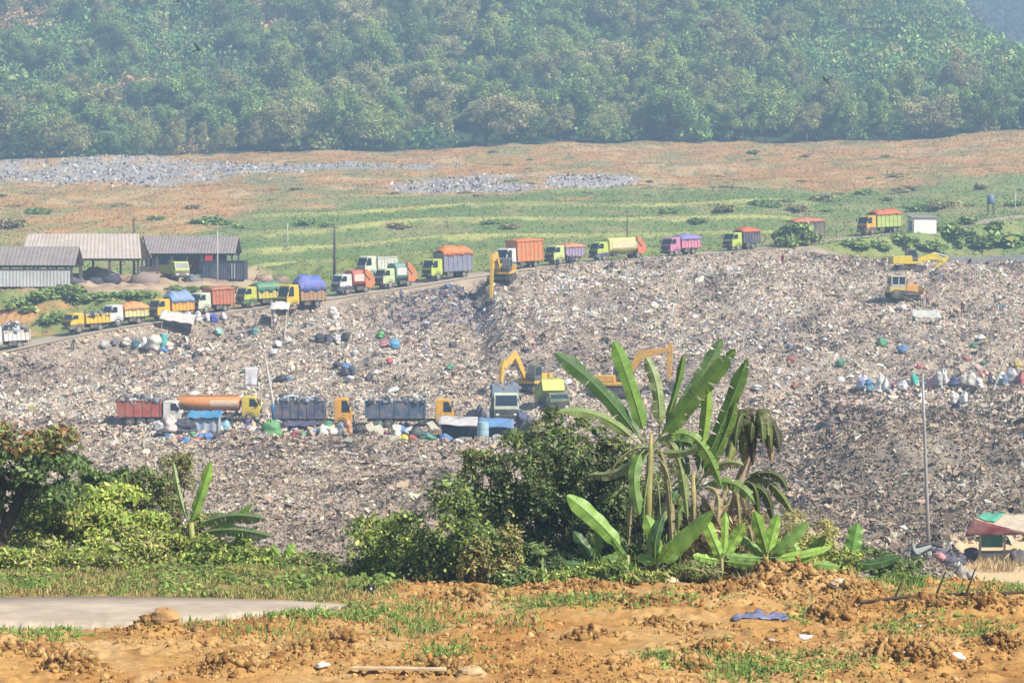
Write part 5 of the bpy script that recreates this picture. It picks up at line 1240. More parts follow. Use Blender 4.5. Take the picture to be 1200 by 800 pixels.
def shed(label, px0, px1, D, py_ridge, py_eave, py_ground, depth, roofm, group='sheds on the yard', yaw=0.0, posts=5, name='open_shed', lean=0):
    s = F / D; xc = ((px0 + px1) / 2 - 600) / s; g = float(zpy(py_ground, D)); g = max(g, h1(xc, D) - .3)
    zr = float(zpy(py_ridge, D + depth / 2)) - g; ze = float(zpy(py_eave, D)) - g; hw = (px1 - px0) / s / 2
    e = empty(name, (xc, D + depth / 2, g), yaw, label, 'shed', group)
    mb = MB(); corrug(mb, (-hw, -depth / 2, ze), (hw, -depth / 2, ze), (hw - lean, 0, zr), (-hw, 0, zr)); corrug(mb, (hw, depth / 2, ze), (-hw, depth / 2, ze), (-hw, 0, zr), (hw - lean, 0, zr))
    mb.build('roof', roofm, e, solid=.06)
    for x in np.linspace(-hw + .5, hw - .5, posts):
        for y in (-depth / 2 + .35, depth / 2 - .35):
            mb = MB(); mb.box((x, y, ze / 2 - .2), (.26, .26, ze + .35)); mb.build('post', STEEL, e)
    mb = MB()
    for y in (-depth / 2 + .35, depth / 2 - .35): mb.box((0, y, ze - .15), (2 * hw - .6, .16, .24))
    for x in np.linspace(-hw + .5, hw - .5, posts): mb.tube([(x, -depth / 2 + .3, ze - .1), (x, 0, zr - .25), (x, depth / 2 - .3, ze - .1)], .08, 5); mb.tube([(x, -depth / 2 + .3, ze - .05), (x, depth / 2 - .3, ze - .05)], .06, 5)
    mb.build('roof_truss', STEEL, e)
    return e, hw, ze, zr


e, hw, ze, zr = shed('large open shed with pale brown gable roof on steel posts', 24, 166, 331, 274, 303, 332, 10, ROOF1, lean=1.0)
mb = MB(); mb.add([(-hw + .05, -4.6, ze + .1), (-hw + .05, 4.6, ze + .1), (-hw + .05, 0, zr - .15), (-hw + .12, -4.6, ze + .1), (-hw + .12, 4.6, ze + .1), (-hw + .12, 0, zr - .15)], [(0, 1, 2), (5, 4, 3), (0, 3, 4, 1), (1, 4, 5, 2), (2, 5, 3, 0)]); mb.build('gable', STEEL, e)
e, hw, ze, zr = shed('long shed with dark grey roof and dim blue front behind the large open shed', 162, 276, 345, 277, 297, 322, 9, ROOF2, posts=7, name='long_shed')
mb = MB(); mb.box((-.5, -1.2, ze * .5), (2 * hw - 2.0, .12, ze)); w_ = mb.build('wall', mat('dim_blue_wall', (.12, .19, .28), .8, var=.35, scale=.8), e)
for k, x in enumerate((-4.6, -2.5, 1.8, 3.3)):
    mb = MB(); mb.box((x, -1.28, ze * .48), (1.0, .06, 1.3)); f = mb.build('window', mat('pale_shutter', (.55, .55, .56), .6), w_)
mb = MB(); mb.box((.0, -1.29, ze * .42), (2.0, .06, 1.9)); mb.build('door', mat('red_brown_door', (.30, .10, .07), .7), w_)
mb = MB(); mb.box((hw - 3.6, -4.3, ze - .55), (1.0, .06, 1.0)); mb.build('red_banner', mat('red_cloth', (.55, .05, .06), .8), e)
mb = MB(); mb.box((-hw + 2, -3, .5), (4, .1, 1.2)); mb.build('low_wall', mat('pinkish_wall', (.5, .33, .28), .9, dust=.3), e)
# front left shed
e, hw, ze, zr = shed('low shed with grey roof and pale sheet metal wall at the left edge', -60, 88, 319, 289, 311, 333, 7, ROOF2, posts=6, name='low_shed')
mb = MB(); corrug(mb, (-hw + .3, -3.62, -.3), (hw - .6, -3.62, -.3), (hw - .6, -3.62, ze * .72), (-hw + .3, -3.62, ze * .72), .05, 70); mb.build('wall', PALEW, e, solid=.04)
mb = MB(); mb.box((0, -3.2, ze * .72 + .1), (2 * hw - 1.2, .1, .3)); mb.build('wall_rail', STEEL, e)
# navy container
p = place(262, 326, 318, 345); e = empty('container', p + Vector((0, 1.2, -.05)), R(-3), 'dark navy steel container with flat rim beside the long shed', 'container')
mb = MB(); L_ = 5.6
for s in (-1, 1): corrug(mb, (-L_ / 2, s * 1.2, 0), (L_ / 2, s * 1.2, 0), (L_ / 2, s * 1.2, 2.45), (-L_ / 2, s * 1.2, 2.45), .05, 44)
for s in (-1, 1): mb.box((s * L_ / 2, 0, 1.22), (.08, 2.4, 2.45))
mb.box((0, 0, 2.42), (L_, 2.36, .06)); mb.build('wall', mat('navy_steel', (.045, .06, .11), .6, dust=.25), e)
mb = MB()
for s in (-1, 1): mb.box((0, s * 1.27, 2.52), (L_ + .3, .1, .16)); mb.box((0, s * 1.27, .06), (L_ + .2, .1, .14))
for s in (-1, 1):
    for q in (-1, 1): mb.box((s * (L_ / 2 + .06), q * 1.2, 1.3), (.14, .14, 2.6))
mb.build('frame', mat('navy_frame', (.03, .04, .07), .6, dust=.2), e)
for x in (1.2, 1.55):
    mb = MB(); mb.box((x, -1.3, 1.2), (.14, .06, 2.0)); mb.build('locking_bar', mat('grey_bar', (.4, .42, .45), .5), e)
# gravel heap and yard clutter
p = place(170, 330, 320, 340); V = iv * np.array([2.0, 1.3, 1.35]) * (1 + .25 * (rng.random((len(iv), 1)) - .5))
o = np_mesh('gravel_heap', V, 3, ifc.reshape(-1), np.tile([.27, .21, .18], (len(ifc), 1)), LOADM, smooth=False); o.location = p; tag(o, 'brown grey heap of gravel under the right end of the large shed', 'heap')
for i, (px, py, r, col, lab) in enumerate([(130, 329, .9, (.05, .05, .07), 'dark heap of scrap under the large open shed'), (112, 331, .7, (.07, .07, .09), 'smaller dark scrap heap beside a post of the large shed'), (88, 331, .8, (.12, .12, .14), 'grey scrap heap at the left end of the large shed'), (225, 329, .9, (.16, .15, .17), 'grey heap between the lime yard truck and the navy container'), (310, 329, .9, (.36, .24, .18), 'reddish earth heap right of the navy container'), (330, 326, .7, (.3, .2, .17), 'small red brown heap at the end of the yard')]):
    p = place(px, py, 318, 345); V = iv * np.array([1.6, 1, .9]) * r * (1 + .5 * (rng.random((len(iv), 1)) - .5))
    o = np_mesh('heap', V, 3, ifc.reshape(-1), pal(len(ifc), [col]), LOADM); o.location = p; tag(o, lab, 'heap')

# white hut with dark mono-pitch roof
p = place(1082, 273, 358, 380); e = empty('hut', p + Vector((0, 1.3, -.15)), R(14), 'small white hut with blue shaded end and grey roof by the upper road', 'hut')
mb = MB(); mb.prism([(-1.7, 0), (1.7, 0), (1.7, 2.3), (-1.7, 2.3)], -1.2, 1.2); mb.build('wall', mat('white_wall', (.80, .80, .78), .8, var=.1, dust=.12), e)
mb = MB(); mb.add([(-2.0, -1.4, 2.32), (2.0, -1.4, 2.32), (1.95, 1.5, 2.75), (-1.95, 1.5, 2.75)], [(0, 1, 2, 3)]); mb.build('roof', ROOF2, e, solid=.1)
mb = MB(); mb.box((-1.715, 0, .95), (.05, .8, 1.8)); mb.build('door', mat('blue_door', (.12, .28, .50), .6), e)
mb = MB(); mb.box((0, .7, 2.42), (3.3, .9, .3)); mb.build('gable', mat('blue_grey_board', (.25, .33, .42), .7), e)
# blue tank on a stand
p = place(1161, 251, 366, 400); e = empty('water_tank', p, 0, 'blue grey water tank on a thin stand on the green slope', 'tank')
mb = MB(); mb.tube([(0, 0, 1.75), (0, 0, 1.8), (0, 0, 2.95), (0, 0, 3.1), (0, 0, 3.15)], [.5, .56, .56, .4, .12], 16); mb.build('tank_body', mat('blue_tank', (.16, .24, .42), .5, var=.2), e, smooth=True)
for x in (-.4, .4):
    for y in (-.4, .4): mb = MB(); mb.tube([(x * 1.2, y * 1.2, -.2), (x, y, 1.75)], .06, 6); mb.build('leg', STEEL, e)
mb = MB(); mb.box((0, 0, 1.72), (1.1, 1.1, .08)); mb.build('platform', STEEL, e)
# long grey wall on the right
mb = MB()
for k in range(12):
    a = on(1090 + k * 22, 350.5 + k * .12); b = on(1090 + (k + 1) * 22 - .3, 350.5 + (k + 1) * .12); h = .7 + .55 * min(1, k / 6)
    z = h1(a.x, 349)
    mb.prism([(a.x, z - .5), (b.x, z - .5), (b.x, z + h + .04), (a.x, z + h)], a.y, a.y + .3)
tag(mb.build('retaining_wall', mat('grey_blockwork', (.30, .29, .31), .85, var=.25, scale=.8, dust=.2)), 'low grey retaining wall behind the waste at the right edge', 'wall')

# poles
POLEM = mat('dark_pole', (.10, .085, .075), .85, var=.3); PALEP = mat('pale_pole', (.5, .5, .5), .5, var=.15, dust=.15)


def pole(px, py0, py1, D0, D1, r, m, label, cat='pole', name='utility_pole', cross=True, px2=None):
    p = place(px, py0, D0, D1); D = p.y; top = at(px if px2 is None else px2, py1, D) - p
    e = empty(name, p, 0, label, cat)
    mb = MB(); mb.tube([(0, 0, -.4), top * .5, top], [r * 1.2, r, r * .75], 10); mb.build('shaft', m, e, smooth=True)
    if cross:
        mb = MB(); mb.box(top * .97, (.9, .1, .1)); mb.build('cross_arm', m, e)
        mb = MB()
        for x in (-.35, 0, .35): mb.tube([top * .97 + Vector((x, 0, .05)), top * .97 + Vector((x, 0, .22))], .05, 6)
        mb.build('insulator', PALEP, e)
    else:
        mb = MB(); mb.tube([top, top + Vector((0, 0, .06))], r * .9, 8); mb.build('cap', m, e)
    return e


pole(157, 303, 256, 338, 356, .15, POLEM, 'dark thin pole rising behind the large shed roof')
pole(392, 327, 265, 318, 340, .17, POLEM, 'dark wooden pole on the terrace left of the red and white compactor truck')
pole(735, 293, 247, 344, 372, .09, POLEM, 'thin dark pole behind the cream yellow compactor truck')
pole(255, 331, 270, 312, 340, .08, PALEP, 'thin pale pole in front of the navy container', cross=False)
pole(337, 290, 262, 345, 420, .09, PALEP, 'thin pale post on the green terrace left of the dark wooden pole', cross=False)
pole(1190, 252, 226, 360, 420, .1, PALEP, 'thin pale post near the blue tank at the right edge', cross=False)
# slim pole in front on the right
p = on(1091, 132); D = p.y; top = at(1081, 440, D) - p; e = empty('pole', p, 0, 'tall slim grey steel pole leaning slightly, in front of the waste on the right', 'pole')
mb = MB(); mb.tube([(0, 0, -.3), top * .35, top * .7, top], [.105, .095, .08, .06], 12); mb.build('shaft', mat('galvanised_steel', (.36, .35, .36), .55, .2, var=.2, dust=.3), e, smooth=True)
mb = MB(); mb.tube([(0, 0, -.1), (0, 0, .4)], .17, 12); mb.build('base', PALEP, e)
mb = MB(); mb.tube([top, top + Vector((0, 0, .1))], .075, 10); mb.build('cap', PALEP, e)
# pale bamboo poles
def bamboo(px0, py0, px1, py1, D0, D1, r, label, m=None, sleeve=None):
    p = place(px0, py0, D0, D1); t = at(px1, py1, p.y) - p; e = empty('bamboo_pole', p, 0, label, 'pole')
    mb = MB(); mb.tube([Vector((0, 0, -.3)), t * .25, t * .26, t * .5, t * .51, t * .75, t * .76, t], [r, r * .97, r * 1.08, r * .9, r, r * .8, r * .9, r * .6], 8); mb.build('shaft', m or mat('pale_bamboo', (.62, .58, .5), .6, var=.15), e)
    mb = MB()
    if sleeve: mb.tube([Vector((0, 0, -.2)), t * .07, t * .27, t * .29], [.34, .36, .30, .1], 10); mb.build('blue_wrap', tarpm(sleeve), e, smooth=True)
    else:
        for k in (.255, .505, .755): mb.tube([t * k, t * (k + .006)], r * 1.15, 8)
        mb.build('node_ring', BARK, e)
    return e


bamboo(324, 494, 311, 420, 240, 252, .13, 'long pale pole leaning by the navy sided truck, its foot wrapped in blue', sleeve=(.03, .22, .55))
bamboo(1160, 470, 1187, 402, 255, 285, .11, 'pale bamboo pole leaning over the white sacks at the right')
bamboo(333, 398, 336, 366, 290, 310, .09, 'short pale pole standing in the waste under the white canopy')

# ------------------------------------------------------------------ shelters, sheets, drums
def shelter(label, px, py, D0, D1, w, d, h, roofc, wallc, tilt=.0, yaw=0.0, walls=('left', 'back'), name='tarp_shelter', sag=.18, slope=.3, roof2=None):
    p = place(px, py, D0, D1); e = empty(name, p, yaw, label, 'shelter')
    for x in (-w / 2, w / 2):
        for y in (-d / 2, d / 2):
            z = h + slope * (y / d) * 1 + tilt * (x / w)
            mb = MB(); mb.tube([(x, y, -.3), (x, y, z)], .06, 6); mb.build('post', mat('bamboo_post', (.4, .33, .22), .8), e)
    def fn(i, j, a=0., b=1.):
        i = a + (b - a) * i
        return ((i - .5) * (w + .5), (j - .5) * (d + .6), h + .04 + slope * (j - .5) + tilt * (i - .5) - sag * math.sin(math.pi * i) * math.sin(math.pi * j) + .05 * math.sin(i * 17) * math.cos(j * 13))
    if roof2:
        mb = MB(); mb.grid(lambda i, j: fn(i, j, 0, .52), 10, 10); mb.build('roof_tarp', tarpm(roofc), e, smooth=True, solid=.02)
        mb = MB(); mb.grid(lambda i, j: fn(i, j, .53, 1), 10, 10); mb.build('roof_tarp', tarpm(roof2), e, smooth=True, solid=.02)
    else:
        mb = MB(); mb.grid(fn, 14, 10); mb.build('roof_tarp', tarpm(roofc), e, smooth=True, solid=.02)
    for sd in walls:
        mb = MB()
        if sd in ('back', 'front'):
            y = (d / 2 if sd == 'back' else -d / 2) + .0; mb.grid(lambda i, j: ((i - .5) * w, y + .07 * math.sin(i * 21), j * (h - .1 + tilt * (i - .5) + slope * (y / d))), 18, 4)
        else:
            x = -w / 2 if sd == 'left' else w / 2; mb.grid(lambda i, j: (x + .06 * math.sin(i * 19), (i - .5) * d, j * (h - .1 + tilt * (x / w) + slope * (i - .5))), 14, 4)
        mb.build('side_sheet', tarpm(wallc), e, smooth=True, solid=.02)
    return e


shelter('small shelter with bright blue tarp roof and pale blue sheets before the orange tank truck', 240, 507, 236, 249, 2.7, 1.8, 1.7, (.04, .25, .48), (.36, .46, .62), walls=('front', 'right', 'left'), slope=.5)
shelter('low dark violet sheet shelter in front of the navy sided truck', 353, 514, 234, 248, 2.3, 1.6, 1.4, (.07, .06, .14), (.10, .09, .15), walls=('back', 'front'), slope=.3)
shelter('wide awning of white and light blue tarps over a dark blue hanging sheet', 558, 524, 228, 246, 6.2, 2.8, 1.65, (.50, .49, .49), (.02, .03, .10), walls=('back', 'left'), slope=.55, roof2=(.12, .26, .50), sag=.45, tilt=-.3)
shelter('small white canopy on thin posts in front of the yellow-cab truck with royal blue tarp', 328, 380, 295, 306, 1.8, 1.6, 2.1, (.74, .72, .70), (.66, .56, .46), walls=('left',), slope=.7, sag=-.5)
shelter('teal sided shelter with sloping white awning below the bulldozer', 1085, 391, 296, 322, 2.8, 1.5, 1.5, (.5, .52, .47), (.07, .30, .28), walls=('left',), slope=.8, tilt=-.1)
shelter('pale grey sheet shelter among white sacks left of the teal drum', 208, 388, 288, 300, 3.4, 1.6, 1.6, (.60, .56, .52), (.5, .46, .43), walls=('back', 'right'), slope=1.0, tilt=-.6)


def drum(label, px, py, D0, D1, col, h=1.2, r=.42, lid=None):
    p = place(px, py, D0, D1); e = empty('drum', p, 0, label, 'drum')
    mb = MB(); mb.tube([(0, 0, 0), (0, 0, h * .3), (0, 0, h * .33), (0, 0, h * .63), (0, 0, h * .66), (0, 0, h)], [r, r, r * 1.05, r, r * 1.05, r], 16); mb.build('barrel', mat('drum_%d' % int(px), col, .5, dust=.3), e)
    mb = MB(); mb.tube([(0, 0, h), (0, 0, h + .05)], r * .92, 16); mb.build('lid', mat('drum_lid_%d' % int(px), lid or col, .5), e)


drum('pale blue drum standing in front of the dark blue awning', 566, 536, 222, 242, (.33, .52, .60), 1.5, .5)
drum('teal drum with white lid standing among sacks on the upper left waste', 192, 408, 278, 296, (.10, .46, .42), 1.6, .42, (.7, .7, .68))
for i, (a, b, lab) in enumerate([((432, 496), (446, 518), 'pale board leaning left of the blue grey sided truck'), ((442, 498), (452, 516), 'second narrower pale board beside the leaning board'), ((503, 494), (520, 520), 'pale board leaning at the left end of the wide awning')]):
    p = place(b[0], b[1], 232, 248); q = at(a[0], a[1], p.y + .6) - p; mb = MB(); q = Vector(q); sx = Vector((.28, 0, .1))
    t = Vector((0, .06, 0)); vs_ = [-sx, sx, q + sx, q - sx]; mb.add([v for v in vs_] + [v + t for v in vs_], [(0, 1, 2, 3), (7, 6, 5, 4), (0, 4, 5, 1), (1, 5, 6, 2), (2, 6, 7, 3), (3, 7, 4, 0)])
    tag(mb.build('board', mat('pale_board', (.66, .62, .5), .8, var=.15), loc=p), lab, 'board', 'pale boards by the trucks')
p = place(295, 462, 245, 266); e = empty('hanging_sheet', p, 0, 'white sheet hanging square from a frame left of the long pale pole', 'sheet')
q0, q1 = at(287, 452, p.y) - p, at(302, 430, p.y) - p
mb = MB(); mb.grid(lambda i, j: (q0.x + (q1.x - q0.x) * i, .08 * math.sin(i * 8) * (1 - j), q0.z + (q1.z - q0.z) * j), 10, 8); mb.build('cloth', tarpm((.76, .75, .80)), e, smooth=True, solid=.01)
mb = MB(); mb.tube([(q0.x, .05, -.3), (q0.x, .05, q1.z + .1)], .04, 6); mb.tube([(q1.x, .05, -.3), (q1.x, .05, q1.z + .1)], .04, 6); mb.tube([(q0.x, .05, q1.z), (q1.x, .05, q1.z)], .03, 6); mb.build('frame', STEEL, e)

# stall at the lower right
p = on(1166, 139.5); p.z = -17.6; e = empty('stall', p, R(4), 'tarp roofed stall with green, cream and shade-darkened red cloth beside the sandy yard', 'stall')
S = lambda px, py, dy=0: at(px, py, 139.5 + dy) - p
mb = MB(); a, b, c, d = S(1138, 607, -1.2), S(1202, 625, -2.2), S(1232, 603, 2.2), S(1150, 601, 1.4)
mb.grid(lambda i, j: (a.lerp(b, i).lerp(d.lerp(c, i), j) + Vector((0, 0, -.12 * math.sin(math.pi * i) * math.sin(math.pi * j) + .03 * math.sin(i * 23)))), 14, 8); rf = mb.build('roof_tarp', tarpm((.54, .45, .33)), e, smooth=True, solid=.03)
mb = MB(); mb.grid(lambda i, j: (a.lerp(b, .04 + .34 * i).lerp(d.lerp(c, .04 + .34 * i), .1 + .86 * j) + Vector((0, 0, .06 + .03 * math.sin(i * 9)))), 8, 8); mb.build('green_tarp', tarpm((.07, .36, .24)), rf, smooth=True, solid=.03)
mb = MB(); v = [S(1138, 607, -1.25), S(1128, 626, -1.5), S(1180, 627, -1.9), S(1202, 625.5, -2.25)]
mb.grid(lambda i, j: (v[1].lerp(v[2], i)).lerp(v[0].lerp(v[3], i), j) + Vector((0, .05 * math.sin(i * 15), 0)), 12, 4); mb.build('shaded_red_valance', tarpm((.15, .015, .02)), e, smooth=True, solid=.03)  # red darkened: the shade on this side is put into the cloth colour
mb = MB(); v = [S(1147, 641, -.8), S(1174, 641, -.8), S(1174, 624, -.8), S(1147, 624, -.8)]
mb.grid(lambda i, j: v[0].lerp(v[1], i).lerp(v[3].lerp(v[2], i), j) + Vector((0, .04 * math.sin(i * 12), 0)), 10, 4); mb.build('green_panel', tarpm((.03, .20, .15)), e, smooth=True, solid=.03)
for px, dy in ((1147, -1), (1176, -1), (1203, -1.3), (1150, 1.3), (1206, 1.5)):
    q = S(px, 618, dy); mb = MB(); mb.tube([(q.x, q.y, -.2), (q.x, q.y, q.z)], .06, 6); mb.build('post', mat('bamboo_post', (.4, .33, .22), .8), e)
mb = MB(); mb.box((.2, .4, .45), (2.4, .7, .08)); [mb.box((x, .4, .2), (.08, .6, .5)) for x in (-.8, 1.2)]; mb.build('table', mat('grey_wood', (.25, .2, .16), .9), e)

# motorcycles by the slim grey pole
def motorcycle(label, px, D, rz, col, z=None):
    p = on(px, D); e = empty('motorcycle', p, rz, label, 'motorcycle')
    for x in (-.62, .62):
        mb = MB(); n = 20
        mb.grid(lambda i, j: (x + (.30 + .05 * math.cos(2 * math.pi * j)) * math.cos(2 * math.pi * i), .05 * math.sin(2 * math.pi * j), .33 + (.27 + .05 * math.cos(2 * math.pi * j)) * math.sin(2 * math.pi * i)), n, 6); wq = mb.build('wheel', TYRE, e, smooth=True)
        mb = MB(); mb.tube([(x, -.05, .33), (x, .05, .33)], .1, 8)
        for k in range(5): t = k * 2 * math.pi / 5; mb.tube([(x, 0, .33), (x + .27 * math.cos(t), 0, .33 + .25 * math.sin(t))], .015, 4)
        mb.build('rim', RIMM, wq)
    mb = MB(); mb.prism([(-.7, .62), (-.2, .42), (.15, .3), (.4, .55), (.5, .95), (.36, 1.0), (.2, .62), (-.1, .66), (-.75, .8)], -.14, .14); mb.build('body', paint(col), e, bevel=.04)
    mb = MB(); mb.prism([(-.78, .76), (.05, .68), (.1, .76), (-.3, .86), (-.8, .88)], -.13, .13); mb.build('seat', BLACK, e, bevel=.03)
    mb = MB(); mb.tube([(.62, .07, .33), (.45, .07, .95)], .025, 6); mb.tube([(.62, -.07, .33), (.45, -.07, .95)], .025, 6); mb.build('fork', RIMM, e)
    mb = MB(); mb.tube([(.38, -.33, 1.02), (.44, -.1, .98), (.44, .1, .98), (.38, .33, 1.02)], .02, 6)
    for s in (-1, 1): mb.tube([(.4, s * .27, 1.02), (.38, s * .32, 1.22)], .01, 4); mb.ball((.38, s * .33, 1.25), (.02, .07, .05))
    mb.build('handlebar', BLACK, e)
    mb = MB(); mb.ball((.52, 0, .92), (.06, .09, .08)); mb.build('headlight', LAMP, e, smooth=True)
    mb = MB(); mb.tube([(.1, -.16, .3), (-.75, -.18, .4)], [.03, .05], 8); mb.build('exhaust', RIMM, e)


motorcycle('pale motorcycle parked just left of the slim grey pole foot', 1078, 131.5, R(205), (.30, .37, .38))
motorcycle('grey motorcycle parked just right of the slim grey pole foot', 1105, 132.5, R(-20), (.33, .38, .42))
motorcycle('dark red motorcycle behind the two others near the slim grey pole', 1090, 135, R(190), (.32, .05, .07))

# ------------------------------------------------------------------ sacks and bundles
def sack_mesh(seed, tall=1.0):
    """a stuffed sack: flat-bottomed, bulging, its gathered mouth leaning to one side"""
    r = random.Random(seed); mb = MB(); nu, nv = 18, 14; ph = [r.uniform(0, 6) for _ in range(8)]
    typ = r.random(); neck = r.uniform(.25, .5) if typ < .6 else r.uniform(.55, .8); lean = r.uniform(-.22, .22); ry = r.uniform(.7, .95)
    def fn(i, j):
        t = 2 * math.pi * i; q = .5 * min(1, (j / .1 + .02) ** .5) * (1 - (1 - neck) * max(0, (j - .55) / .45) ** 1.8)
        if j > .99: q *= .15
        q *= 1 + .13 * math.sin(2 * t + ph[0]) + .10 * math.sin(3 * t + ph[1] + j * 4) + .07 * math.sin(5 * t + ph[2] - j * 9) + .06 * math.sin(j * 13 + ph[3])
        c, s_ = math.cos(t), math.sin(t); c = math.copysign(abs(c) ** .75, c); s_ = math.copysign(abs(s_) ** .75, s_)
        return (q * c + lean * j * j, q * s_ * ry + .08 * math.sin(ph[4] + j * 3), j * abs(tall) * (1 + .1 * math.sin(2 * t + ph[5])) + .03 * math.sin(4 * t + ph[6]))
    return mb.grid(fn, nu, nv)


SACKS = []
def sack(label, px, py, D0, D1, w, h, col, group=None, name='sack', cat='sack', tilt=None, k=0):
    p = place(px, py, D0, D1); m = mat('sack_%02d_%02d_%02d' % tuple(int(v * 99) for v in col), col, .7, var=.3, scale=3, dust=.25, bump=.4)
    e = empty(name, p + Vector((0, 0, -.06)), rnd.uniform(0, 6), label, cat, group)
    o = sack_mesh(int(px * 7 + py), 1.0).build('bag', m, e, smooth=True); w *= .72; h *= .72; o.scale = (w, w, h); o.rotation_euler = (rnd.uniform(-.2, .2) if tilt is None else tilt, rnd.uniform(-.2, .2), 0)
    mb = MB(); mb.tube([(0, 0, h * .84), (0, 0, h * .88)], w * .2, 8); q = mb.build('tie', mat('tie_cord', (.2, .25, .4), .8), e); q.rotation_euler = o.rotation_euler
    return e


WS, GS, BS, TS, KS = (.74, .72, .68), (.45, .45, .46), (.14, .22, .52), (.07, .36, .34), (.05, .05, .07)
RS = 'sacks in the long row on the right hand waste'
for px, py, w, h, c, lab in [(1010, 457, 1.5, 1.9, (.50, .56, .80), 'bluish white sack at the left end of the long sack row'), (1020, 459, 1.2, 1.0, (.12, .28, .34), 'small dark teal sack beside the bluish white one'),
                             (1029, 458, 1.0, 2.2, WS, 'tall narrow white sack, third from the left of the row'), (1036, 459, 1.0, 1.9, (.76, .74, .76), 'tall white sack touching the third sack of the row'), (1057, 456, 1.4, 1.3, (.68, .68, .74), 'squat white sack left of the bright teal one'),
                             (1072, 452, 1.2, 1.9, (.05, .40, .36), 'bright teal sack left of the slim grey pole top'), (1080, 455, 1.0, 1.3, (.08, .12, .2), 'dark navy sack behind the slim grey pole top'), (1090, 455, 1.3, 1.7, (.60, .33, .38), 'pink sack right of the slim grey pole top'),
                             (1100, 452, 1.5, 2.0, GS, 'big grey sack right of the pink one'), (1107, 450, 1.2, 2.2, (.7, .68, .7), 'pale upright sack leaning on the big grey sack'), (1117, 453, 1.3, 1.4, (.06, .09, .22), 'dark blue sack in the middle of the row'),
                             (1130, 453, 1.4, 1.7, (.48, .45, .40), 'beige grey sack right of the dark blue sack'), (1138, 454, 1.3, 1.8, (.66, .63, .58), 'cream sack paired with the beige grey one'), (1148, 455, 1.3, 1.5, WS, 'white sack left of the leaning bamboo pole'),
                             (1170, 452, 1.3, 1.5, (.62, .70, .62), 'greenish white sack right of the leaning bamboo pole'), (1178, 452, 1.2, 1.7, (.16, .22, .32), 'slate blue sack near the right end of the row'), (1186, 449, 1.5, 2.0, (.64, .64, .68), 'large pale sack second from the right edge'),
                             (1196, 450, 1.3, 1.8, (.45, .13, .14), 'red sack at the right edge of the photo'), (1192, 431, 1.4, 1.2, (.60, .48, .14), 'yellow sack at the right edge above the row'),
                             (1118, 474, 1.0, 1.5, (.76, .75, .72), 'left one of two white sacks standing alone below the row'), (1130, 474, 1.1, 1.7, (.70, .70, .68), 'right one of two white sacks standing alone below the row')]:
    sack(lab, px, py, 245, 285, w, h, c, RS)
LS = 'sacks and bundles on the upper left waste'
for px, py, w, h, c, lab in [(122, 408, 1.4, 1.1, GS, 'grey sack at the far left of the upper left bundles'), (135, 406, 1.4, 1.0, (.16, .16, .19), 'blackish bundle left of the white sacks on the left waste'), (147, 405, 1.5, 1.3, (.66, .63, .60), 'off white sack with pink tinge on the left waste'),
                             (158, 410, 1.2, 1.6, (.08, .18, .24), 'dark teal bundle between two pale sacks on the left'), (167, 410, 1.4, 1.8, WS, 'upright white sack left of the big round bale'), (178, 411, 2.3, 2.5, (.60, .58, .52), 'big round pale bale right beside the teal drum'),
                             (199, 411, 1.2, 1.2, (.7, .56, .5), 'small pinkish white sack right of the teal drum'), (222, 376, 1.2, 1.5, (.72, .71, .74), 'white sack in front of the pale green cab truck'), (233, 376, 1.1, 1.6, (.55, .53, .55), 'light grey sack in front of the rusty red box truck'),
                             (244, 377, 1.0, 1.4, (.62, .60, .74), 'lilac white sack beside the deep blue sack'), (252, 378, 1.1, 1.4, (.06, .08, .42), 'deep blue sack in front of the rusty red box'), (262, 376, 1.0, 1.2, (.6, .6, .62), 'grey white sack right of the deep blue sack'),
                             (257, 392, 1.5, 1.0, (.30, .56, .46), 'mint green bundle below the deep blue sack'), (298, 392, 1.3, 1.2, (.10, .26, .28), 'dark teal bundle on the upper waste left of the white canopy'), (392, 374, 1.7, 1.9, WS, 'white bulging sack below the red and white compactor truck'), (350, 360, 2.6, 1.6, (.13, .16, .34), 'blue bundle stacked beside the royal blue covered truck'),
                             (375, 402, 1.5, 1.2, KS, 'black bag, left end of the line of black bags'), (385, 402, 1.5, 1.2, (.06, .06, .1), 'black bag with bluish sheen second in the line'), (395, 401, 1.3, 1.2, (.5, .5, .54), 'silvery bag in the line of black bags'), (405, 400, 1.5, 1.2, (.045, .045, .06), 'black bag, right end of the line of black bags'),
                             (404, 440, 1.5, 1.3, KS, 'black bundle alone on the middle slope'), (414, 440, 1.0, 1.3, (.08, .11, .15), 'blue black bundle touching the lone black bundle'), (445, 396, 1.2, 1.1, (.12, .46, .14), 'bright green bag on the upper slope left of the excavator'), (462, 408, 1.5, 1.4, (.10, .32, .56), 'sky blue bundle on the upper slope'), (450, 407, 1.6, .9, (.5, .22, .24), 'pink red bundle beside the sky blue one')]:
    sack(lab, px, py, 268, 318, w, h, c, LS)
MS = 'bundles around the row of trucks'
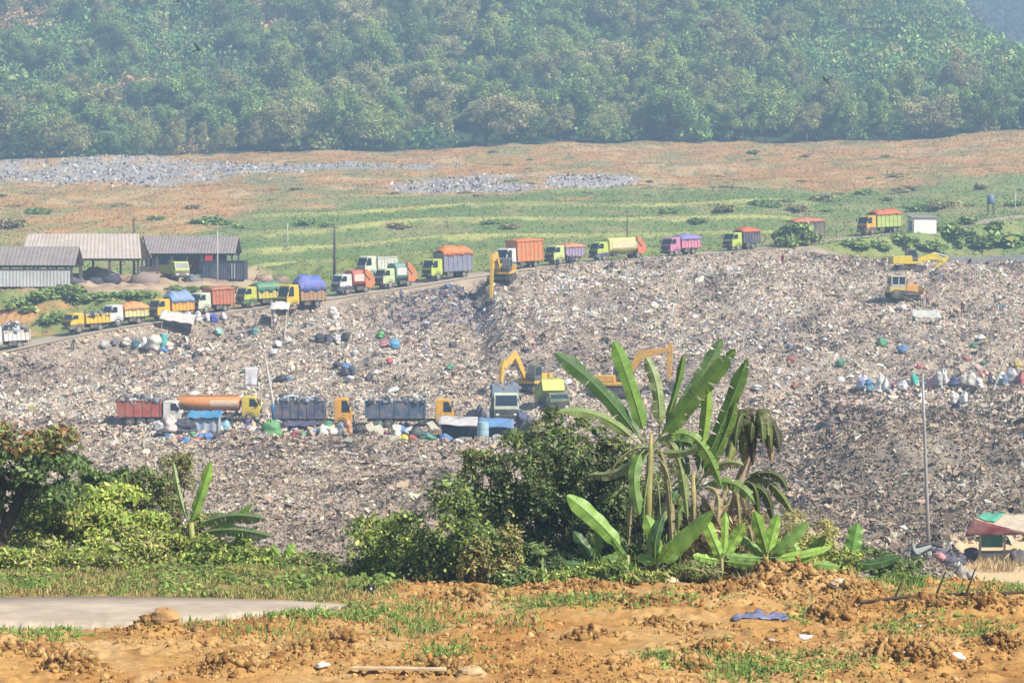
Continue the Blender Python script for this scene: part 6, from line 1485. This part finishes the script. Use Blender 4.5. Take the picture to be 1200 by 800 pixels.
for px, py, w, h, c, lab in [(200, 506, 1.6, 2.0, (.60, .52, .50), 'pinkish pale sack in front of the red dump truck'), (186, 506, 1.3, 1.4, (.5, .5, .52), 'grey sack under the tail of the red dump truck'), (212, 506, 2.2, 1.6, (.05, .05, .08), 'big black bundle before the white cab of the red truck'), (226, 507, 1.3, 1.4, (.05, .045, .06), 'smaller black bundle left of the blue shelter'), (262, 505, 1.3, 1.5, (.30, .55, .70), 'light blue bundle touching the right side of the blue shelter'),
                             (281, 518, 1.5, 1.0, (.5, .42, .36), 'tan bundle between the blue shelter and the green bale'), (288, 522, 1.3, 1.1, (.06, .05, .10), 'dark violet bundle left of the green bale'), (302, 523, 1.3, .9, (.07, .06, .08), 'black bundle right against the green bale'), (320, 520, 2.0, 2.0, (.12, .32, .12), 'green netted bale under the foot of the long pale pole'), (380, 516, 1.7, 1.4, (.68, .66, .64), 'white bundle right of the dark violet shelter'), (390, 517, 1.4, 1.2, (.62, .56, .46), 'cream bundle below the cab of the navy sided truck'), (398, 512, 1.2, 1.6, (.28, .34, .42), 'slate drum-like bundle under the amber cab'),
                             (408, 515, 1.1, 1.8, (.60, .30, .18), 'orange brown bundle right of the slate bundle'), (420, 516, 1.6, 1.5, (.09, .08, .08), 'black heap left of the leaning boards'), (463, 512, 1.4, 1.4, (.66, .66, .55), 'pale cream bundle under the blue grey sided truck'), (490, 514, 1.8, 1.5, (.07, .09, .09), 'dark bundle left of the wide awning'), (475, 533, 1.9, 1.0, (.64, .55, .07), 'bright yellow bag lying in front of the trucks'), (283, 530, 1.4, .9, (.58, .55, .22), 'pale yellow bag on the near waste below the tank truck'), (292, 531, 1.2, 1.0, (.25, .5, .36), 'mint bag beside the pale yellow bag'),
                             (585, 530, 1.4, 1.4, (.46, .46, .5), 'grey bag right of the pale blue drum'), (598, 531, 1.4, 1.5, (.7, .62, .64), 'pinkish white bag at the edge of the thicket'), (560, 497, 1.3, 2.6, (.10, .11, .15), 'tall dark bundle left of the pale green cab truck'), (568, 500, 1.2, 2.2, (.2, .19, .2), 'second dark bundle left of the pale green cab truck'), (614, 501, 1.5, 2.2, (.06, .07, .14), 'navy bundle right of the pale green cab truck'), (622, 503, 1.2, 1.8, (.09, .08, .1), 'black bundle beside the navy bundle')]:
    sack(lab, px, py, 222, 256, w, h, c, MS)
YS = 'bags dumped by the slim grey pole foot'
for px, py, w, h, c, lab in [(1070, 676, 1.2, 1.2, (.12, .16, .2), 'dark bag left of the pale motorcycle'), (1128, 684, 1.5, 1.4, (.30, .29, .27), 'big grey bag right of the motorcycles'), (1118, 684, 1.2, 1.3, (.45, .46, .42), 'pale grey bag leaning on the big grey bag'), (1100, 685, 1.2, .8, (.62, .28, .30), 'pink bag lying at the slim grey pole foot'), (1138, 686, 1.2, .8, (.36, .33, .28), 'flat beige bag at the edge of the sandy yard'),
                             (1122, 662, 1.5, 1.3, (.06, .06, .09), 'black bag by the waste edge left of the stall'), (1112, 664, 1.4, 1.2, (.08, .08, .12), 'navy black bag left of the other black bag'), (1140, 655, 1.5, 1.1, (.10, .09, .09), 'dark bag under the left corner of the stall'), (1192, 662, 1.7, 1.6, (.11, .10, .10), 'dark bag heap under the right end of the stall')]:
    sack(lab, px, py, 132, 165, w * .8, h * .8, c, YS)
# loose pale bags over the slope that nothing tells apart
G = 'loose pale bags scattered over the waste slope'
LB = 'loose pale plastic bag lying on the open waste slope'
bag = None; taken = []
for i in range(60):
    px, py = rnd.uniform(60, 1190), rnd.uniform(330, 470)
    if 560 < px < 660 or (690 < px < 830 and py > 380) or py < 345 + max(0, (560 - px)) * .16: continue
    p = place(px, py, 258, 335)
    if bag is None:
        bag = empty('plastic_bag', p, 0, LB, 'bag', G); sack_mesh(5, -.6).build('bag_body', mat('pale_plastic', (.66, .65, .64), .5, var=.25), bag, smooth=True); b = bag
    else: b = copy_tree(bag)
    s = rnd.uniform(.6, 1.2); b.location = p; b.scale = (s, s * rnd.uniform(.7, 1), s * .8); b.rotation_euler = (rnd.uniform(-.5, .5), rnd.uniform(-.5, .5), rnd.uniform(0, 6))

# ------------------------------------------------------------------ people
def figure(pose):
    """joints -> one continuous skinned body, 1.66 m tall, facing +x"""
    J = dict(pel=(0, 0, .90), spine=(0, 0, 1.12), chest=(0, 0, 1.30), neck=(0, 0, 1.42), head=(.01, 0, 1.50), top=(.015, 0, 1.62))
    for s, n in ((1, 'l'), (-1, 'r')):
        J.update({n + 'hip': (0, s * .09, .86), n + 'kn': (.02, s * .10, .47), n + 'an': (-.01, s * .10, .08), n + 'toe': (.14, s * .12, .03), n + 'sh': (0, s * .17, 1.36), n + 'el': (0, s * .23, 1.09), n + 'wr': (.06, s * .23, .85), n + 'ha': (.09, s * .23, .77)})
    def rot(names, piv, ang):
        c, s = math.cos(ang), math.sin(ang); p = J[piv]
        for k in names: x, y, z = J[k]; x -= p[0]; z -= p[2]; J[k] = (p[0] + x * c + z * s, y, p[2] - x * s + z * c)
    up = ['spine', 'chest', 'neck', 'head', 'top'] + [a + b for a in 'lr' for b in ('sh', 'el', 'wr', 'ha')]
    if pose == 'stand': rot(['lel', 'lwr', 'lha'], 'lsh', -.25); rot(['rwr', 'rha'], 'rel', -.7); rot(['lkn', 'lan', 'ltoe'], 'lhip', -.18); rot(['rkn', 'ran', 'rtoe'], 'rhip', .12)
    if pose == 'bend':
        rot(up, 'pel', 1.15); rot(['head', 'top'], 'neck', -.35)
        for a in 'lr': rot([a + 'el', a + 'wr', a + 'ha'], a + 'sh', -1.15); rot([a + 'kn', a + 'an', a + 'toe'], a + 'hip', -.3); rot([a + 'an', a + 'toe'], a + 'kn', .4)
    if pose == 'carry':
        rot(['spine', 'chest', 'neck', 'head', 'top'] + up[5:], 'pel', .15); rot(['lkn', 'lan', 'ltoe'], 'lhip', -.4); rot(['rkn', 'ran', 'rtoe'], 'rhip', .3); rot(['ran', 'rtoe'], 'rkn', .35)
        for a in 'lr': rot([a + 'el', a + 'wr', a + 'ha'], a + 'sh', -.9); rot([a + 'wr', a + 'ha'], a + 'el', -1.5)
    E = [('pel', 'spine'), ('spine', 'chest'), ('chest', 'neck'), ('neck', 'head'), ('head', 'top')]
    for a in 'lr': E += [('pel', a + 'hip'), (a + 'hip', a + 'kn'), (a + 'kn', a + 'an'), (a + 'an', a + 'toe'), ('chest', a + 'sh'), (a + 'sh', a + 'el'), (a + 'el', a + 'wr'), (a + 'wr', a + 'ha')]
    RAD = dict(pel=.125, spine=.12, chest=.13, neck=.055, head=.092, top=.07, hip=.09, kn=.062, an=.042, toe=.04, sh=.065, el=.045, wr=.032, ha=.036)
    names = list(J); me = bpy.data.meshes.new('skel'); me.from_pydata([J[k] for k in names], [(names.index(a), names.index(b)) for a, b in E], []); o = bpy.data.objects.new('skel', me); COL.objects.link(o)
    sk = o.modifiers.new('skin', 'SKIN'); o.modifiers.new('sub', 'SUBSURF').levels = 1
    lay = me.skin_vertices[0].data if me.skin_vertices else None
    for i, k in enumerate(names):
        q = RAD.get(k, RAD.get(k[1:], .05)); lay[i].radius = (q, q); lay[i].use_root = (k == 'pel')
    o.data.update(); dg = bpy.context.evaluated_depsgraph_get(); dg.update()
    m2 = bpy.data.meshes.new_from_object(o.evaluated_get(dg)); bpy.data.objects.remove(o)
    # which bone each face belongs to: clothes by nearest bone
    P = {k: Vector(J[k]) for k in J}; reg = []
    groups = [(0, [('pel', 'spine'), ('spine', 'chest'), ('chest', 'neck'), ('lsh', 'lel'), ('rsh', 'rel'), ('chest', 'lsh'), ('chest', 'rsh')]), (1, [('pel', 'lhip'), ('lhip', 'lkn'), ('lkn', 'lan'), ('rhip', 'rkn'), ('rkn', 'ran'), ('pel', 'rhip')]), (2, [('neck', 'head'), ('head', 'top'), ('lel', 'lwr'), ('lwr', 'lha'), ('rel', 'rwr'), ('rwr', 'rha')]), (3, [('lan', 'ltoe'), ('ran', 'rtoe')])]
    for f in m2.polygons:
        best = (9, 0)
        for g, bs in groups:
            for a, b in bs:
                ab = P[b] - P[a]; t = max(0, min(1, (f.center - P[a]).dot(ab) / ab.length_squared)); dd_ = (P[a] + ab * t - f.center).length / RAD.get(a, RAD.get(a[1:], .05))
                best = min(best, (dd_, g))
        reg.append(best[1])
    return m2, reg, P['head'], P['top']


SKINM = mat('brown_skin', (.30, .17, .10), .6, var=.1); SHOE = mat('rubber_boot', (.04, .04, .04), .6)
FIG = {k: figure(k) for k in ('stand', 'bend', 'carry')}


def person(label, px, py, D0, D1, pose, shirt, trousers, rz, hat=None, s=1.0):
    p = place(px, py, D0, D1) + Vector((0, 0, .08)); m, reg, hd, tp = FIG[pose]; m = m.copy(); m.materials.clear()
    cl = lambda n, c: mat(n + '_%02d_%02d_%02d' % tuple(int(v * 99) for v in c), c, .85, var=.25, scale=8)
    for q in (cl('shirt', shirt), cl('trousers', trousers), SKINM, SHOE): m.materials.append(q)
    m.polygons.foreach_set('material_index', reg); m.polygons.foreach_set('use_smooth', [True] * len(reg))
    e = empty('person', p, rz, label, 'person'); e.scale = (s, s, s)
    b = bpy.data.objects.new('body', m); COL.objects.link(b); b.parent = e
    ax = (tp - hd).normalized(); c = hd.lerp(tp, .45)
    mb = MB(); mb.ball((0, 0, 0), (.098, .09, .10), nu=12, nv=8); o = mb.build('hair', mat('black_hair', (.02, .018, .016), .7), e, smooth=True); o.location = c + ax * .03 - Vector((.02, 0, 0)); o.rotation_euler = ax.to_track_quat('Z', 'X').to_euler()
    if hat:
        mb = MB(); mb.tube([(0, 0, .0), (0, 0, .02), (0, 0, .1), (0, 0, .13)], [.24, .13, .11, .05], 14); o = mb.build('hat', cl('hat', hat), e, smooth=True); o.location = c + ax * .06; o.rotation_euler = ax.to_track_quat('Z', 'X').to_euler()
    return e


person('person in dark clothes standing alone on the bare grey waste right of the bananas', 970, 552, 200, 235, 'stand', (.09, .08, .11), (.03, .03, .04), R(-60), s=1.08)
person('person in dark red top standing on the crest of the waste', 917, 332, 330, 348, 'stand', (.34, .03, .06), (.2, .04, .06), R(-120))
person('person in black standing in the waste right of the bulldozer', 1128, 370, 300, 325, 'stand', (.10, .05, .05), (.04, .03, .03), R(-90))
person('person in slate blue carrying something on the right hand waste', 1166, 361, 305, 330, 'carry', (.16, .17, .25), (.10, .10, .14), R(200), (.12, .2, .22))
person('person in blue bending over the waste near the right edge', 1176, 374, 300, 325, 'bend', (.10, .25, .40), (.12, .16, .24), R(170))
person('person in pale clothes right behind the bulldozer', 1080, 372, 305, 328, 'stand', (.55, .45, .42), (.10, .10, .16), R(-90))
person('person in black and pink standing near the bulldozer', 1086, 371, 305, 328, 'stand', (.45, .2, .22), (.04, .04, .07), R(-30))
person('person in black at the crest below the pale lime cab truck', 653, 318, 322, 334, 'stand', (.05, .05, .08), (.05, .05, .07), R(-90))
person('person in navy at the crest below the mauve box truck', 664, 313, 324, 336, 'stand', (.05, .06, .12), (.04, .04, .07), R(-140), (.4, .35, .2))
person('person in dark blue next to the one in navy at the crest', 669, 315, 324, 336, 'carry', (.07, .08, .16), (.05, .05, .08), R(-60))
person('person in dark clothes at the crest below the cream compactor truck', 717, 321, 324, 338, 'stand', (.08, .08, .14), (.05, .05, .09), R(-90))
person('person in red bending at the crest below the cream compactor truck', 731, 314, 326, 340, 'bend', (.4, .07, .07), (.08, .08, .12), R(0))
person('person in grey at the crest under the orange tailgate of the cream truck', 753, 322, 324, 338, 'stand', (.2, .2, .24), (.07, .07, .1), R(-90))
person('person in white shirt standing near the white canopy', 322, 388, 285, 302, 'stand', (.7, .66, .66), (.3, .2, .2), R(-90), (.65, .62, .55))
person('person in cream bending below the white canopy', 331, 398, 280, 300, 'bend', (.66, .6, .45), (.2, .18, .16), R(20))
person('person in orange at the road edge beside the royal blue truck', 345, 372, 292, 306, 'bend', (.62, .28, .12), (.15, .15, .2), R(180))
person('person in violet standing on the rubbish before the tank truck', 290, 512, 236, 250, 'stand', (.16, .10, .34), (.1, .1, .18), R(-90))
person('person in dark teal standing on the lower left slope', 85, 412, 270, 290, 'bend', (.10, .24, .22), (.06, .1, .1), R(-60))

# ------------------------------------------------------------------ birds
def bird(label, px, py, D, rz, flap, s=1.0):
    e = empty('bird', at(px, py, D), rz, label, 'bird', 'birds flying over the valley'); e.scale = (s, s, s); e.rotation_euler = (R(12), R(-8), rz); e.rotation_euler = (Matrix.Rotation(R(52), 3, "X") @ Matrix.Rotation(rz, 3, "Z")).to_euler()
    m = mat('dark_feathers', (.012, .012, .014), .7)
    mb = MB(); mb.tube([(.30, 0, .02), (.25, 0, .03), (.17, 0, .03), (.05, 0, 0), (-.12, 0, 0), (-.22, 0, .01), (-.36, 0, .02)], [.004, .025, .045, .075, .06, .03, .012], 10); mb.add([(-.2, -.03, .012), (-.2, .03, .012), (-.42, .09, .02), (-.42, -.09, .02)], [(0, 1, 2, 3)]); mb.build('body', m, e, smooth=True)
    for sd in (-1, 1):
        mb = MB(); mb.grid(lambda i, j: (.10 - .08 * i + (j - .5) * .22 * (1 - .65 * i * i), sd * (.04 + .46 * i), .03 + flap * math.sin(i * 1.9) * .25 + .015 * math.sin(j * 3.1)), 8, 4); mb.build('wing', m, e, smooth=True, solid=.008)


bird('dark bird in flight before the tan trees, upper left', 231, 58.5, 230, R(35), .9, 1.15)
bird('dark bird in flight over the plantation, upper right', 969, 93.5, 230, R(-150), -.5, 1.2)
bird('small dark bird at the top edge above the other left bird', 208, 2, 260, R(20), .6, .9)

# ------------------------------------------------------------------ bits on the near soil
p = on(888, 48.9); e = MB()
def fn(i, j): q = at(858 + 64 * i, 731 - 12 * i - 5 * j + 3 * math.sin(i * 9), 0); return q
mb = MB(); d0 = 49.0
mb.grid(lambda i, j: ((lambda x, y: (x, y, h1(x, y) + .04 + .07 * float(fbm(np.array([i * 7 + 3]), np.array([j * 3]), 9, 3)[0])))(((858 + 64 * i) - 600) / F * (d0 + .55 * i), d0 - .5 + .5 * i + .55 * j + .12 * float(fbm(np.array([i * 5]), np.array([2.5]), 4, 3)[0]))), 26, 10)
tag(mb.build('plastic_sheet', mat('violet_plastic', (.15, .16, .28), .4, var=.5, scale=2.5, dust=.15), smooth=True, solid=.006), 'crumpled violet blue plastic sheet lying on the orange soil', 'sheet')
for i, (px, py, r, col, lab) in enumerate([(943, 752, .13, (.55, .55, .58), 'grey white scrap of plastic below the violet sheet'), (1122, 784, .16, (.8, .8, .78), 'white crumpled plastic on the clods at the right'), (375, 790, .12, (.75, .73, .7), 'small white plastic scrap near the bottom edge'), (1078, 738, .07, (.35, .38, .5), 'small blue grey scrap among the weeds at the right'), (905, 760, .08, (.4, .28, .24), 'little reddish scrap right below the violet sheet')]):
    d = 7.3 * F / (py - 280); p = on(px, d, .05); o = np_mesh('scrap', iv * np.array([1, .7, .45]) * r * (1 + .9 * (rng.random((len(iv), 1)) - .5)), 3, ifc.reshape(-1), np.tile(col, (len(ifc), 1)), LOADM); o.location = p; tag(o, lab, 'scrap')
def rock(px, py, r, col, label, sq=(1, .8, .55)):
    d = 7.3 * F / (py - 280); p = on(px, d); mb = MB(); mb.ball((0, 0, 0), (r * sq[0], r * sq[1], r * sq[2]), nu=14, nv=10, wob=.13, seed=int(px))
    tag(mb.build('rock', mat('rock_%d' % px, col, .9, var=.3, scale=5, bump=.6), loc=p + Vector((0, 0, r * .15)), bevel=.02), label, 'rock')
rock(552, 797, .26, (.45, .32, .18), 'pale yellowish rock at the bottom edge beside the plank')
rock(192, 744, .27, (.38, .23, .10), 'yellowish earth boulder at the edge of the concrete road', (1, .7, .75))
rock(788, 688, .16, (.6, .48, .33), 'small pale stone at the top of the soil')
rock(985, 700, .2, (.58, .44, .28), 'pale stone on the soil below the saplings')
d = 7.3 * F / (796 - 280); a = on(412, d + .2, .09); b = on(522, d - .05, .08); mb = MB(); vx = (b - a); mb.box(((a + b) / 2)[:], (vx.length, .14, .045), rot=vx.to_track_quat('X', 'Z').to_matrix())
tag(mb.build('plank', mat('weathered_plank', (.56, .44, .28), .85, var=.3, scale=4), bevel=.006), 'weathered narrow plank lying along the bottom edge', 'plank')
d = 52.2; p = on(432, d); mb = MB(); mb.ball((0, 0, .08), (.13, .1, .11), nu=12, nv=8, wob=.2, seed=3); mb.tube([(0, 0, .15), (.01, 0, .22)], .03, 6); tag(mb.build('black_bag', mat('black_plastic_bag', (.02, .02, .022), .3), loc=p, smooth=True), 'small knotted black bag at the end of the concrete road', 'bag')
d = 50.2; a = on(1075, d + 1, .05); pts = [on(1010, d + .6, .10), on(1055, d + .8, .14), on(1110, d + 1.0, .12), on(1160, d + .9, .16), on(1215, d + 1.1, .1)]
mb = MB(); mb.tube(pts, [.03, .035, .04, .035, .03], 7)
for px, up in ((1050, .5), (1100, .45), (1135, .5)): q = on(px, d + .85, .1); mb.tube([q, q + Vector((.18, 0, up))], [.025, .012], 6)
tag(mb.build('fallen_branch', mat('dark_branch', (.07, .045, .03), .9)), 'dark fallen branch with upright twigs lying across the soil at right', 'branch')
# more clutter between the bundles around the row of trucks: crates, rolled sheets, jerrycans
CG = 'plastic crates lying among the bundles by the trucks'
crate = None
for i, (px, py, col, lab) in enumerate([(275, 512, (.45, .10, .08), 'red plastic crate right of the blue shelter'), (312, 528, (.10, .22, .42), 'blue plastic crate below the green bale'), (338, 524, (.55, .52, .46), 'cream plastic crate left of the dark violet shelter foot'), (372, 524, (.12, .35, .2), 'green plastic crate below the white bundle'), (436, 524, (.5, .26, .07), 'orange plastic crate below the leaning boards'), (452, 520, (.4, .4, .42), 'grey plastic crate left of the pale cream bundle'), (245, 524, (.08, .08, .1), 'black plastic crate below the blue shelter'), (545, 534, (.5, .5, .48), 'white plastic crate left of the pale blue drum')]):
    p = place(px, py, 226, 250); e = empty('crate', p, rnd.uniform(0, 3), lab, 'crate', CG)
    mb = MB(); w_, d_, h_ = 1.0, .7, .6
    for s in (-1, 1):
        for k in range(4): mb.box((0, s * d_ / 2, .08 + k * .15), (w_, .04, .1)); mb.box((s * w_ / 2, 0, .08 + k * .15), (.04, d_ - .05, .1))
    mb.box((0, 0, .03), (w_ - .05, d_ - .05, .04)); mb.build('slats', mat('crate_%d' % px, col, .6, dust=.35), e)
    mb = MB()
    for s in (-1, 1):
        for q in (-1, 1): mb.box((s * w_ / 2, q * d_ / 2, h_ / 2), (.08, .08, h_))
    mb.build('corner_posts', mat('crate_%d' % px, col, .6), e)

# small bundles nothing tells apart, strewn around the trucks and over the slope
STREW = [('white', (.66, .65, .63)), ('black', (.045, .045, .055)), ('blue', (.10, .22, .46)), ('tan', (.46, .35, .25)), ('red', (.45, .10, .10)), ('green', (.10, .32, .18))]
for nm, col in STREW:
    src = {}
    for i in range(15):
        if i < 9: px, py, D0, D1, wh = rnd.uniform(190, 540), rnd.uniform(503, 532), 222, 252, 'among the trucks on the lower waste'
        else: px, py, D0, D1, wh = rnd.choice([rnd.uniform(110, 540), rnd.uniform(900, 1190)]), rnd.uniform(398, 470), 255, 300, 'on the open slope of the waste'
        p = place(px, py, D0, D1)
        if wh not in src:
            b = empty('bundle', p, 0, f'small {nm} bundle strewn {wh}', 'bundle', f'small {nm} bundles strewn {wh}')
            sack_mesh(len(nm) * 31 + i, .8).build('bag', mat('sack_%02d_%02d_%02d' % tuple(int(v * 99) for v in col), col, .7, var=.3, scale=3, dust=.25, bump=.4), b, smooth=True)
            mb = MB(); mb.tube([(0, 0, .62), (0, 0, .68)], .2, 8); mb.build('tie', mat('tie_cord', (.2, .25, .4), .8), b); src[wh] = b
        else: b = copy_tree(src[wh])
        q = rnd.uniform(.55, 1.1); b.location = p; b.scale = (q * rnd.uniform(.8, 1.4), q, q * rnd.uniform(.6, 1.1)); b.rotation_euler = (rnd.uniform(-.9, .9), rnd.uniform(-.6, .6), rnd.uniform(0, 6))
# more waste pickers at work
for px, py, D0, D1, pose, a_, b_c, rz, lab in [(436, 372, 298, 316, 'bend', (.4, .08, .08), (.06, .06, .09), R(10), 'person in red bending over the dark heap left of the upper excavator'), (470, 356, 304, 318, 'stand', (.09, .12, .3), (.05, .05, .07), R(-80), 'person in blue standing on the dark heap left of the upper excavator'),
                                        (330, 514, 234, 250, 'bend', (.5, .45, .4), (.1, .1, .14), R(160), 'person in pale grey bending by the dark violet shelter'), (445, 516, 234, 250, 'stand', (.1, .25, .2), (.05, .05, .07), R(-70), 'person in dark green standing by the leaning boards'),
                                        (1045, 462, 250, 275, 'bend', (.3, .12, .3), (.06, .06, .09), R(30), 'person in purple bending in front of the sack row at right'), (1160, 458, 250, 275, 'stand', (.08, .09, .2), (.05, .05, .08), R(-100), 'person in navy standing at the foot of the leaning bamboo pole')]:
    person(lab, px, py, D0, D1, pose, a_, b_c, rz)
